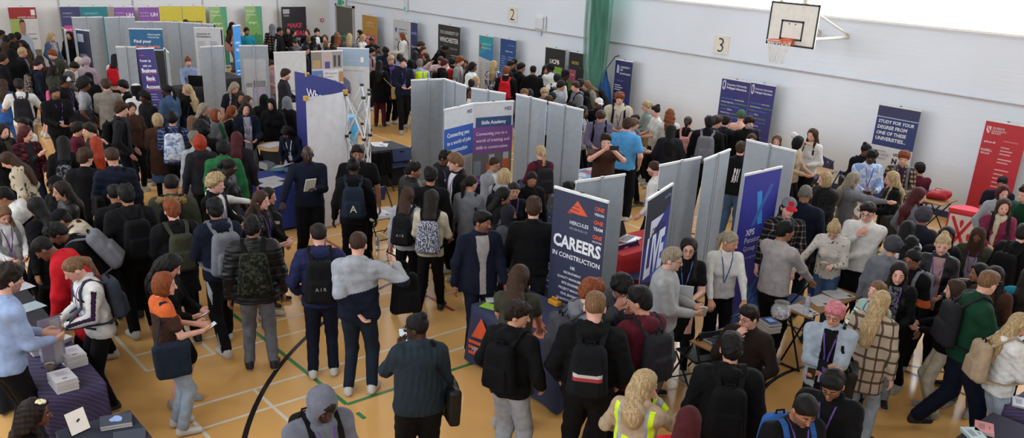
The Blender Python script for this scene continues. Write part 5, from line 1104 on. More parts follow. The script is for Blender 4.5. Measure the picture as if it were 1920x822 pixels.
for i in range(3): tri.append(([(.27+.05*i, .118-.022*i), (.5, .125-.022*i), (.5, .120-.022*i), (.275+.05*i, .113-.022*i)], '#2b3048'))
A_, B_ = bz((1040, 351), (1141, 380)); words = [('HR', .44, .10), ('RECRUITMENT', .44, .36), ('QUALITY MANAGEMENT', .44, .62), ('SITE ENGINEERS', .44, .42), ('PROJECT MANAGERS', .44, .53), ('CIVIL ENGINEERS', .44, .44), ('QUANTITY SURVEYORS', .44, .6), ('ESTIMATOR', .44, .31), ('OFFICE MANAGEMENT', .44, .6), ('OPERATIONS MANAGER', .44, .65)]
tx = [('HERCULES', .34, .185, .35, '#c9cbd2', 'l', .015), ('SITE SERVICES LTD', .34, .215, .34, '#9a9dab', 'l', .01), ('ONE', .78, .065, .17, '#c9502e', 'l', .035), ('VISION', .78, .093, .17, '#d0d2d8', 'l', .02), ('ONE', .78, .143, .17, '#c9502e', 'l', .035), ('TEAM', .78, .178, .17, '#d0d2d8', 'l', .02), ('ONE', .78, .228, .17, '#c9502e', 'l', .035), ('SOLUTION', .78, .25, .17, '#d0d2d8', 'l', .02), ('CAREERS', .05, .335, .9, '#d8d9de', 'l', .035, 0, 1.15), ('IN CONSTRUCTION', .05, .395, .9, '#d8d9de', 'l', .02)]
for i, (wd, x, wf) in enumerate(words): tx.append((wd, .46, .455+i*.034, wf*.92, '#cfd0d8', 'c', .02))
tx += [('APPRENTICESHIPS', .44, .83, .5, '#cfd0d8', 'c', .02), ('WORK PLACEMENTS', .44, .865, .5, '#cfd0d8', 'c', .02), ('Build your career', .1, .92, .6, '#c5c6cf', 'l', 0, .3)]
banner('dark navy banner reading Hercules, Careers in construction', A_, B_, bg='#2b3048', texts=tx, polys=tri)
A_, B_ = bz((1215, 375), (1261, 345.5)); banner('narrow dark blue banner reading Come to Live', A_, B_, bg='#121428', rects=[(.22, .15, .9, .27, '#c2c8d6'), (.12, .72, .34, .78, '#2f86c4'), (0, .9, 1, 1, '#2a86c0')], polys=[([(0, .3), (1, .1), (1, .6), (0, .5)], '#23277c'), ([(.4, .5), (1, .3), (1, .42), (.5, .6)], '#3a55b0')], texts=[('COME TO', .28, .25, .56, '#23252f', 'l', .03, .15, 1.3), ('LIVE', .1, .48, .78, '#d3dbe8', 'l', .04, .15, 1.9), ('AT STOG', .38, .60, .5, '#c9d0e0', 'l', .02, .1), ('Live Data', .7, .06, .25, '#6f8fc4')], greek=[(.1, .72, .85, 3, .03, .012, '#a5a9bd')])
A_, B_ = bz((1397, 329), (1466, 313.5)); banner('royal blue XPS Pensions Group banner', A_, B_, bg='#262a8e', polys=[([(.40, .13), (.53, .13), (.66, .36), (.53, .36)], '#2f86c8'), ([(.44, .36), (.34, .36), (.74, .1), (.84, .1)], '#2d5aa6'), ([(0, .62), (0, .56), (1, 1), (.75, 1)], '#2f7fbe'), ([(.2, 1), (1, .62), (1, .66), (.34, 1)], '#27589c'), ([(.4, 1), (1, .72), (1, .76), (.54, 1)], '#27589c'), ([(.6, 1), (1, .82), (1, .86), (.74, 1)], '#27589c')], texts=[('XPS', .24, .42, .24, '#d3d4e4', 'l', .03), ('Pensions', .24, .475, .48, '#d3d4e4', 'l', 0), ('Group', .24, .53, .32, '#d3d4e4', 'l', 0), ('www.xpsgroup.com', .24, .585, .5, '#aeb0d4', 'l', 0)])
# backs of banners: silver with the pole
def BK(label, tl, tr, H=2.05, bg='#c4c4c8', **k): A_, B_ = bz(tl, tr, H); return banner(label, A_, B_, H, bg=bg, back=True, name='roller_banner', **k)
BK('grey back of a banner behind the dark slate banner', (134, 33), (192, 32)); BK('grey back of a banner left of Find your dream degree', (195, 33), (252, 32)); BK('grey banner back beside the red rucksack, short pole visible', (217, 88), (254, 88.5))
BK('grey banner back below the purple Gold Rated sign', (253, 41), (312, 41)); BK('grey banner back before the yellow banners', (312.5, 41), (356, 43)); BK('grey banner back behind the Northampton banner', (356, 43), (400, 46))
BK('grey banner back before the white Northampton banner', (375, 88.5), (418, 86.5)); BK('translucent white banner back with print showing through', (448, 86), (502, 86), bg='#b5b5b8')
for o_ in [x for x in bpy.data.objects if x.get('label', '').startswith('translucent')]:
    o_.children[0].data.materials[0] = inkm('#b3b5b8')
    p_ = o_.children[0]; b = MB(); w = .64; rgx = random.Random(2)
    for (x0, z0, x1, z1, c_) in ((.1, 1.1, .9, 1.75, '#a9abb0'), (.42, .75, .85, 1.25, '#a29fb5'), (.15, .85, .38, 1.2, '#b9bbbe'), (.2, .35, .8, .65, '#a3a5ab')): b.box((-w/2+x0*w, -.0052, z0), (-w/2+x1*w, -.0048, z1), ('#a9abb0', '#a29fb5', '#b9bbbe', '#a3a5ab').index(c_))
    b.build('show_through_print', [inkm(c_) for c_ in ('#a9abb0', '#a29fb5', '#b9bbbe', '#a3a5ab')], o_)
BK('grey banner back at the left end of the central screen row', (771, 151), (835, 148.5)); BK('grey banner back angled between the central screens', (835, 149), (874, 162)); BK('grey banner back behind the Skills Academy banner', (884, 166), (948, 176))
BK('grey banner back behind the long-haired blonde woman, left', (968, 177), (1025, 191)); BK('grey banner back right of the long-haired blonde woman', (1029, 192), (1094, 207))
BK('grey banner back behind the Hercules banner', (1080, 342), (1172, 328)); BK('grey banner back right of the Come to Live banner', (1237, 311.5), (1314, 295.5)); BK('grey banner back third from the right, beside the woman with glasses', (1321, 300.5), (1369, 281)); BK('tall grey banner back behind the XPS banner', (1400, 263), (1493, 284.5))
A_ = at_z(316, 99, 2.05); c_ = A_[:2]/np.linalg.norm(A_[:2]); banner('white banner seen exactly edge-on near the denim jacket', A_, (A_[0]+c_[0]*.75-c_[1]*.09, A_[1]+c_[1]*.75+c_[0]*.09), bg='#c0c0c2', texts=[('A', .4, .3, .2, '#888888')])
A_ = at_z(123, 58, 2.05); c_ = A_[:2]/np.linalg.norm(A_[:2]); banner('thin blue banner seen edge-on before the dark-coated woman', A_, (A_[0]+c_[0]*.7-c_[1]*.06, A_[1]+c_[1]*.7+c_[0]*.06), bg='#2d6db5', texts=[('B', .4, .3, .2, '#c9a050')])
# curved navy pop-up wall with its white truss
A_ = at_z(552, 134, 2.2); Bm = at_z(637, 161, 2.2); Ce = at_z(573, 182, 2.2)
A_, Bm, Ce = A_[:2], Bm[:2], Ce[:2]
r = empty('popup_wall', (Bm[0], Bm[1], 0), 0, 'curved navy pop-up display wall with white rear panels and scissor frame', 'display stand')
def bezier(p, q, s_, n): return [((1-t)**2*p+2*t*(1-t)*q+t*t*s_) for t in np.linspace(0, 1, n)]
ctl = 2*Bm-(A_+Ce)/2+np.array([.25, .1]); arcp = bezier(A_-Bm, ctl-Bm, Ce-Bm, 28)
b = MB(); Hh = 2.2
cen = ((A_+Ce)/2-Bm)
for i in range(27):
    p, q = arcp[i], arcp[i+1]; b.poly([(*p, .03), (*q, .03), (*q, Hh), (*p, Hh)], 0)
    po, qo = p*1.0+(p-cen)/np.linalg.norm(p-cen)*.012, q*1.0+(q-cen)/np.linalg.norm(q-cen)*.012; b.poly([(*qo, .03), (*po, .03), (*po, Hh), (*qo, Hh)], 1); b.poly([(*p, Hh), (*q, Hh), (*qo, Hh), (*po, Hh)], 2)
for p in (arcp[0], arcp[-1]):
    po = p+(p-cen)/np.linalg.norm(p-cen)*.012; b.poly([(*p, .03), (*po, .03), (*po, Hh), (*p, Hh)], 0)
b.build('curved_panel', [inkm('#262d70'), inkm('#c3c4c9'), inkm('#16181f')], r)
V, F = text_mesh('Where', .02); b = MB(); k = .24; ii = 8; p, q = arcp[2], arcp[6]; d = (q-p)/np.linalg.norm(q-p); nrm = np.array([-d[1], d[0]]); nrm = nrm if nrm @ (cen-p) > 0 else -nrm
for v_ in V: b.V.append((*(p+d*v_[0]*k+nrm*.02), Hh-.42+v_[1]*k))
b.F = [f for f in F]; b.mi = [0]*len(F); b.build('lettering', inkm('#c9c9d4'), r)
b = MB(); tr_ = []
out = lambda p: (p-cen)/np.linalg.norm(p-cen)
for i in (9, 12, 15, 18):
    for off in (.03, .42):
        p = arcp[i]+out(arcp[i])*off
        tr_.append(p)
for k in range(0, 6, 2):
    a0, a1, b0, b1 = tr_[k], tr_[k+1], tr_[k+2], tr_[k+3]
    for z0, z1 in ((.1, .78), (.78, 1.46), (1.46, 2.14)):
        for s0, s1 in ((a0, a1), (a0, b0), (a1, b1), (b0, b1)): b.tube([(*s0, z0), (*s1, z1)], .011, 6); b.tube([(*s0, z1), (*s1, z0)], .011, 6)
b.build('scissor_frame', flat('frame_white', '#d2d3d6', .4), r)
b = MB()
for p in tr_:
    for z in (.1, .78, 1.46, 2.14): b.box((p[0]-.025, p[1]-.025, z-.02), (p[0]+.025, p[1]+.025, z+.02))
b.build('hub', BLK, r)
for i in (2, 18, 27): b = MB(); p = arcp[i]+out(arcp[i])*.03; b.box((p[0]-.03, p[1]-.03, Hh-.05), (p[0]+.03, p[1]+.03, Hh+.02)); b.build('clip', inkm('#b9902f'), r)
# blue plinth behind the truss
p = at_z(649, 218, .95); r = empty('plinth', (p[0], p[1], 0), .4, 'bright sky-blue plinth behind the white scissor frame', 'plinth'); b = MB(); b.lathe([(.24, 0), (.24, .93), (.225, .95)], 32); b.build('plinth_body', inkm('#2f8fc0'), r, True); b = MB(); b.lathe([(.23, .951), (.23, .96)], 32); b.build('plinth_top', inkm('#57a8cc'), r)
# ------------------------------------------------------------------ tables and cloths
WOOD = flat('table_wood', '#8d693e', .45); LEG = flat('table_leg', '#17181b', .4, .2)
def table(x0, x1, y0, y1, h, label, wood=True, cat='table'):
    r = empty('folding_table', ((x0+x1)/2, (y0+y1)/2, 0), 0, label, cat); a, c = (x1-x0)/2, (y1-y0)/2
    b = MB(); b.box((-a, -c, h-.022), (a, c, h), 0, None, .005); b.build('table_top', WOOD if wood else flat('table_grey', '#9a9a9a'), r)
    lx = a > c
    for e in (-1, 1):
        for s_ in (-1, 1):
            b = MB(); top = (e*(a-.06), s_*(c-.05), h-.02) if lx else (s_*(a-.05), e*(c-.06), h-.02); bot = (e*(a-.06-.28*0), -s_*(c-.04), .012) if lx else (-s_*(a-.04), e*(c-.06), .012); top = (top[0], top[1], top[2]); b.tube([top, bot], .013, 6)
            b.build('leg', LEG, r)
        b = MB(); q = ((e*(a-.06), -(c-.03), .02), (e*(a-.06), c-.03, .02)) if lx else ((-(a-.03), e*(c-.06), .02), (a-.03, e*(c-.06), .02)); b.tube(q, .014, 6); b.build('foot_bar', LEG, r)
    return r
def clothed(x0, x1, y0, y1, h, colr, label, drop=None, kind=None, stripes=None, seed=1):
    table(x0, x1, y0, y1, h-.006, 'folding table under the '+label)
    r = (x0+x1)/2, (y0+y1)/2; a, c = (x1-x0)/2+.012, (y1-y0)/2+.012; drop = drop or h-.04; b = MB(); n = 16; rows = 7
    per = []
    for sx, sy, ex, ey in ((-1, -1, 1, -1), (1, -1, 1, 1), (1, 1, -1, 1), (-1, 1, -1, -1)):
        for i in range(n): tt = i/n; per.append((np.array([sx+(ex-sx)*tt, sy+(ey-sy)*tt])*np.array([a, c]), min(i, n-i)/n))
    m = len(per); top = []
    ph = seed*1.3
    for k in range(rows+1):
        z = h-drop*k/rows
        for j, (p, cr) in enumerate(per):
            ln = np.linalg.norm(p); fold = math.sin(j*.85+ph)*.5+math.sin(j*1.7+ph*2)*.3; o_ = (k/rows)**1.2*(.022+.02*fold+(.05 if cr < .1 else 0))
            b.V.append((p[0]+p[0]/ln*o_, p[1]+p[1]/ln*o_, z+(.004 if k == 0 else 0)))
    for k in range(rows):
        for j in range(m): b.F.append([k*m+(j+1) % m, k*m+j, (k+1)*m+j, (k+1)*m+(j+1) % m]); b.mi.append(0)
    b.F.append(list(range(m))); b.mi.append(0)
    o_ = b.build('tablecloth', colr, None); o_.location = (*r, 0)
    for p_ in o_.data.polygons: p_.use_smooth = len(p_.vertices) == 4
    tag(o_, label, 'tablecloth'); return o_
def purple():
    m = bpy.data.materials.new('purple_swirl_cloth'); t, b = nodes(m); v = mapped(t); w = t.nodes.new('ShaderNodeTexWave'); w.wave_type = 'RINGS'; w.inputs['Scale'].default_value = 7; w.inputs['Distortion'].default_value = 1.2; t.links.new(mapped(t, (1, 1, 1.4), (0, .5, 0), (.3, .5, .2)), w.inputs[0])
    t.links.new(ramp(t, w.outputs[1], [(.0, srgb('#2a2140')), (.9, srgb('#2e2446')), (.97, srgb('#463c5e'))]), b.inputs['Base Color']); b.inputs['Roughness'].default_value = .8; return m
PURP = purple(); cl = lambda c, n: flat('cloth_'+n, c, .85)
clothed(-8.82, -7.58, 1.30, 1.80, .74, PURP, 'dark purple tablecloth with thin swirling lines, bottom left', seed=2)
clothed(-6.95, -5.75, 1.25, 1.81, .74, cl('#161d30', 'ink'), 'plain dark navy tablecloth at the bottom left corner', seed=3)
clothed(-10.35, -8.95, 1.15, 1.78, .74, cl('#12151d', 'dusk'), 'near-black tablecloth beside the man in pale blue shirt', seed=4)
hc = clothed(-7.16, -5.72, 5.66, 6.48, .74, cl('#27304f', 'hercules'), 'dark navy tablecloth with orange triangle emblem, under olive-dressed woman', seed=5)
clothed(-7.55, -7.08, 7.0, 7.6, .74, cl('#27304f', 'hercules'), 'dark navy tablecloth with silver laptop, left of the Hercules banner', seed=15)
clothed(-13.75, -12.75, 5.85, 6.55, .76, cl('#1b2f7c', 'royal'), 'royal blue tablecloth beside the bald man', seed=6)
clothed(-14.78, -14.15, 8.2, 9.45, .74, cl('#131418', 'black'), 'black tablecloth behind the blue folding chair, centre', seed=7)
clothed(-11.1, -10.45, 10.55, 11.6, .74, cl('#b9bcc4', 'white'), 'white tablecloth in front of the man photographing', seed=8)
clothed(-7.98, -7.36, 8.35, 9.6, .74, cl('#a3161f', 'red'), 'red tablecloth left of the Come to Live banner', seed=9)
clothed(-21.05, -20.45, 7.35, 8.1, 1.06, cl('#0e0f12', 'pitch'), 'black cloth over the tall laptop table, left', seed=10)
clothed(-2.42, -1.8, 8.35, 9.6, .74, PURP, 'dark purple tablecloth at the right edge', seed=11)
clothed(-2.45, -1.75, 7.4, 8.15, .70, cl('#1a1830', 'indigo'), 'dark indigo tablecloth in the bottom right corner', seed=12)
clothed(-23.6, -22.5, 9.2, 9.8, .9, cl('#0e0f12', 'pitch'), 'black cloth table behind the bright blue banner', seed=13)
table(-5.10, -4.72, 6.96, 8.1, .74, 'wooden folding desk with open laptop, bottom right of centre'); table(-5.05, -4.70, 8.62, 9.80, .74, 'wooden folding desk with scattered white papers')
table(-6.7, -6.15, 15.0, 15.6, .72, 'small desk with red bag against the wall'); table(-10.95, -10.45, 6.35, 6.95, .74, 'pale desk with papers behind black polo shirt man', False); table(-8.95, -8.5, 15.05, 15.65, .72, 'small wooden desk behind the white-sweatshirt woman')
# emblem on the navy cloth
b = MB(); yy = -.44; 
b.poly([(-.66, yy-.03, .38), (-.30, yy-.03, .44), (-.50, yy-.02, .66)], 0)
for i in range(3): b.poly([(-.70, yy-.036, .34-.07*i), (-.45, yy-.036, .37-.07*i), (-.45, yy-.036, .33-.07*i), (-.70, yy-.036, .30-.07*i)], 0)
for i in range(3): b.tube([(-.12+.05*math.cos(q), yy-.035, .60-.14*i+.055*math.sin(q)) for q in np.linspace(0, 6.28, 18)[:-1]], .012, 5, 0, True)
V, F = text_mesh('HERCULES', .015)
for v_ in V: pass
i0 = len(b.V); b.V += [(-.62+q[0]*.075, yy-.05, .22+q[1]*.1) for q in V]; b.F += [[i0+j for j in f] for f in F]; b.mi += [1]*len(F)
b.build('printed_emblem', [inkm('#c9502e'), inkm('#a9adb8')], hc)
# round poseur table
r = empty('poseur_table', (-14.4, 6.85, 0), 0, 'round wooden poseur table with black stretch cover', 'table'); b = MB(); b.lathe([(.33, 0), (.2, .45), (.34, .97)], 28); b.build('stretch_cover', cl('#0d0e11', 'stretch'), r, True); b = MB(); b.lathe([(.37, .97), (.38, .985), (.37, 1.0)], 32); b.build('table_top', flat('pale_wood', '#a98658', .4), r)
# red counter with a shield
qa, qb = at_z(1781, 389, .95)[:2], at_z(1838, 400, .95)[:2]; e = (qb-qa)/np.linalg.norm(qb-qa); wq = np.linalg.norm(qb-qa)
r = empty('promotional_counter', (*((qa+qb)/2), 0), math.atan2(e[1], e[0]), 'red promotional counter with white shield crest', 'counter'); b = MB(); h = .95
n = 14; pr = [(-wq/2, 0)]+[(wq/2, 0)]+[(wq/2*math.cos(q), .34*math.sin(q)) for q in np.linspace(.15, 3.0, n)]
for i in range(len(pr)): p, q = pr[i], pr[(i+1) % len(pr)]; b.poly([(*p, 0), (*q, 0), (*q, h-.04), (*p, h-.04)])
b.poly([(*p, 0) for p in pr][::-1]); b.poly([(*p, h-.04) for p in pr]); b.build('counter_body', inkm('#b0202e'), r)
b = MB(); pt = [(x*1.06, y*1.06-.01) for x, y in pr]
for i in range(len(pt)): p, q = pt[i], pt[(i+1) % len(pt)]; b.poly([(*p, h-.05), (*q, h-.05), (*q, h), (*p, h)])
b.poly([(*p, h) for p in pt]); b.poly([(*p, h-.05) for p in pt][::-1]); b.build('counter_top', inkm('#bf2a38'), r)
b = MB(); f_ = -.006; sh_ = lambda x, z: (x*wq*.44, f_, .12+z*.74)
b.poly([sh_(*p) for p in ((-1, 1), (-1, .45), (-.7, .15), (0, -.02), (.7, .15), (1, .45), (1, 1))][::-1][::-1], 0)
f_ = -.008
for s_ in (1, -1): b.poly([sh_(-.85*s_, .93), sh_(-.66*s_, .97), sh_(.8*s_, .22), sh_(.62*s_, .16)], 1)
for c_, rr in (((0, .82), .15), ((-.68, .55), .13), ((.68, .55), .14), ((0, .2), .13)): b.poly([(c_[0]*wq*.44+rr*wq*.4*math.cos(q)*(1+.25*math.sin(3*q)), -.009, .12+(c_[1])*.74+rr*.45*math.sin(q)) for q in np.linspace(0, 6.28, 18)[:-1]], 1)
b.build('shield_crest', [inkm('#c4bfc0'), inkm('#b0202e')], r)
# ------------------------------------------------------------------ things on and around the tables
def pile(label, x, y, z, n, sx, sy, th, rz, colr, top=None, grp='brochure piles on the tables', jit=.006, name='brochure', marks=True):
    rg = random.Random(int(x*100+y*10)); ms = flat('paper_edge', '#b3b0ac', .7); mc = flat('cover_'+colr.strip('#'), colr, .5)
    for i in range(n):
        r_ = empty(name, (x+rg.uniform(-jit, jit), y+rg.uniform(-jit, jit), z+i*(th+.0006)), rz+rg.uniform(-.03, .03), label if n == 1 else (label+', topmost' if i == n-1 else label+', below the top'), 'booklet', grp)
        b = MB(); b.box((-sx/2+.001, -sy/2+.001, .0008), (sx/2-.001, sy/2-.001, th-.0008)); b.build('pages', ms, r_); b = MB(); b.box((-sx/2, -sy/2, th-.0008), (sx/2, sy/2, th)); b.box((-sx/2, -sy/2, 0), (sx/2, sy/2, .0008)); b.box((-sx/2-.0008, -sy/2, 0), (-sx/2, sy/2, th)); b.build('cover', mc, r_)
        if i == n-1 and marks:
            b = MB()
            for j in range(5): b.box((-sx*.3+j*sx*.07, -sy*.25, th), (-sx*.3+j*sx*.07+.006, sy*(.2 if j % 2 else .32), th+.0004))
            b.box((sx*.25, -sy*.12, th), (sx*.33, sy*.12, th+.0004)); b.build('cover_print', flat('print_grey', '#5f5f66', .6), r_)
T1 = .747
for lb, u, v in (('white booklet in the near stack on the purple table', 118, 712), ('white booklet in the right stack on the purple table', 136, 668), ('white booklet in the far left stack on the purple table', 72, 645)):
    p = at_z(u, v, T1+.07); pile(lb, p[0], p[1], T1+.002, 9, .25, .18, .012, .05, '#b8b6bd')
p = at_z(112, 632, T1+.04); pile('white booklet at the far end of the purple table', p[0], p[1], T1+.002, 3, .2, .15, .012, .4, '#b8b6bd')
# table-top sign on the purple table
p = at_z(106, 690, T1); pt_ = at_z(70, 583, 1.25); r = empty('table_sign', (p[0], p[1], T1), math.atan2(1, .15)+.3, 'lilac-grey table-top display panel on the purple table', 'sign')
b = MB(); b.box((-.10, -.004, .03), (.10, .004, .50), 0); b.build('sign_panel', flat('sign_lilac', '#8d879d', .5), r); b = MB(); b.box((.0, -.006, .05), (.08, -.0042, .48)); b.build('sign_print', flat('sign_pale', '#a5a0a6', .5), r)
b = MB(); b.tube([(0, .01, 0), (0, .012, .50)], .006, 6); b.tube([(-.12, .01, .50), (.12, .01, .50)], .008, 6); b.tube([(-.1, -.1, .006), (.1, .1, .006)], .007, 6); b.tube([(.1, -.1, .006), (-.1, .1, .006)], .007, 6); b.build('sign_stand', flat('dark_metal', '#4b4a50', .4, .4), r)
def bottle(label, u, v, z, h=.21, cap='#2a3a7a'):
    p = at_z(u, v, z); r_ = empty('water_bottle', (p[0], p[1], z), 0, label, 'bottle', 'water bottles'); m = flat('clear_plastic', '#9fb0c0', .1); g = bpy.data.materials.get('bottle_plastic')
    if g is None:
        g = bpy.data.materials.new('bottle_plastic'); t, b_ = nodes(g); b_.inputs['Base Color'].default_value = (.75, .82, .88, 1); b_.inputs['Roughness'].default_value = .12; b_.inputs['Transmission Weight'].default_value = .7; b_.inputs['IOR'].default_value = 1.1
    b = MB(); b.lathe([(.03, 0), (.032, .01), (.03, h*.3), (.032, h*.55), (.028, h*.75), (.013, h*.92), (.012, h*.95)], 16); b.build('bottle_body', g, r_, True); b = MB(); b.lathe([(.015, h*.93), (.015, h)], 14); b.build('bottle_cap', flat('cap', cap, .4), r_); b = MB(); b.lathe([(.0325, h*.34), (.0325, h*.54)], 16, caps=False); b.build('bottle_label', flat('bottle_label', '#9aa8bd', .5), r_)
def cup(label, p, colr='#a89f8f'):
    r_ = empty('paper_cup', p, 0, label, 'cup', 'paper cups'); b = MB(); b.lathe([(.028, 0), (.037, .09), (.039, .092), (.035, .09), (.027, .01)], 18); b.build('cup_body', flat('paper_cup', colr, .7), r_, True); b = MB(); b.lathe([(.001, .075), (.034, .076)], 16, caps=False); b.build('drink', flat('coffee', '#4a3526', .2), r_)
bottle('clear bottle with blue cap on the purple table', 84, 678, T1); p = at_z(96, 699, T1); cup('paper cup beside the lilac table-top sign', p)
bottle('clear water bottle on the paper-strewn wooden desk', 1511, 588, .742, .24); bottle('clear bottle on the floor line below black polo shirt man', 708, 470, .0, .26, '#c8c8c8'); bottle('bottle among papers on the royal blue table', 537, 322, .77)
# folders and tablet on the navy table
p = at_z(217, 788, .78); pile('dark blue folder with bright picture, on plain navy tablecloth', p[0], p[1], .747, 2, .24, .18, .02, 1.3, '#2a3444', name='folder', grp='folders on the navy table', marks=False)
b = MB(); b.V += [(p[0]+.05*math.cos(q)*(1+.3*math.sin(3*q)), p[1]+.05*math.sin(q), .7895) for q in np.linspace(0, 6.28, 14)[:-1]]; b.F.append(list(range(13))); b.mi.append(0)
tag(b.build('picture_print', inkm('#7f9ccc'), None), 'bright blue picture card lying on the dark folder', 'card')
p = at_z(243, 819, .76); pile('second dark blue folder at the bottom edge', p[0], p[1], .747, 1, .24, .18, .02, 1.3, '#2a3444', name='folder', grp='folders on the navy table', marks=False)
p = at_z(153, 812, .747); r = empty('tablet', (p[0], p[1], .747), 1.9, 'propped tablet with pale glowing screen, bottom left', 'tablet'); b = MB(); Tm = Matrix.Rotation(R2(55), 4, 'X'); b.box((-.09, 0, 0), (.09, .008, .20), 0, Matrix.Rotation(R2(-20), 4, 'X'), .003); b.build('tablet_body', BLK, r)
em = bpy.data.materials.new('screen_pale'); t, bb = nodes(em); bb.inputs['Base Color'].default_value = (.3, .28, .26, 1); bb.inputs['Emission Color'].default_value = (1, .9, .8, 1); bb.inputs['Emission Strength'].default_value = .45
b = MB(); b.box((-.082, -.0015, .008), (.082, -.0002, .192), 0, Matrix.Rotation(R2(-20), 4, 'X')); b.build('tablet_screen', em, r); b = MB(); b.tube([(0, .01, .12), (0, .12, .005)], .01, 6); b.build('tablet_prop', BLK, r)
# laptops
def laptop(label, u, v, z, rz, body='#9a9ca0', ang=20, scale=1.):
    p = at_z(u, v, z); r_ = empty('laptop', (p[0], p[1], z), rz, label, 'laptop', 'laptops on the stands'); s_ = scale
    b = MB(); b.box((-.17*s_, -.12*s_, 0), (.17*s_, .12*s_, .016), 0, None, .003); b.build('laptop_base', flat('laptop_'+body.strip('#'), body, .4, .3), r_)
    b = MB()
    for i in range(5):
        for j in range(13): x = -.15*s_+j*.0235*s_; y = .09*s_-i*.024*s_; b.box((x, y-.019*s_, .016), (x+.02*s_, y, .018))
    b.build('keyboard', BLK, r_); b = MB(); b.box((-.05*s_, -.105*s_, .016), (.05*s_, -.045*s_, .0168)); b.build('touchpad', flat('touchpad', '#7b7d82', .3), r_)
    b = MB(); Tm = Matrix.Translation((0, .12*s_, .016)) @ Matrix.Rotation(R2(-ang), 4, 'X'); b.box((-.17*s_, -.004, 0), (.17*s_, .004, .225*s_), 0, Tm, .002); b.build('laptop_lid', flat('laptop_'+body.strip('#'), body, .4, .3), r_); b = MB(); b.box((-.16*s_, -.0055, .01), (.16*s_, -.0042, .215*s_), 0, Tm); b.build('laptop_screen', flat('screen_dark', '#15181d', .15), r_)
laptop('silver open laptop on the wooden desk by the seated man', 1345, 636, .742, math.pi*1.5-.1); laptop('silver laptop on the red table', 1180, 450, .748, 1.9, '#b0a9aa'); laptop('black laptop on the tall black table, far left', 372, 160, 1.066, math.pi*.5+2.6, '#1c1d20', 15, 1.1); laptop('silver laptop on navy cloth beside the Hercules banner', 1040, 500, .747, 1.57, '#8d9094')
p = at_z(1341, 646, .745); r = empty('desk_phone_handset', (p[0], p[1], .743), .6, 'black card reader beside the silver laptop', 'device'); r.name = 'card_reader'; b = MB(); b.box((-.03, -.06, 0), (.03, .06, .025), 0, None, .008); b.build('reader_body', BLK, r); b = MB(); b.box((-.022, .01, .025), (.022, .05, .027)); b.build('reader_screen', flat('screen_dark', '#15181d', .15), r)
# books and sweet jar on the wooden desk
p = at_z(1443, 614, .78); pile('thick dark navy book beside the glass jar', p[0], p[1], .742, 4, .2, .16, .028, -.35, '#141f42', name='book', grp='books stacked on the wooden desk', marks=False); r_ = at_z(1440, 609, .87); b = MB(); b.box((-.05, -.04, 0), (.05, .04, .001)); o_ = b.build('leaflet', inkm('#5b86c4'), None); o_.location = (p[0]-.01, p[1]+.01, .8585); o_.rotation_euler = (0, 0, -.35); tag(o_, 'pale blue leaflet on top of the navy books', 'leaflet')
p = at_z(1453, 604, .742); r = empty('glass_jar', (p[0]-.02, p[1]+.12, .742), 0, 'round glass jar full of wrapped sweets on the wooden desk', 'jar'); g = bpy.data.materials.new('jar_glass'); t, bb = nodes(g); bb.inputs['Base Color'].default_value = (.9, .93, .95, 1); bb.inputs['Roughness'].default_value = .04; bb.inputs['Alpha'].default_value = .13; bb.inputs['IOR'].default_value = 1.3
b = MB(); b.lathe([(.05, 0), (.095, .03), (.115, .08), (.11, .13), (.08, .175), (.075, .185), (.088, .2), (.083, .205), (.07, .19), (.072, .175), (.1, .13), (.105, .08), (.088, .035), (.045, .008)], 28); b.build('jar_body', g, r, True)
b = MB(); rg = random.Random(4)
for i in range(42): q = rg.uniform(0, 6.28); rr = .08*math.sqrt(rg.random()); b.box((-.017, -.006, -.005), (.017, .006, .005), rg.randint(0, 2), Matrix.Translation((rr*math.cos(q), rr*math.sin(q), .02+.09*rg.random())) @ Matrix.Rotation(rg.uniform(0, 3), 4, 'Z') @ Matrix.Rotation(rg.uniform(-.6, .6), 4, 'X'))
o_ = b.build('sweets', [inkm('#b5b3bb'), inkm('#8b8fb5'), inkm('#b59aa5')], r); o_['kind'] = 'stuff'
# loose papers
PG = 'loose sheets and leaflets on tables'
def sheet(label, u, v, z, rz, sx=.21, sy=.297, colr='#bfc1c6', k=0, pic=True):
    p = at_z(u, v, z); r_ = empty('paper_sheet', (p[0], p[1], z+.0006*k), rz, label, 'paper', PG); b = MB(); b.box((-sx/2, -sy/2, 0), (sx/2, sy/2, .0005)); b.build('sheet', inkm(colr), r_); b = MB()
    for i in range(6): b.box((-sx*.4, sy*.2-i*.03, .0005), (sx*(.35 if i % 2 else .2), sy*.2-i*.03+.007, .0008))
    if pic: b.box((sx*.1, -sy*.42, .0005), (sx*.38, -sy*.2, .0008), 1)
    b.build('print', [inkm('#9b9da6'), inkm('#3d434c')], r_)
for i, (lb, u, v, rz) in enumerate((('white handout under the water bottle on the wooden desk', 1510, 582, 1.2), ('white handout at the near left of the paper-strewn desk', 1502, 580, 1.35), ('white handout at the middle of the paper-strewn desk', 1535, 566, 1.1), ('white handout lying second from the far end of the desk', 1550, 562, 1.5), ('white handout with photo at the far end of the desk', 1566, 553, 1.25), ('topmost white handout at the far end of the desk', 1578, 552, 1.3))): sheet(lb, u, v, .742, rz, .2, .28, k=i)
p = at_z(1517, 595, .742); 
sheet('small white card near the front of the paper-strewn desk', 1519, 592, .742, .8, .05, .09, k=1, pic=False)
for i, (lb, u, v, rz) in enumerate((('white sheet at the far end of black cloth table', 715, 272, .9), ('white sheet beside the notepad on black cloth table', 708, 270, 1.2), ('white sheet at the near left of black cloth table', 653, 279, .6))): sheet(lb, u, v, .748, rz, .25, .32, k=i)
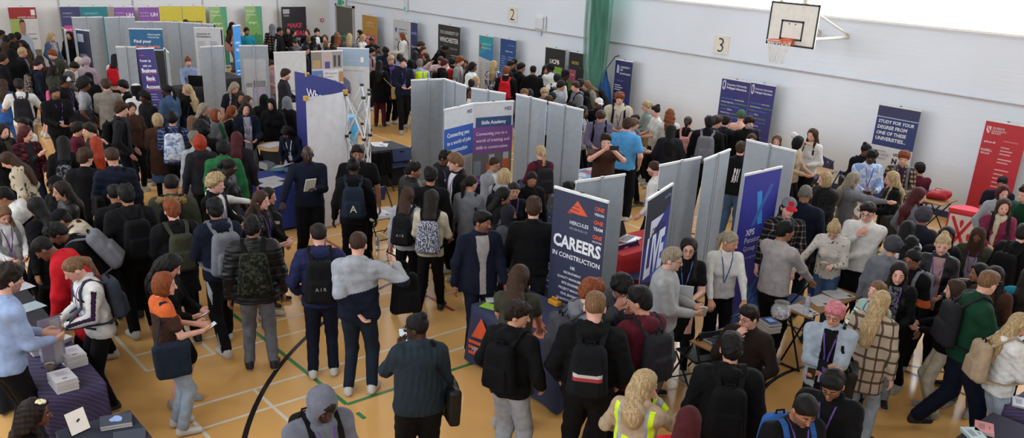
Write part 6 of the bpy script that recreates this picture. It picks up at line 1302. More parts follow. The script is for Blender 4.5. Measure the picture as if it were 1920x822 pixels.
for i, (lb, u, v, c_) in enumerate((('purple brochure on the white table by the man photographing', 1094, 322, '#6a5a86'), ('red brochure on the white table by the man photographing', 1110, 324, '#a8525a'), ('pale blue brochure on the white table by the man photographing', 1104, 332, '#4f9cc0'), ('white brochure on the white table by the man photographing', 1088, 328, '#b9b9c6'))): sheet(lb, u, v, .748, .3*i, .2, .28, c_, i, False)
for i, (lb, u, v, rz, c_) in enumerate((('large white sheet pile on the royal blue table', 506, 337, .2, '#b5bac8'), ('white sheet at the near edge of royal blue table', 510, 346, .5, '#b9bcc6'), ('turquoise leaflet on the royal blue table', 524, 315, 1.0, '#5fa3b4'), ('white sheet on the round poseur table', 511, 272, .3, '#b7b9c2'))): sheet(lb, u, v, .764 if i < 3 else 1.001, rz, .3, .42, c_, i, False)
p = at_z(506, 318, .77); pile('navy book standing pile on the royal blue table', p[0]-.1, p[1], .764, 5, .22, .16, .022, .2, '#3a4168', name='book', grp='navy books on the royal blue table', marks=False)
for i, (lb, u, v) in enumerate((('white sheet on the pale desk, left', 702, 402), ('white sheet on the pale desk, right', 716, 400))): sheet(lb, u, v, .742, .4+i, k=i)
for i, (lb, u, v, c_) in enumerate((('orange leaflet with white lettering on navy Hercules cloth', 1014, 627, '#c05a34'), ('red leaflet beside the olive-dressed woman', 1006, 607, '#b0403a'), ('lime green leaflets on the corner of navy cloth', 918, 575, '#8cc028'), ('small white leaflet on the navy cloth', 927, 563, '#c0c4c8'))): sheet(lb, u, v, .748, .5+.7*i, .15, .2, c_, i, False)
for i, (lb, u, v, c_) in enumerate((('white brochure with print on black table by bearded man', 33, 540, '#b9b6bd'), ('pale blue tray sheet on black table by bearded man', 52, 577, '#93a8ac'))): sheet(lb, u, v, .748, .3, .22, .3, c_, i, False)
p = at_z(1846, 805, .72); pile('pink booklet in the bottom right corner', p[0], p[1], .707, 4, .15, .21, .008, .4, '#c07f82', name='leaflet_booklet', grp='pink booklets, bottom right'); p = at_z(1826, 818, .71); pile('pale blue booklet in the bottom right corner', p[0], p[1], .707, 4, .15, .21, .008, .9, '#a9c0c4', name='leaflet_booklet', grp='pale blue booklets, bottom right')
p = at_z(1915, 757, .75); pile('white booklet on the purple cloth at right edge', p[0], p[1], .747, 3, .15, .21, .006, .4, '#a9a6b5', grp='white booklets, right edge')
# red bag, yellow drill case
p = at_z(1756, 372, .74); r = empty('red_bag', (p[0], p[1], .722), .3, 'crumpled red carrier bag on the desk by the wall', 'bag'); fk = Field(); G_ = Fr(np.eye(3), (0, 0, .075)); fk.add(0, rbox(G_, (0, 0, 0), (.16, .09, .07), .05, .2), .02); fk.add(0, ell(G_, (.13, 0, .05), (.10, .07, .07)), .04); fk.disp(0, lambda q: wav(q, 40, 9)*.014); V, Q, L = fk.solve(.014); mk('bag_body', V, Q, cloth('leather', 'red') if False else inkm('#a31522'), r, None, True); b = MB(); b.tube([(-.07, 0, .12), (-.04, .02, .19), (.04, .02, .19), (.07, 0, .12)], .008, 6); b.build('bag_handle', inkm('#a31522'), r)
r = empty('yellow_case', (-6.62, 6.42, .747), 0, 'small yellow plastic case before the Hercules banner', 'case'); b = MB(); b.box((-.08, -.04, 0), (.08, .04, .06), 0, None, .01); b.build('case_body', inkm('#c08a20'), r); b = MB(); b.tube([(-.04, 0, .06), (-.04, 0, .085), (.04, 0, .085), (.04, 0, .06)], .01, 6); b.build('case_handle', inkm('#c08a20'), r)
# black jacket over a chair back
def chair(label, u, v, z, rz, c='#22345f', **k): p = at_z(u, v, z); return folding_chair((p[0], p[1], 0), rz, c, label, **k)
Z90 = math.pi/2
chair('blue folding chair standing free at the black table, centre', 741, 308, .46, Z90); c1 = chair('blue folding chair under a draped black jacket', 697, 322, .46, Z90); chair('blue folding chair with slotted back beside black polo shirt man', 716, 366, .75, Z90+3.14)
chair('blue folding chair behind the olive-dressed woman', 1000, 585, .46, 3.14); chair('blue folding chair gripped by woman in white shirt', 1355, 628, .46, Z90); chair('black folding chair beside the laptop desk, back to us', 1313, 662, .46, Z90-.3, '#141518'); chair('blue folding chair behind the paper-strewn desk', 1500, 545, .6, Z90); chair('blue folding chair by the wall near white-sweatshirt woman', 1528, 330, .46, 2.6); chair('blue folding chair before the red table', 1195, 492, .6, Z90+3.14); chair('blue folding chair beside the smiling girl with bottle', 973, 352, .6, Z90); chair('dark folding chair under the charcoal rucksack woman', 1018, 392, .46, Z90, '#17181c'); chair('blue folding chair against the wall behind blonde bob woman', 1572, 362, .46, 3.0); chair('dark folding chair left of navy folded stand', 158, 118, .6, 3.2, '#15161a')
fk = Field(); G_ = Fr(np.eye(3), (0, 0, 0)); fk.add(0, rbox(G_, (0, -.27, .66), (.24, .035, .22), .03), .02); fk.add(0, rbox(G_, (0, -.20, .72), (.22, .03, .14), .03), .02); fk.add(0, cone((-.24, -.24, .8), (-.27, -.22, .38), .05, .045), .03); fk.add(0, cone((.24, -.24, .8), (.27, -.22, .38), .05, .045), .03); fk.add(0, cone((-.2, -.235, .83), (.2, -.235, .83), .045, .045), .03); fk.disp(0, lambda q: wav(q, 26, 3)*.008); V, Q, L = fk.solve(.012)
o_ = mk('draped_jacket', V, Q, cloth('plain', 'black'), None, None, True); o_.location = c1.location; o_.rotation_euler = c1.rotation_euler; tag(o_, 'black jacket hung over the chair at the black table', 'jacket')
# round black board carried by the brown-haired woman
p = at_z(516, 440, 1.0); r = empty('skateboard', (p[0], p[1], .62), 1.0, 'black round-ended skateboard with white sticker held upright', 'skateboard'); b = MB(); pr = [(.1*math.cos(q), .58+.1*math.sin(q)) for q in np.linspace(0, 3.14, 12)]+[(.1*math.cos(q), .1+.1*math.sin(q)) for q in np.linspace(3.14, 6.28, 12)]
b.poly([(x, -.008, z) for x, z in pr]); b.poly([(x, .008, z) for x, z in pr][::-1])
for i in range(len(pr)): (x0_, z0_), (x1_, z1_) = pr[i], pr[(i+1) % len(pr)]; b.poly([(x1_, -.008, z1_), (x0_, -.008, z0_), (x0_, .008, z0_), (x1_, .008, z1_)])
b.build('deck', flat('deck_black', '#131316', .5), r); b = MB(); b.box((-.065, -.0095, .52), (.065, -.0082, .56)); b.build('sticker', inkm('#b9bcc4'), r)
for z_ in (.14, .54):
    for e in (-1, 1): b = MB(); b.tube([(e*.07-.015, .045, z_), (e*.07+.015, .045, z_)], .022, 12); b.build('wheel', inkm('#9a9a90'), r)
    b = MB(); b.box((-.05, .008, z_-.02), (.05, .045, z_+.02)); b.build('truck', ALU, r)

PEOPLE_SRC = '''
2 56 60 sK 4 hood.grey trs.black H1.75 ~person in grey top at the far left edge by the wall
11 65 150 cK 4 jack.black trs.black H1.76 ~person with black curly hair below the red banner with the portrait
22 62 90 sK 4 jack.black trs.black H1.76 ~dark-haired person looking right, in front of the red portrait banner
32 59 170 cK 4 jack.char trs.black H1.73 ~curly-haired person beside the trousers of the man pictured on the banner
8 78 160 bN 2 jack.brown trs.black H1.66 ~brown-haired person in brown at the far left edge of the crowd
41 75 -50 lK 4 jack.brown trs.black H1.68 ~dark-skinned woman with black braids and brown jacket near the portrait banner
41 88 70 sY 2 jack.navy trs.navy in.grey H1.76 ~short-haired blonde person in dark blue among black-clad students
20 90 175 uK 4 coat.black trs.black W1.15 H1.80 ~broad person in a black hooded coat with hood up, far left
5 101 90 sK 3 jack.black trs.black H1.76 ~black-haired man looking right at the left edge behind white T-shirt
96 61 50 wY 1 jack.denim trs.denim in.lgrey A=k H1.68 ~woman with long wavy blonde hair and blue denim jacket by the wall
129 59 -20 lD 2 coat.black trs.black H1.66 ~woman with long dark hair and black coat behind thin blue banner
97 92 -90 sG 1 jack.olive trs.black L30 in.pink A=t H1.80 ~ginger man in olive waistcoat and pink sleeves bending to the left
74 104 175 lD 2 jack.brown trs.black H1.66 ~person with long brown hair behind the boy in navy hoodie
69 111 100/85 SD 1 hood.navy sho.black bp.floral H1.73 ~pale boy with shaved sides in navy hoodie and black shorts
100 122 60 lK 5 jack.olive trs.black H1.66 ~dark-skinned person with black braids in dark green top
147 107 150 x.cream 2 coat.white trs.black hairK H1.55 ~person in white fluffy bucket hat and white coat
161 106 160 x.lilac 2 coat.lilac trs.black hairN H1.62 ~person in pale lilac fluffy hat beside the white hat
138 115 90/70 mK 2 coat.tweed trs.black scarf.cream L20 P30 H1.66 ~woman in black-and-white knit coat with cream scarf bending forward
215 101 160 lK 3 jack.white trs.brown bp.red H1.66 ~black-haired person in white with red rucksack by grey screen
165 135 170 h.black 4 coat.black trs.black H1.66 ~person in black headscarf behind the man with large afro
34 147 178 sD 3 tee.white trs.beige bp.char A=b W1.1 H1.80 ~man in white T-shirt with dark rucksack at left
3 148 175 lN 2 jack.blue trs.blue H1.66 ~person with long brown hair and blue top at left edge
102 161 20 sK 3 jack.black trs.black brd lan.badge W1.1 H1.78 ~bearded man in black jacket with white badge on purple lanyard
121 141 60 k.bw 4 jack.black trs.black lan H1.76 ~man in black cap with white front and purple lanyard
157 142 85 aK 4 tee.lgrey trs.lgrey sling.navy H1.78 ~man with large black afro, pale grey T-shirt
198 147 172 sN 1 suit.stone trs.black H1.80 ~man in stone-grey jacket seen from behind near grey screens
229 149 -75 mK 1 suit.black trs.black in.white H1.72 ~dark-haired boy in black blazer and white collar facing left
226 189 80 cN 1 jack.char trs.navy bp.black A=k H1.82 ~tall boy with curly brown hair and dark grey hooded jacket
41 219 -60/-50 pK 3 knit.white trs.black H1.66 ~smiling dark-haired woman in white behind the red-haired woman
47 236 20/60 lR 1 shirt.plaidred jean.navy in.char A=m W1.1 H1.70 ~laughing woman with dark red hair and red checked shirt
3 232 40 lD 1 coat.black trs.black in.olive H1.67 ~dark-haired woman with pale face at left edge beside red hair
12 285 -110 lN 1 hood.bprint trs.black L15 P30 H1.68 ~brown-haired person in beige hoodie with printed back
117 255 172 lK 2 coat.black trs.black bp.greyprint H1.69 ~person with long black hair and small grey-patterned rucksack
145 227 80 mD 2 knit.maroon trs.black H1.68 ~brown-haired person in maroon jumper beside a boy facing left
166 229 -80 sD 1 jack.char trs.black H1.74 ~dark-haired boy in profile facing left near maroon jumper
178 256 190 lO 1 knit.black trs.black A=u H1.61 ~person with bright orange-red hair raising a finger
158 277 165/130 mN 1 knit.black trs.navy in.white H1.79 ~boy with thick brown hair in black jumper and white collar
208 277 190 SN 2 jack.navy trs.black sling.black H1.85 ~boy with cropped brown hair and navy jacket, back turned
101 330 -50 h.black 5 coat.black jean.navy H1.66 ~dark-skinned woman in black headscarf behind long-haired profile
113 340 -80/-75 lD 2 jack.leather trs.black H1.71 ~woman with long dark hair in profile, black leather jacket
65 370 -140 lK 3 coat.black trs.black L12 W1.1 H1.68 ~person with thick long black hair in black coat at left
112 391 -95 k.black 3 puf.cream trs.navy L40 P20 collar.brown H1.73 ~bending man in black cap and cream puffer with brown collar
5 350 -100 sK 3 hood.whitepink trs.black L30 H1.73 ~person in white and pink hoodie at the left edge
3 385 20 lL 1 hood.white trs.black P30 lan straps.grey H1.60 ~woman in white hoodie with purple lanyard at left edge, looking down
213 346 185 SK 3 jack.black trs.black H1.72 ~short-haired boy in black beside the taller black backpack wearer
234 345 195 sK 3 jack.black trs.black bp.black W1.1 H1.87 ~boy in all black with black rucksack, back turned, left side
103 414 -100 cK 4 jack.black trs.black L35 P35 bp.grey H1.76 ~curly-haired person bending forward with grey rucksack
80 444 -105 SK 4 coat.red trs.black L35 P30 A=t W1.1 H1.78 ~boy in bright red coat bending over the table
135 483 -75 pL 1 jack.track trs.black P30 L8 A=f lan bp.slate W1.1 H1.68 ~woman with ponytail in white track jacket with dark stripes
10 493 110 mD 1 shirt.sky trs.black brd L8 A=f W1.1 H1.92 ~bearded man in pale blue shirt behind the purple table
254 156 200 u.bw 4 hood.whiteblack trs.black H1.72 ~person in black and white hood turned up near the bank banner
270 168 -60/-70 cK 5 jack.black trs.black H1.76 ~man with curly black hair in dark jacket facing left
311 158 -140/-110 pK 5 jack.denim trs.denim H1.73 ~dark-skinned woman with ponytail and painted denim jacket
352 106 10 nG 1 shirt.sky trs.navy A=t W1.1 H1.68 ~woman in pale blue shirt behind a laptop on black table
350 158 -140/-80 lY 1 jack.black trs.black bag.navy H1.68 ~woman with long blonde hair and black jacket, navy bag
382 193 70 lA 2 jack.char trs.black H1.68 ~woman with long silver-blonde hair in profile
404 204 60 bG 1 jack.grey trs.black in.green P-5 H1.66 ~laughing fair-haired person beside silver-blonde woman
294 212 182 bY 1 coat.brown skt.denim tights H1.65 ~woman with blonde bob, brown coat, denim skirt and black tights
322 208 178/165 mK 2 shirt.plaidblue trs.black bp.marble W1.1 H1.76 ~boy in blue checked shirt with pale marbled rucksack
360 217 170 lL 2 jack.grey trs.black H1.60 ~person with dark blonde hair behind flat-top haircut
376 223 190 aK 5 jack.black trs.black flat H1.75 ~dark-skinned man with flat-top black hair, back turned
362 245 -150 sW 3 knit.lgrey trs.grey H1.71 ~person with grey cropped hair and pale grey jumper
373 252 190 bO 1 hood.charred trs.black W1.05 H1.75 ~person with ginger bob in dark grey hoodie with red print
417 261 172 cK 5 hood.green trs.black W1.1 H1.74 ~person with round black hair in green hoodie
430 297 70 pK 5 jack.leather trs.black H1.68 ~dark-skinned woman with black ponytail and leather jacket, smiling
405 316 75 bK 4 knit.white trs.black A=o gl H1.66 ~woman in white long sleeves stretching an arm to the right
403 323 65 CY 1 jack.black trs.navy in.white lan H1.75 ~boy with curly blond hair and purple lanyard in dark jacket
443 247 172 lR 2 coat.char trs.black H1.68 ~person with maroon dyed hair in dark hooded coat
245 192 20 lD 2 jack.brown trs.black bag.cream H1.64 ~person in brown jacket carrying a long cream bag
320 328 172 SK 3 coat.olive trs.black fur bp.black W1.1 H1.80 ~man with black hair in dark parka with fur-trimmed hood
321 374 195 sG 1 coat.black trs.black bp.olive H1.77 ~boy with short ginger hair, black hood and olive rucksack
401 371 200/190 sK 3 hood.navy trk.black bp.grey G=w H1.85 ~boy in navy hoodie with grey rucksack and side-striped track pants
435 41 60 lD 1 jack.brown trs.grey bag.pink H1.68 ~brown-haired woman with pink bag left of bright blue banner
449 46 175 lY 1 jack.cream trs.denim H1.68 ~woman with very long blonde hair behind bright blue banner
462 51 20 sK 3 polo.teal trs.black brd H1.76 ~bearded man in teal polo shirt before the green banner
510 44 175 u.grey 3 shirt.plaidblack trs.black H1.76 ~person in grey hood and checked jacket near the green banner
524 51 70 SK 3 jack.stripe trs.black H1.78 ~boy in black track jacket with white shoulder stripes
540 50 0 lD 2 jack.black trs.black H1.68 ~dark-haired woman facing camera left of the black banner
550 55 60 lD 2 jack.black trs.black H1.66 ~woman with long dark hair turned right below pink lettering
575 55 -20 lR 1 jack.black trs.black H1.64 ~woman with reddish-brown fringe beside the black banner
594 52 20 mD 1 jack.black trs.black in.white H1.76 ~pale boy with dark swept fringe right of black banner
579 66 160 sL 2 jack.grey trs.black H1.68 ~light-brown-haired person behind a dark-skinned boy
587 67 20 sK 5 jack.black trs.black P30 H1.75 ~dark-skinned boy looking down in the far crowd
553 73 -40 pD 2 jack.grey trs.black P35 H1.63 ~brown-haired woman bowing her head behind white banner
546 88 170 sK 3 jack.black trs.black H1.67 ~black-haired head just above the plain white banner
573 85 100/80 sK 2 jack.black trs.black H1.77 ~black-haired boy standing between two white banners
575 76 150 lK 2 jack.black trs.black H1.66 ~black-haired person just behind the boy between the white banners
591 82 10 sK 4 jack.navy trs.black H1.66 ~black-haired boy peeping over the photo-covered banner
609 65 -10 lN 1 jack.white trs.black in.grey H1.66 ~brown-haired pale woman left of the grey door
613 76 60 bL 1 jack.lgrey trs.black H1.64 ~fair person partly hidden left of the grey door
626 66 175 lK 5 jack.black trs.black H1.69 ~person with black braids near the grey door
634 66 150 lG 1 jack.char trs.black H1.74 ~ginger-haired person near the grey door
632 60 150 lL 1 jack.brown trs.black H1.68 ~person with light brown waves right before the door
613 87 170 mK 2 jack.black trs.black H1.68 ~black-haired head over the right end of the photo banner
625 85 160 sK 3 jack.black trs.black H1.66 ~dark head over the corner where two white banners meet
509 112 30 mN 1 jack.dpink trs.grey H1.62 ~brown-haired person in dusty pink seen through banner gap
398 44 170 cK 3 jack.black trs.black H1.78 ~black hair top peeping above the grey screens
348 36 170 sN 2 jack.grey trs.black H1.80 ~brown hair top peeping before the yellow banner
439 154 30 lA 2 polo.navy trs.black P30 L10 W1.05 H1.70 ~woman with grey-brown hair in navy polo looking down
450 171 10 lD 3 jack.black trs.black H1.66 ~young woman with long dark hair before navy polo woman
464 179 55 lN 2 jack.black trs.black H1.67 ~woman with highlighted brown hair beside dark-haired woman
460 191 10 lD 1 jack.navy trs.grey in.lgrey lan P12 A=f H1.73 ~long-haired woman in navy jacket with purple lanyard
495 176 165 h.black 3 coat.black trs.black stripes H1.63 ~woman in black headscarf with white-striped sleeve, back turned
508 184 -15 h.black 2 coat.black trs.black H1.68 ~smiling woman in black headscarf facing the camera
538 180 150 h.grey 3 coat.black trs.black H1.64 ~woman in grey headscarf and black coat
535 127 85 qN 1 suit.char trs.char brd lan.blue A=f H1.82 ~bearded man with quiff and dark blazer beside white banner
435 198 80 lG 1 jack.black trs.black straps.cream H1.59 ~woman with long ginger hair in black, pale strap
537 236 -25 wK 4 shirt.navy trs.black P45 L18 A=f lan.white H1.60 ~woman with long black curls bending over the blue table
576 273 5 B 5 knit.navy trs.black A=l W1.15 H1.80 ~bald man in navy jumper holding pale booklets
489 358 60 lN 1 jack.black trs.black lan H1.68 ~woman with long light brown hair in black facing right
503 352 65 lD 2 jack.black trs.black H1.59 ~dark-haired woman hidden behind light brown hair
473 404 178/150 mK 3 puf.black trs.grey gl bp.camo W1.06 H1.80 ~man in black puffer jacket with camouflage rucksack, grey trousers
662 294 178 nK 5 hood.black trs.black lan.red bp.letter W1.1 H1.80 ~person in black hoodie, rucksack with a letter A
670 271 0 sD 3 polo.black trs.black brd A=d W1.2 H1.82 ~bearded man in black polo shirt behind letter rucksack
655 62 172 wY 1 jack.grey trs.black H1.68 ~woman with golden hair, back turned, at the door's edge
674 56 -60 lK 2 jack.black trs.black in.white H1.68 ~black-haired woman by the wall near ochre banner
681 64 60 lY 1 jack.white trs.black H1.64 ~pale blonde person in white beside the ochre banner
696 69 -5 nD 4 jack.black trs.black H1.64 ~dark brown-haired woman with bun below ochre banner
706 82 60 cK 4 jack.olive trs.black H1.74 ~boy with black curls right of pale map banner
723 86 0 cK 5 knit.navy trs.black lan P35 A=f in.navy H1.81 ~dark-skinned boy looking down at his hands, purple lanyard
697 88 65 mK 2 coat.dpink trs.char bp.black hoodw H1.72 ~black-haired person in pinkish coat and black rucksack
711 113 175 lK 4 coat.black trs.maroon bag.tan H1.68 ~person with long black hair and tan bag, dark trousers
733 103 25 mY 1 jack.black trs.black lan in.purple H1.77 ~smiling blond boy in black jacket with lanyard
756 107 15 sD 1 hood.navy trs.black lan A=f G=w H1.85 ~tall boy in navy hoodie walking towards camera
750 100 170 mD 2 jack.sky trs.black bp.blue H1.74 ~brown-haired person in pale blue behind blond boy
753 61 -75 lG 1 jack.white trs.black W1.3 in.black H1.72 ~large ginger-haired woman in white sleeves by white banner
789 76 70 mN 1 hood.black trs.black P25 L8 H1.81 ~brown-haired boy in black hoodie leaning beside navy banner
794 86 40 sN 2 polo.maroon trs.black H1.70 ~person in maroon top behind leaning boy
787 110 172 sW 2 vest.hivis trs.grey W1.1 H1.78 ~grey-haired man in yellow high-visibility vest, far aisle
770 111 170 h.black 3 hood.black trs.black H1.70 ~hooded person in black left of yellow vest
779 96 172 lK 3 coat.black trs.black H1.73 ~person with black hair and black coat behind grey-haired man
798 99 -60 lN 2 jack.olive trs.black H1.66 ~woman with long brown hair right of the yellow vest
835 83 60 sK 4 hood.black trs.black P30 L25 H1.78 ~black-haired boy bending in front of the black university banner
826 105 -20 mN 2 puf.blush trs.black A=u H1.68 ~person in blush puffer jacket with raised arm
834 110 100 sR 1 hood.black trs.black bp.black H1.77 ~boy with red-tinted short hair in black hoodie
849 107 170 cK 3 jack.black trs.black H1.60 ~dark-haired person left of sage T-shirt boy
863 104 75 mG 1 tee.sage trs.black bp.scarlet H1.81 ~tall auburn-haired boy in sage T-shirt with scarlet bag
872 112 10 lD 3 jack.grey trs.black H1.65 ~dark-haired woman facing camera behind sage T-shirt
880 121 165 lN 2 jack.grey trs.black H1.66 ~woman with long straight brown hair before braided woman
887 116 65 lK 4 jack.white trs.black H1.80 ~woman with long black braids facing right
893 143 75 bY 1 jack.grey trs.black H1.62 ~short-haired blonde woman behind grey screens
884 148 170 sK 3 jack.black trs.black H1.62 ~black-haired head beside short blonde hair
880 164 20 lK 4 shirt.white trs.black gl hband H1.64 ~woman with glasses and grey headband in screen gap
926 113 170 wY 1 shirt.zebra trs.black H1.70 ~woman with long blonde hair and blue zebra-print top
958 113 85 SD 3 jack.char trs.black H1.76 ~man with dark fade haircut beside zebra print
950 124 172 sG 1 jack.black trs.black bp.red H1.76 ~ginger boy in black jacket with red rucksack
978 116 120/90 cK 3 hood.patch trs.black H1.77 ~curly-haired boy in black hoodie with yellow patches
964 109 120 sK 3 jack.black trs.black H1.74 ~black-haired person against the right edge of royal blue banner
1000 123 172 SK 3 hood.black trs.black W1.1 H1.76 ~boy with faded black hair in plain black hoodie by wall
1024 122 20 lD 2 tee.black trs.black H1.66 ~woman in black T-shirt before black and green banner
1032 118 -150/-100 sK 5 tee.white trs.black lan H1.78 ~dark-skinned man in white T-shirt before green banner
1061 130 85 k.bo 5 jack.black trs.black H1.78 ~person in black cap with orange peak
1045 137 170 sK 4 hood.white trs.black bp.black H1.75 ~black-haired boy in white hoodie with black rucksack
1053 150 80 mD 2 hood.lgrey trs.grey H1.72 ~brown-haired boy in pale grey hoodie, near capped person
984 166 10 sL 1 hood.grey trs.black H1.75 ~fair boy peering over grey screens, first of two
993 167 170 lD 2 jack.char trs.black H1.66 ~long dark hair just behind fair boy at screens
1021 164 10 mY 1 hood.grey trs.black H1.66 ~blond boy peering over grey screens, second of two
1036 172 170 x.char 3 jack.char trs.black H1.64 ~person in charcoal hat behind blond boy
1030 179 170 sN 2 shirt.sky trs.navy H1.66 ~brown-haired person in pale blue seen between grey screens
1080 152 -70 SN 1 hood.grey trs.black bp.black H1.78 ~boy with brown fade in grey hoodie, black rucksack
1089 147 165 sK 3 jack.black trs.black H1.76 ~dark-haired person in black under the green net
1101 151 -80 lL 1 coat.stone trs.black bp.char L22 P20 H1.68 ~woman with long brown hair, stone coat, bending near net
1124 183 20 k.white 4 jack.black trs.black H1.68 ~boy in white cap and black jacket
1163 172 5 mG 1 hood.cream trs.beige straps.navy lan A=f W1.15 H1.88 ~tall ginger man in cream hoodie with rucksack straps
1127 206 0 mN 1 hood.mauve jean.navy straps.black P35 A=f H1.78 ~brown-haired boy in mauve-grey hoodie looking down
1095 199 60 wK 4 jack.lgrey trs.black H1.68 ~woman with black curls and pale grey jacket beside grey screen
1072 188 170 cK 4 jack.black trs.black H1.66 ~black-haired head above the grey screen's left half
1213 189 -80 pY 1 jack.sage trs.black bp.sage bag.tan H1.68 ~woman with blonde ponytail and grey-green jacket
1230 196 -70 nK 1 tee.white trs.black H1.69 ~dark-haired woman with clip and white top by the wall
1257 204 185 wG 1 knit.white trs.black H1.70 ~woman with long ginger waves and white lace jumper
1260 233 178 lK 3 coat.char trs.black W1.1 H1.66 ~person with long black hair and charcoal coat
1291 218 172 pN 1 jack.black trs.black bp.pink H1.66 ~girl with brown ponytail and pale pink rucksack
1178 220 165 sN 1 polo.azure trs.black W1.2 H1.85 ~man in bright blue polo shirt, back turned
1189 221 90 mL 1 hood.lgrey trs.black G=w H1.64 ~ginger-blond boy in pale grey behind blue polo
1192 214 120 cK 3 hood.grey trs.black H1.61 ~curly black-haired boy behind the blue polo man
1137 250 10 sD 1 polo.brown trs.black A=P W1.1 H1.80 ~man in brown shirt taking a photo with raised phone
1228 301 -100 z.N 1 shirt.white trs.black brd lan.red H1.70 ~balding bearded man in white shirt with red lanyard
1014 272 -155 pY 1 knit.maroon trs.black bp.char W1.05 H1.68 ~woman with long blonde hair, maroon top and charcoal rucksack
998 322 15 pK 3 jack.black trs.black A=p H1.61 ~smiling dark-haired girl in black holding a pale bottle
965 341 10 pD 2 tee.black trs.black lan H1.63 ~grinning woman in black T-shirt with purple lanyard
1002 370 178 sN 1 knit.black jean.char lan.blue W1.1 H1.88 ~man with brown cropped hair, black jumper and blue lanyard
1067 340 120 cK 3 jack.black trs.black seat H1.70 ~black-haired head behind the careers banner
1332 217 175 sK 5 coat.black trs.black bp.grey W1.1 H1.83 ~man in black coat with two-pocket grey rucksack
1345 216 80 mN 1 jack.char trs.black H1.76 ~brown-fringed boy in profile beside grey rucksack
1363 216 165 sD 1 knit.char trs.black bp.black H1.67 ~dark-haired boy in charcoal before the twin purple banners
1391 205 178 x.knit 1 knit.bare trs.black hairL H1.66 ~woman in green knitted hat with bare shoulders
1407 217 30 mD 1 jack.black trs.black mask H1.76 ~boy in black shirt wearing a pale face mask
1411 251 5 lN 1 jack.grey trs.black H1.62 ~forehead and parted brown hair above grey screen
1391 265 172 sN 1 jack.backstripe jean.denim H1.74 ~boy in black jacket with three white stripes on back
1458 253 0 lL 1 jack.grey trs.black hband H1.60 ~girl with hairband peering over the tall grey screen
1499 255 60/110 bK 2 knit.beige trs.black H1.68 ~woman with black bob and beige sweatshirt
1525 241 -30 lN 1 knit.white trs.black A=c H1.72 ~woman in white sweatshirt with hand at cheek by the wall
776 303 110/85 sK 3 puf.black trs.black brd W1.15 H1.76 ~bearded man in shiny black puffer jacket facing right
808 312 172 sK 3 knit.black trs.black H1.80 ~black-haired boy in black jumper beside bearded man
836 280 40/60 sK 4 hood.nice trs.char lan P20 A=f H1.76 ~boy in dark hoodie with white lettering and lanyard
854 286 -60/-80 mL 1 jack.black trs.black in.white lan H1.84 ~tall fair-haired boy in black jacket over white top
928 294 50 z.N 2 suit.lgrey trs.grey in.white gl seat H1.78 ~shaven-headed man with glasses and pale grey jacket
946 316 155 bY 1 hood.lgrey trs.black straps.char H1.68 ~woman with blonde bob and pale grey hoodie
884 328 160/130 pD 2 jack.grey trs.black bag.navy H1.68 ~dark-ponytailed woman in grey with navy shoulder bag
945 351 90 lK 3 jack.black trs.black H1.66 ~woman with long black hair in right profile
955 385 80 h.char 3 coat.dgrey trs.maroon mask.black bp.char W1.1 H1.57 ~woman in charcoal headscarf and cloak with black mask
765 352 165/140 lN 1 jack.lgrey trs.black bp.nike G=w A=p H1.61 ~woman with long brown hair drinking, black rucksack
809 356 172 lD 3 knit.cream trs.black bp.weave G=w H1.71 ~woman with very long dark hair and patterned rucksack
905 393 20/60 qK 3 suit.navysuit trs.navysuit in.shirt brd A=d W1.1 tanshoes H1.78 ~bearded man in navy suit, open-collared white shirt
671 436 168 SN 1 hood.block jean.ink A=g W1.1 wshoes H1.82 ~boy in white and navy hoodie swinging a black bag
597 420 180 SD 1 hood.indigo trs.navy bp.air A=k W1.1 wshoes H1.77 ~boy in navy hoodie with black rucksack, centre of floor
781 586 190/-110 nK 5 jack.dden trs.black A=p mir rt gl W1.25 bag.blk H1.74 ~woman with braided bun and dark denim jacket using phone
604 726 25 u.mgrey 5 hood.mgrey trs.black lan straps.black P28 W1.1 H1.74 ~person in grey hood looking down, purple lanyard
976 497 172/150 lN 2 dress.olive none.x A=t L8 W1.1 H1.74 ~woman in olive dress with long brown hair
972 563 150/80 mD 2 hood.black jog.lgrey bp.black A=k H1.76 ~boy in black hoodie and pale grey joggers
1112 521 115/80 mG 1 hood.grey trs.char bp.dgrey W1.05 lan H1.86 ~ginger boy in grey hoodie with large dark grey rucksack
1118 548 178 SL 1 hood.blk trs.black bp.tommy W1.1 H1.92 ~fair cropped boy in black with glossy striped rucksack
1168 512 15 mK 2 hood.dgrey trs.navy gl P35 A=h lan H1.88 ~boy with glasses and grey top touching his face
1203 535 -135/-110 qK 2 hood.maroon trs.black bp.char A=h W1.05 H1.86 ~dark-haired boy in maroon hoodie with charcoal rucksack
1263 464 90/80 sA 1 knit.pgrey trs.grey gl brd A=f W1.2 H1.78 ~man with glasses in pale grey jumper holding a cup
1294 446 0 lD 1 tee.black skt.black tights gl lan.blue A=f H1.70 ~woman with glasses and long brown hair, blue lanyard
1372 434 15/55 pA 2 shirt.white trs.black lan.blue A=t L6 W1.05 H1.70 ~blonde-ponytailed woman in white shirt with blue lanyard
1482 369 15 k.gr 1 shirt.plaidnavy jean.denim A=d P10 H1.82 ~man in grey cap with red peak and checked shirt
1513 346 172 zW 3 suit.navysuit jean.dden W1.2 H1.84 ~grey-haired man in navy suit jacket, back turned
1549 322 -45/-70 bY 1 coat.fuzz trs.black in.black W1.2 H1.70 ~woman with blonde bob and black fuzzy jacket
1476 413 145/120 sK 3 shirt.palegrey trs.black A=t W1.1 H1.80 ~man in tucked pale grey shirt, back to camera
1567 412 -5 nY 1 shirt.flower jean.denim P40 A=l L10 H1.70 ~woman with blonde bun and white patterned shirt
1631 377 -10 qD 1 shirt.white trs.black gl A=j P12 W1.15 H1.82 ~man with glasses in white shirt, finger on lips
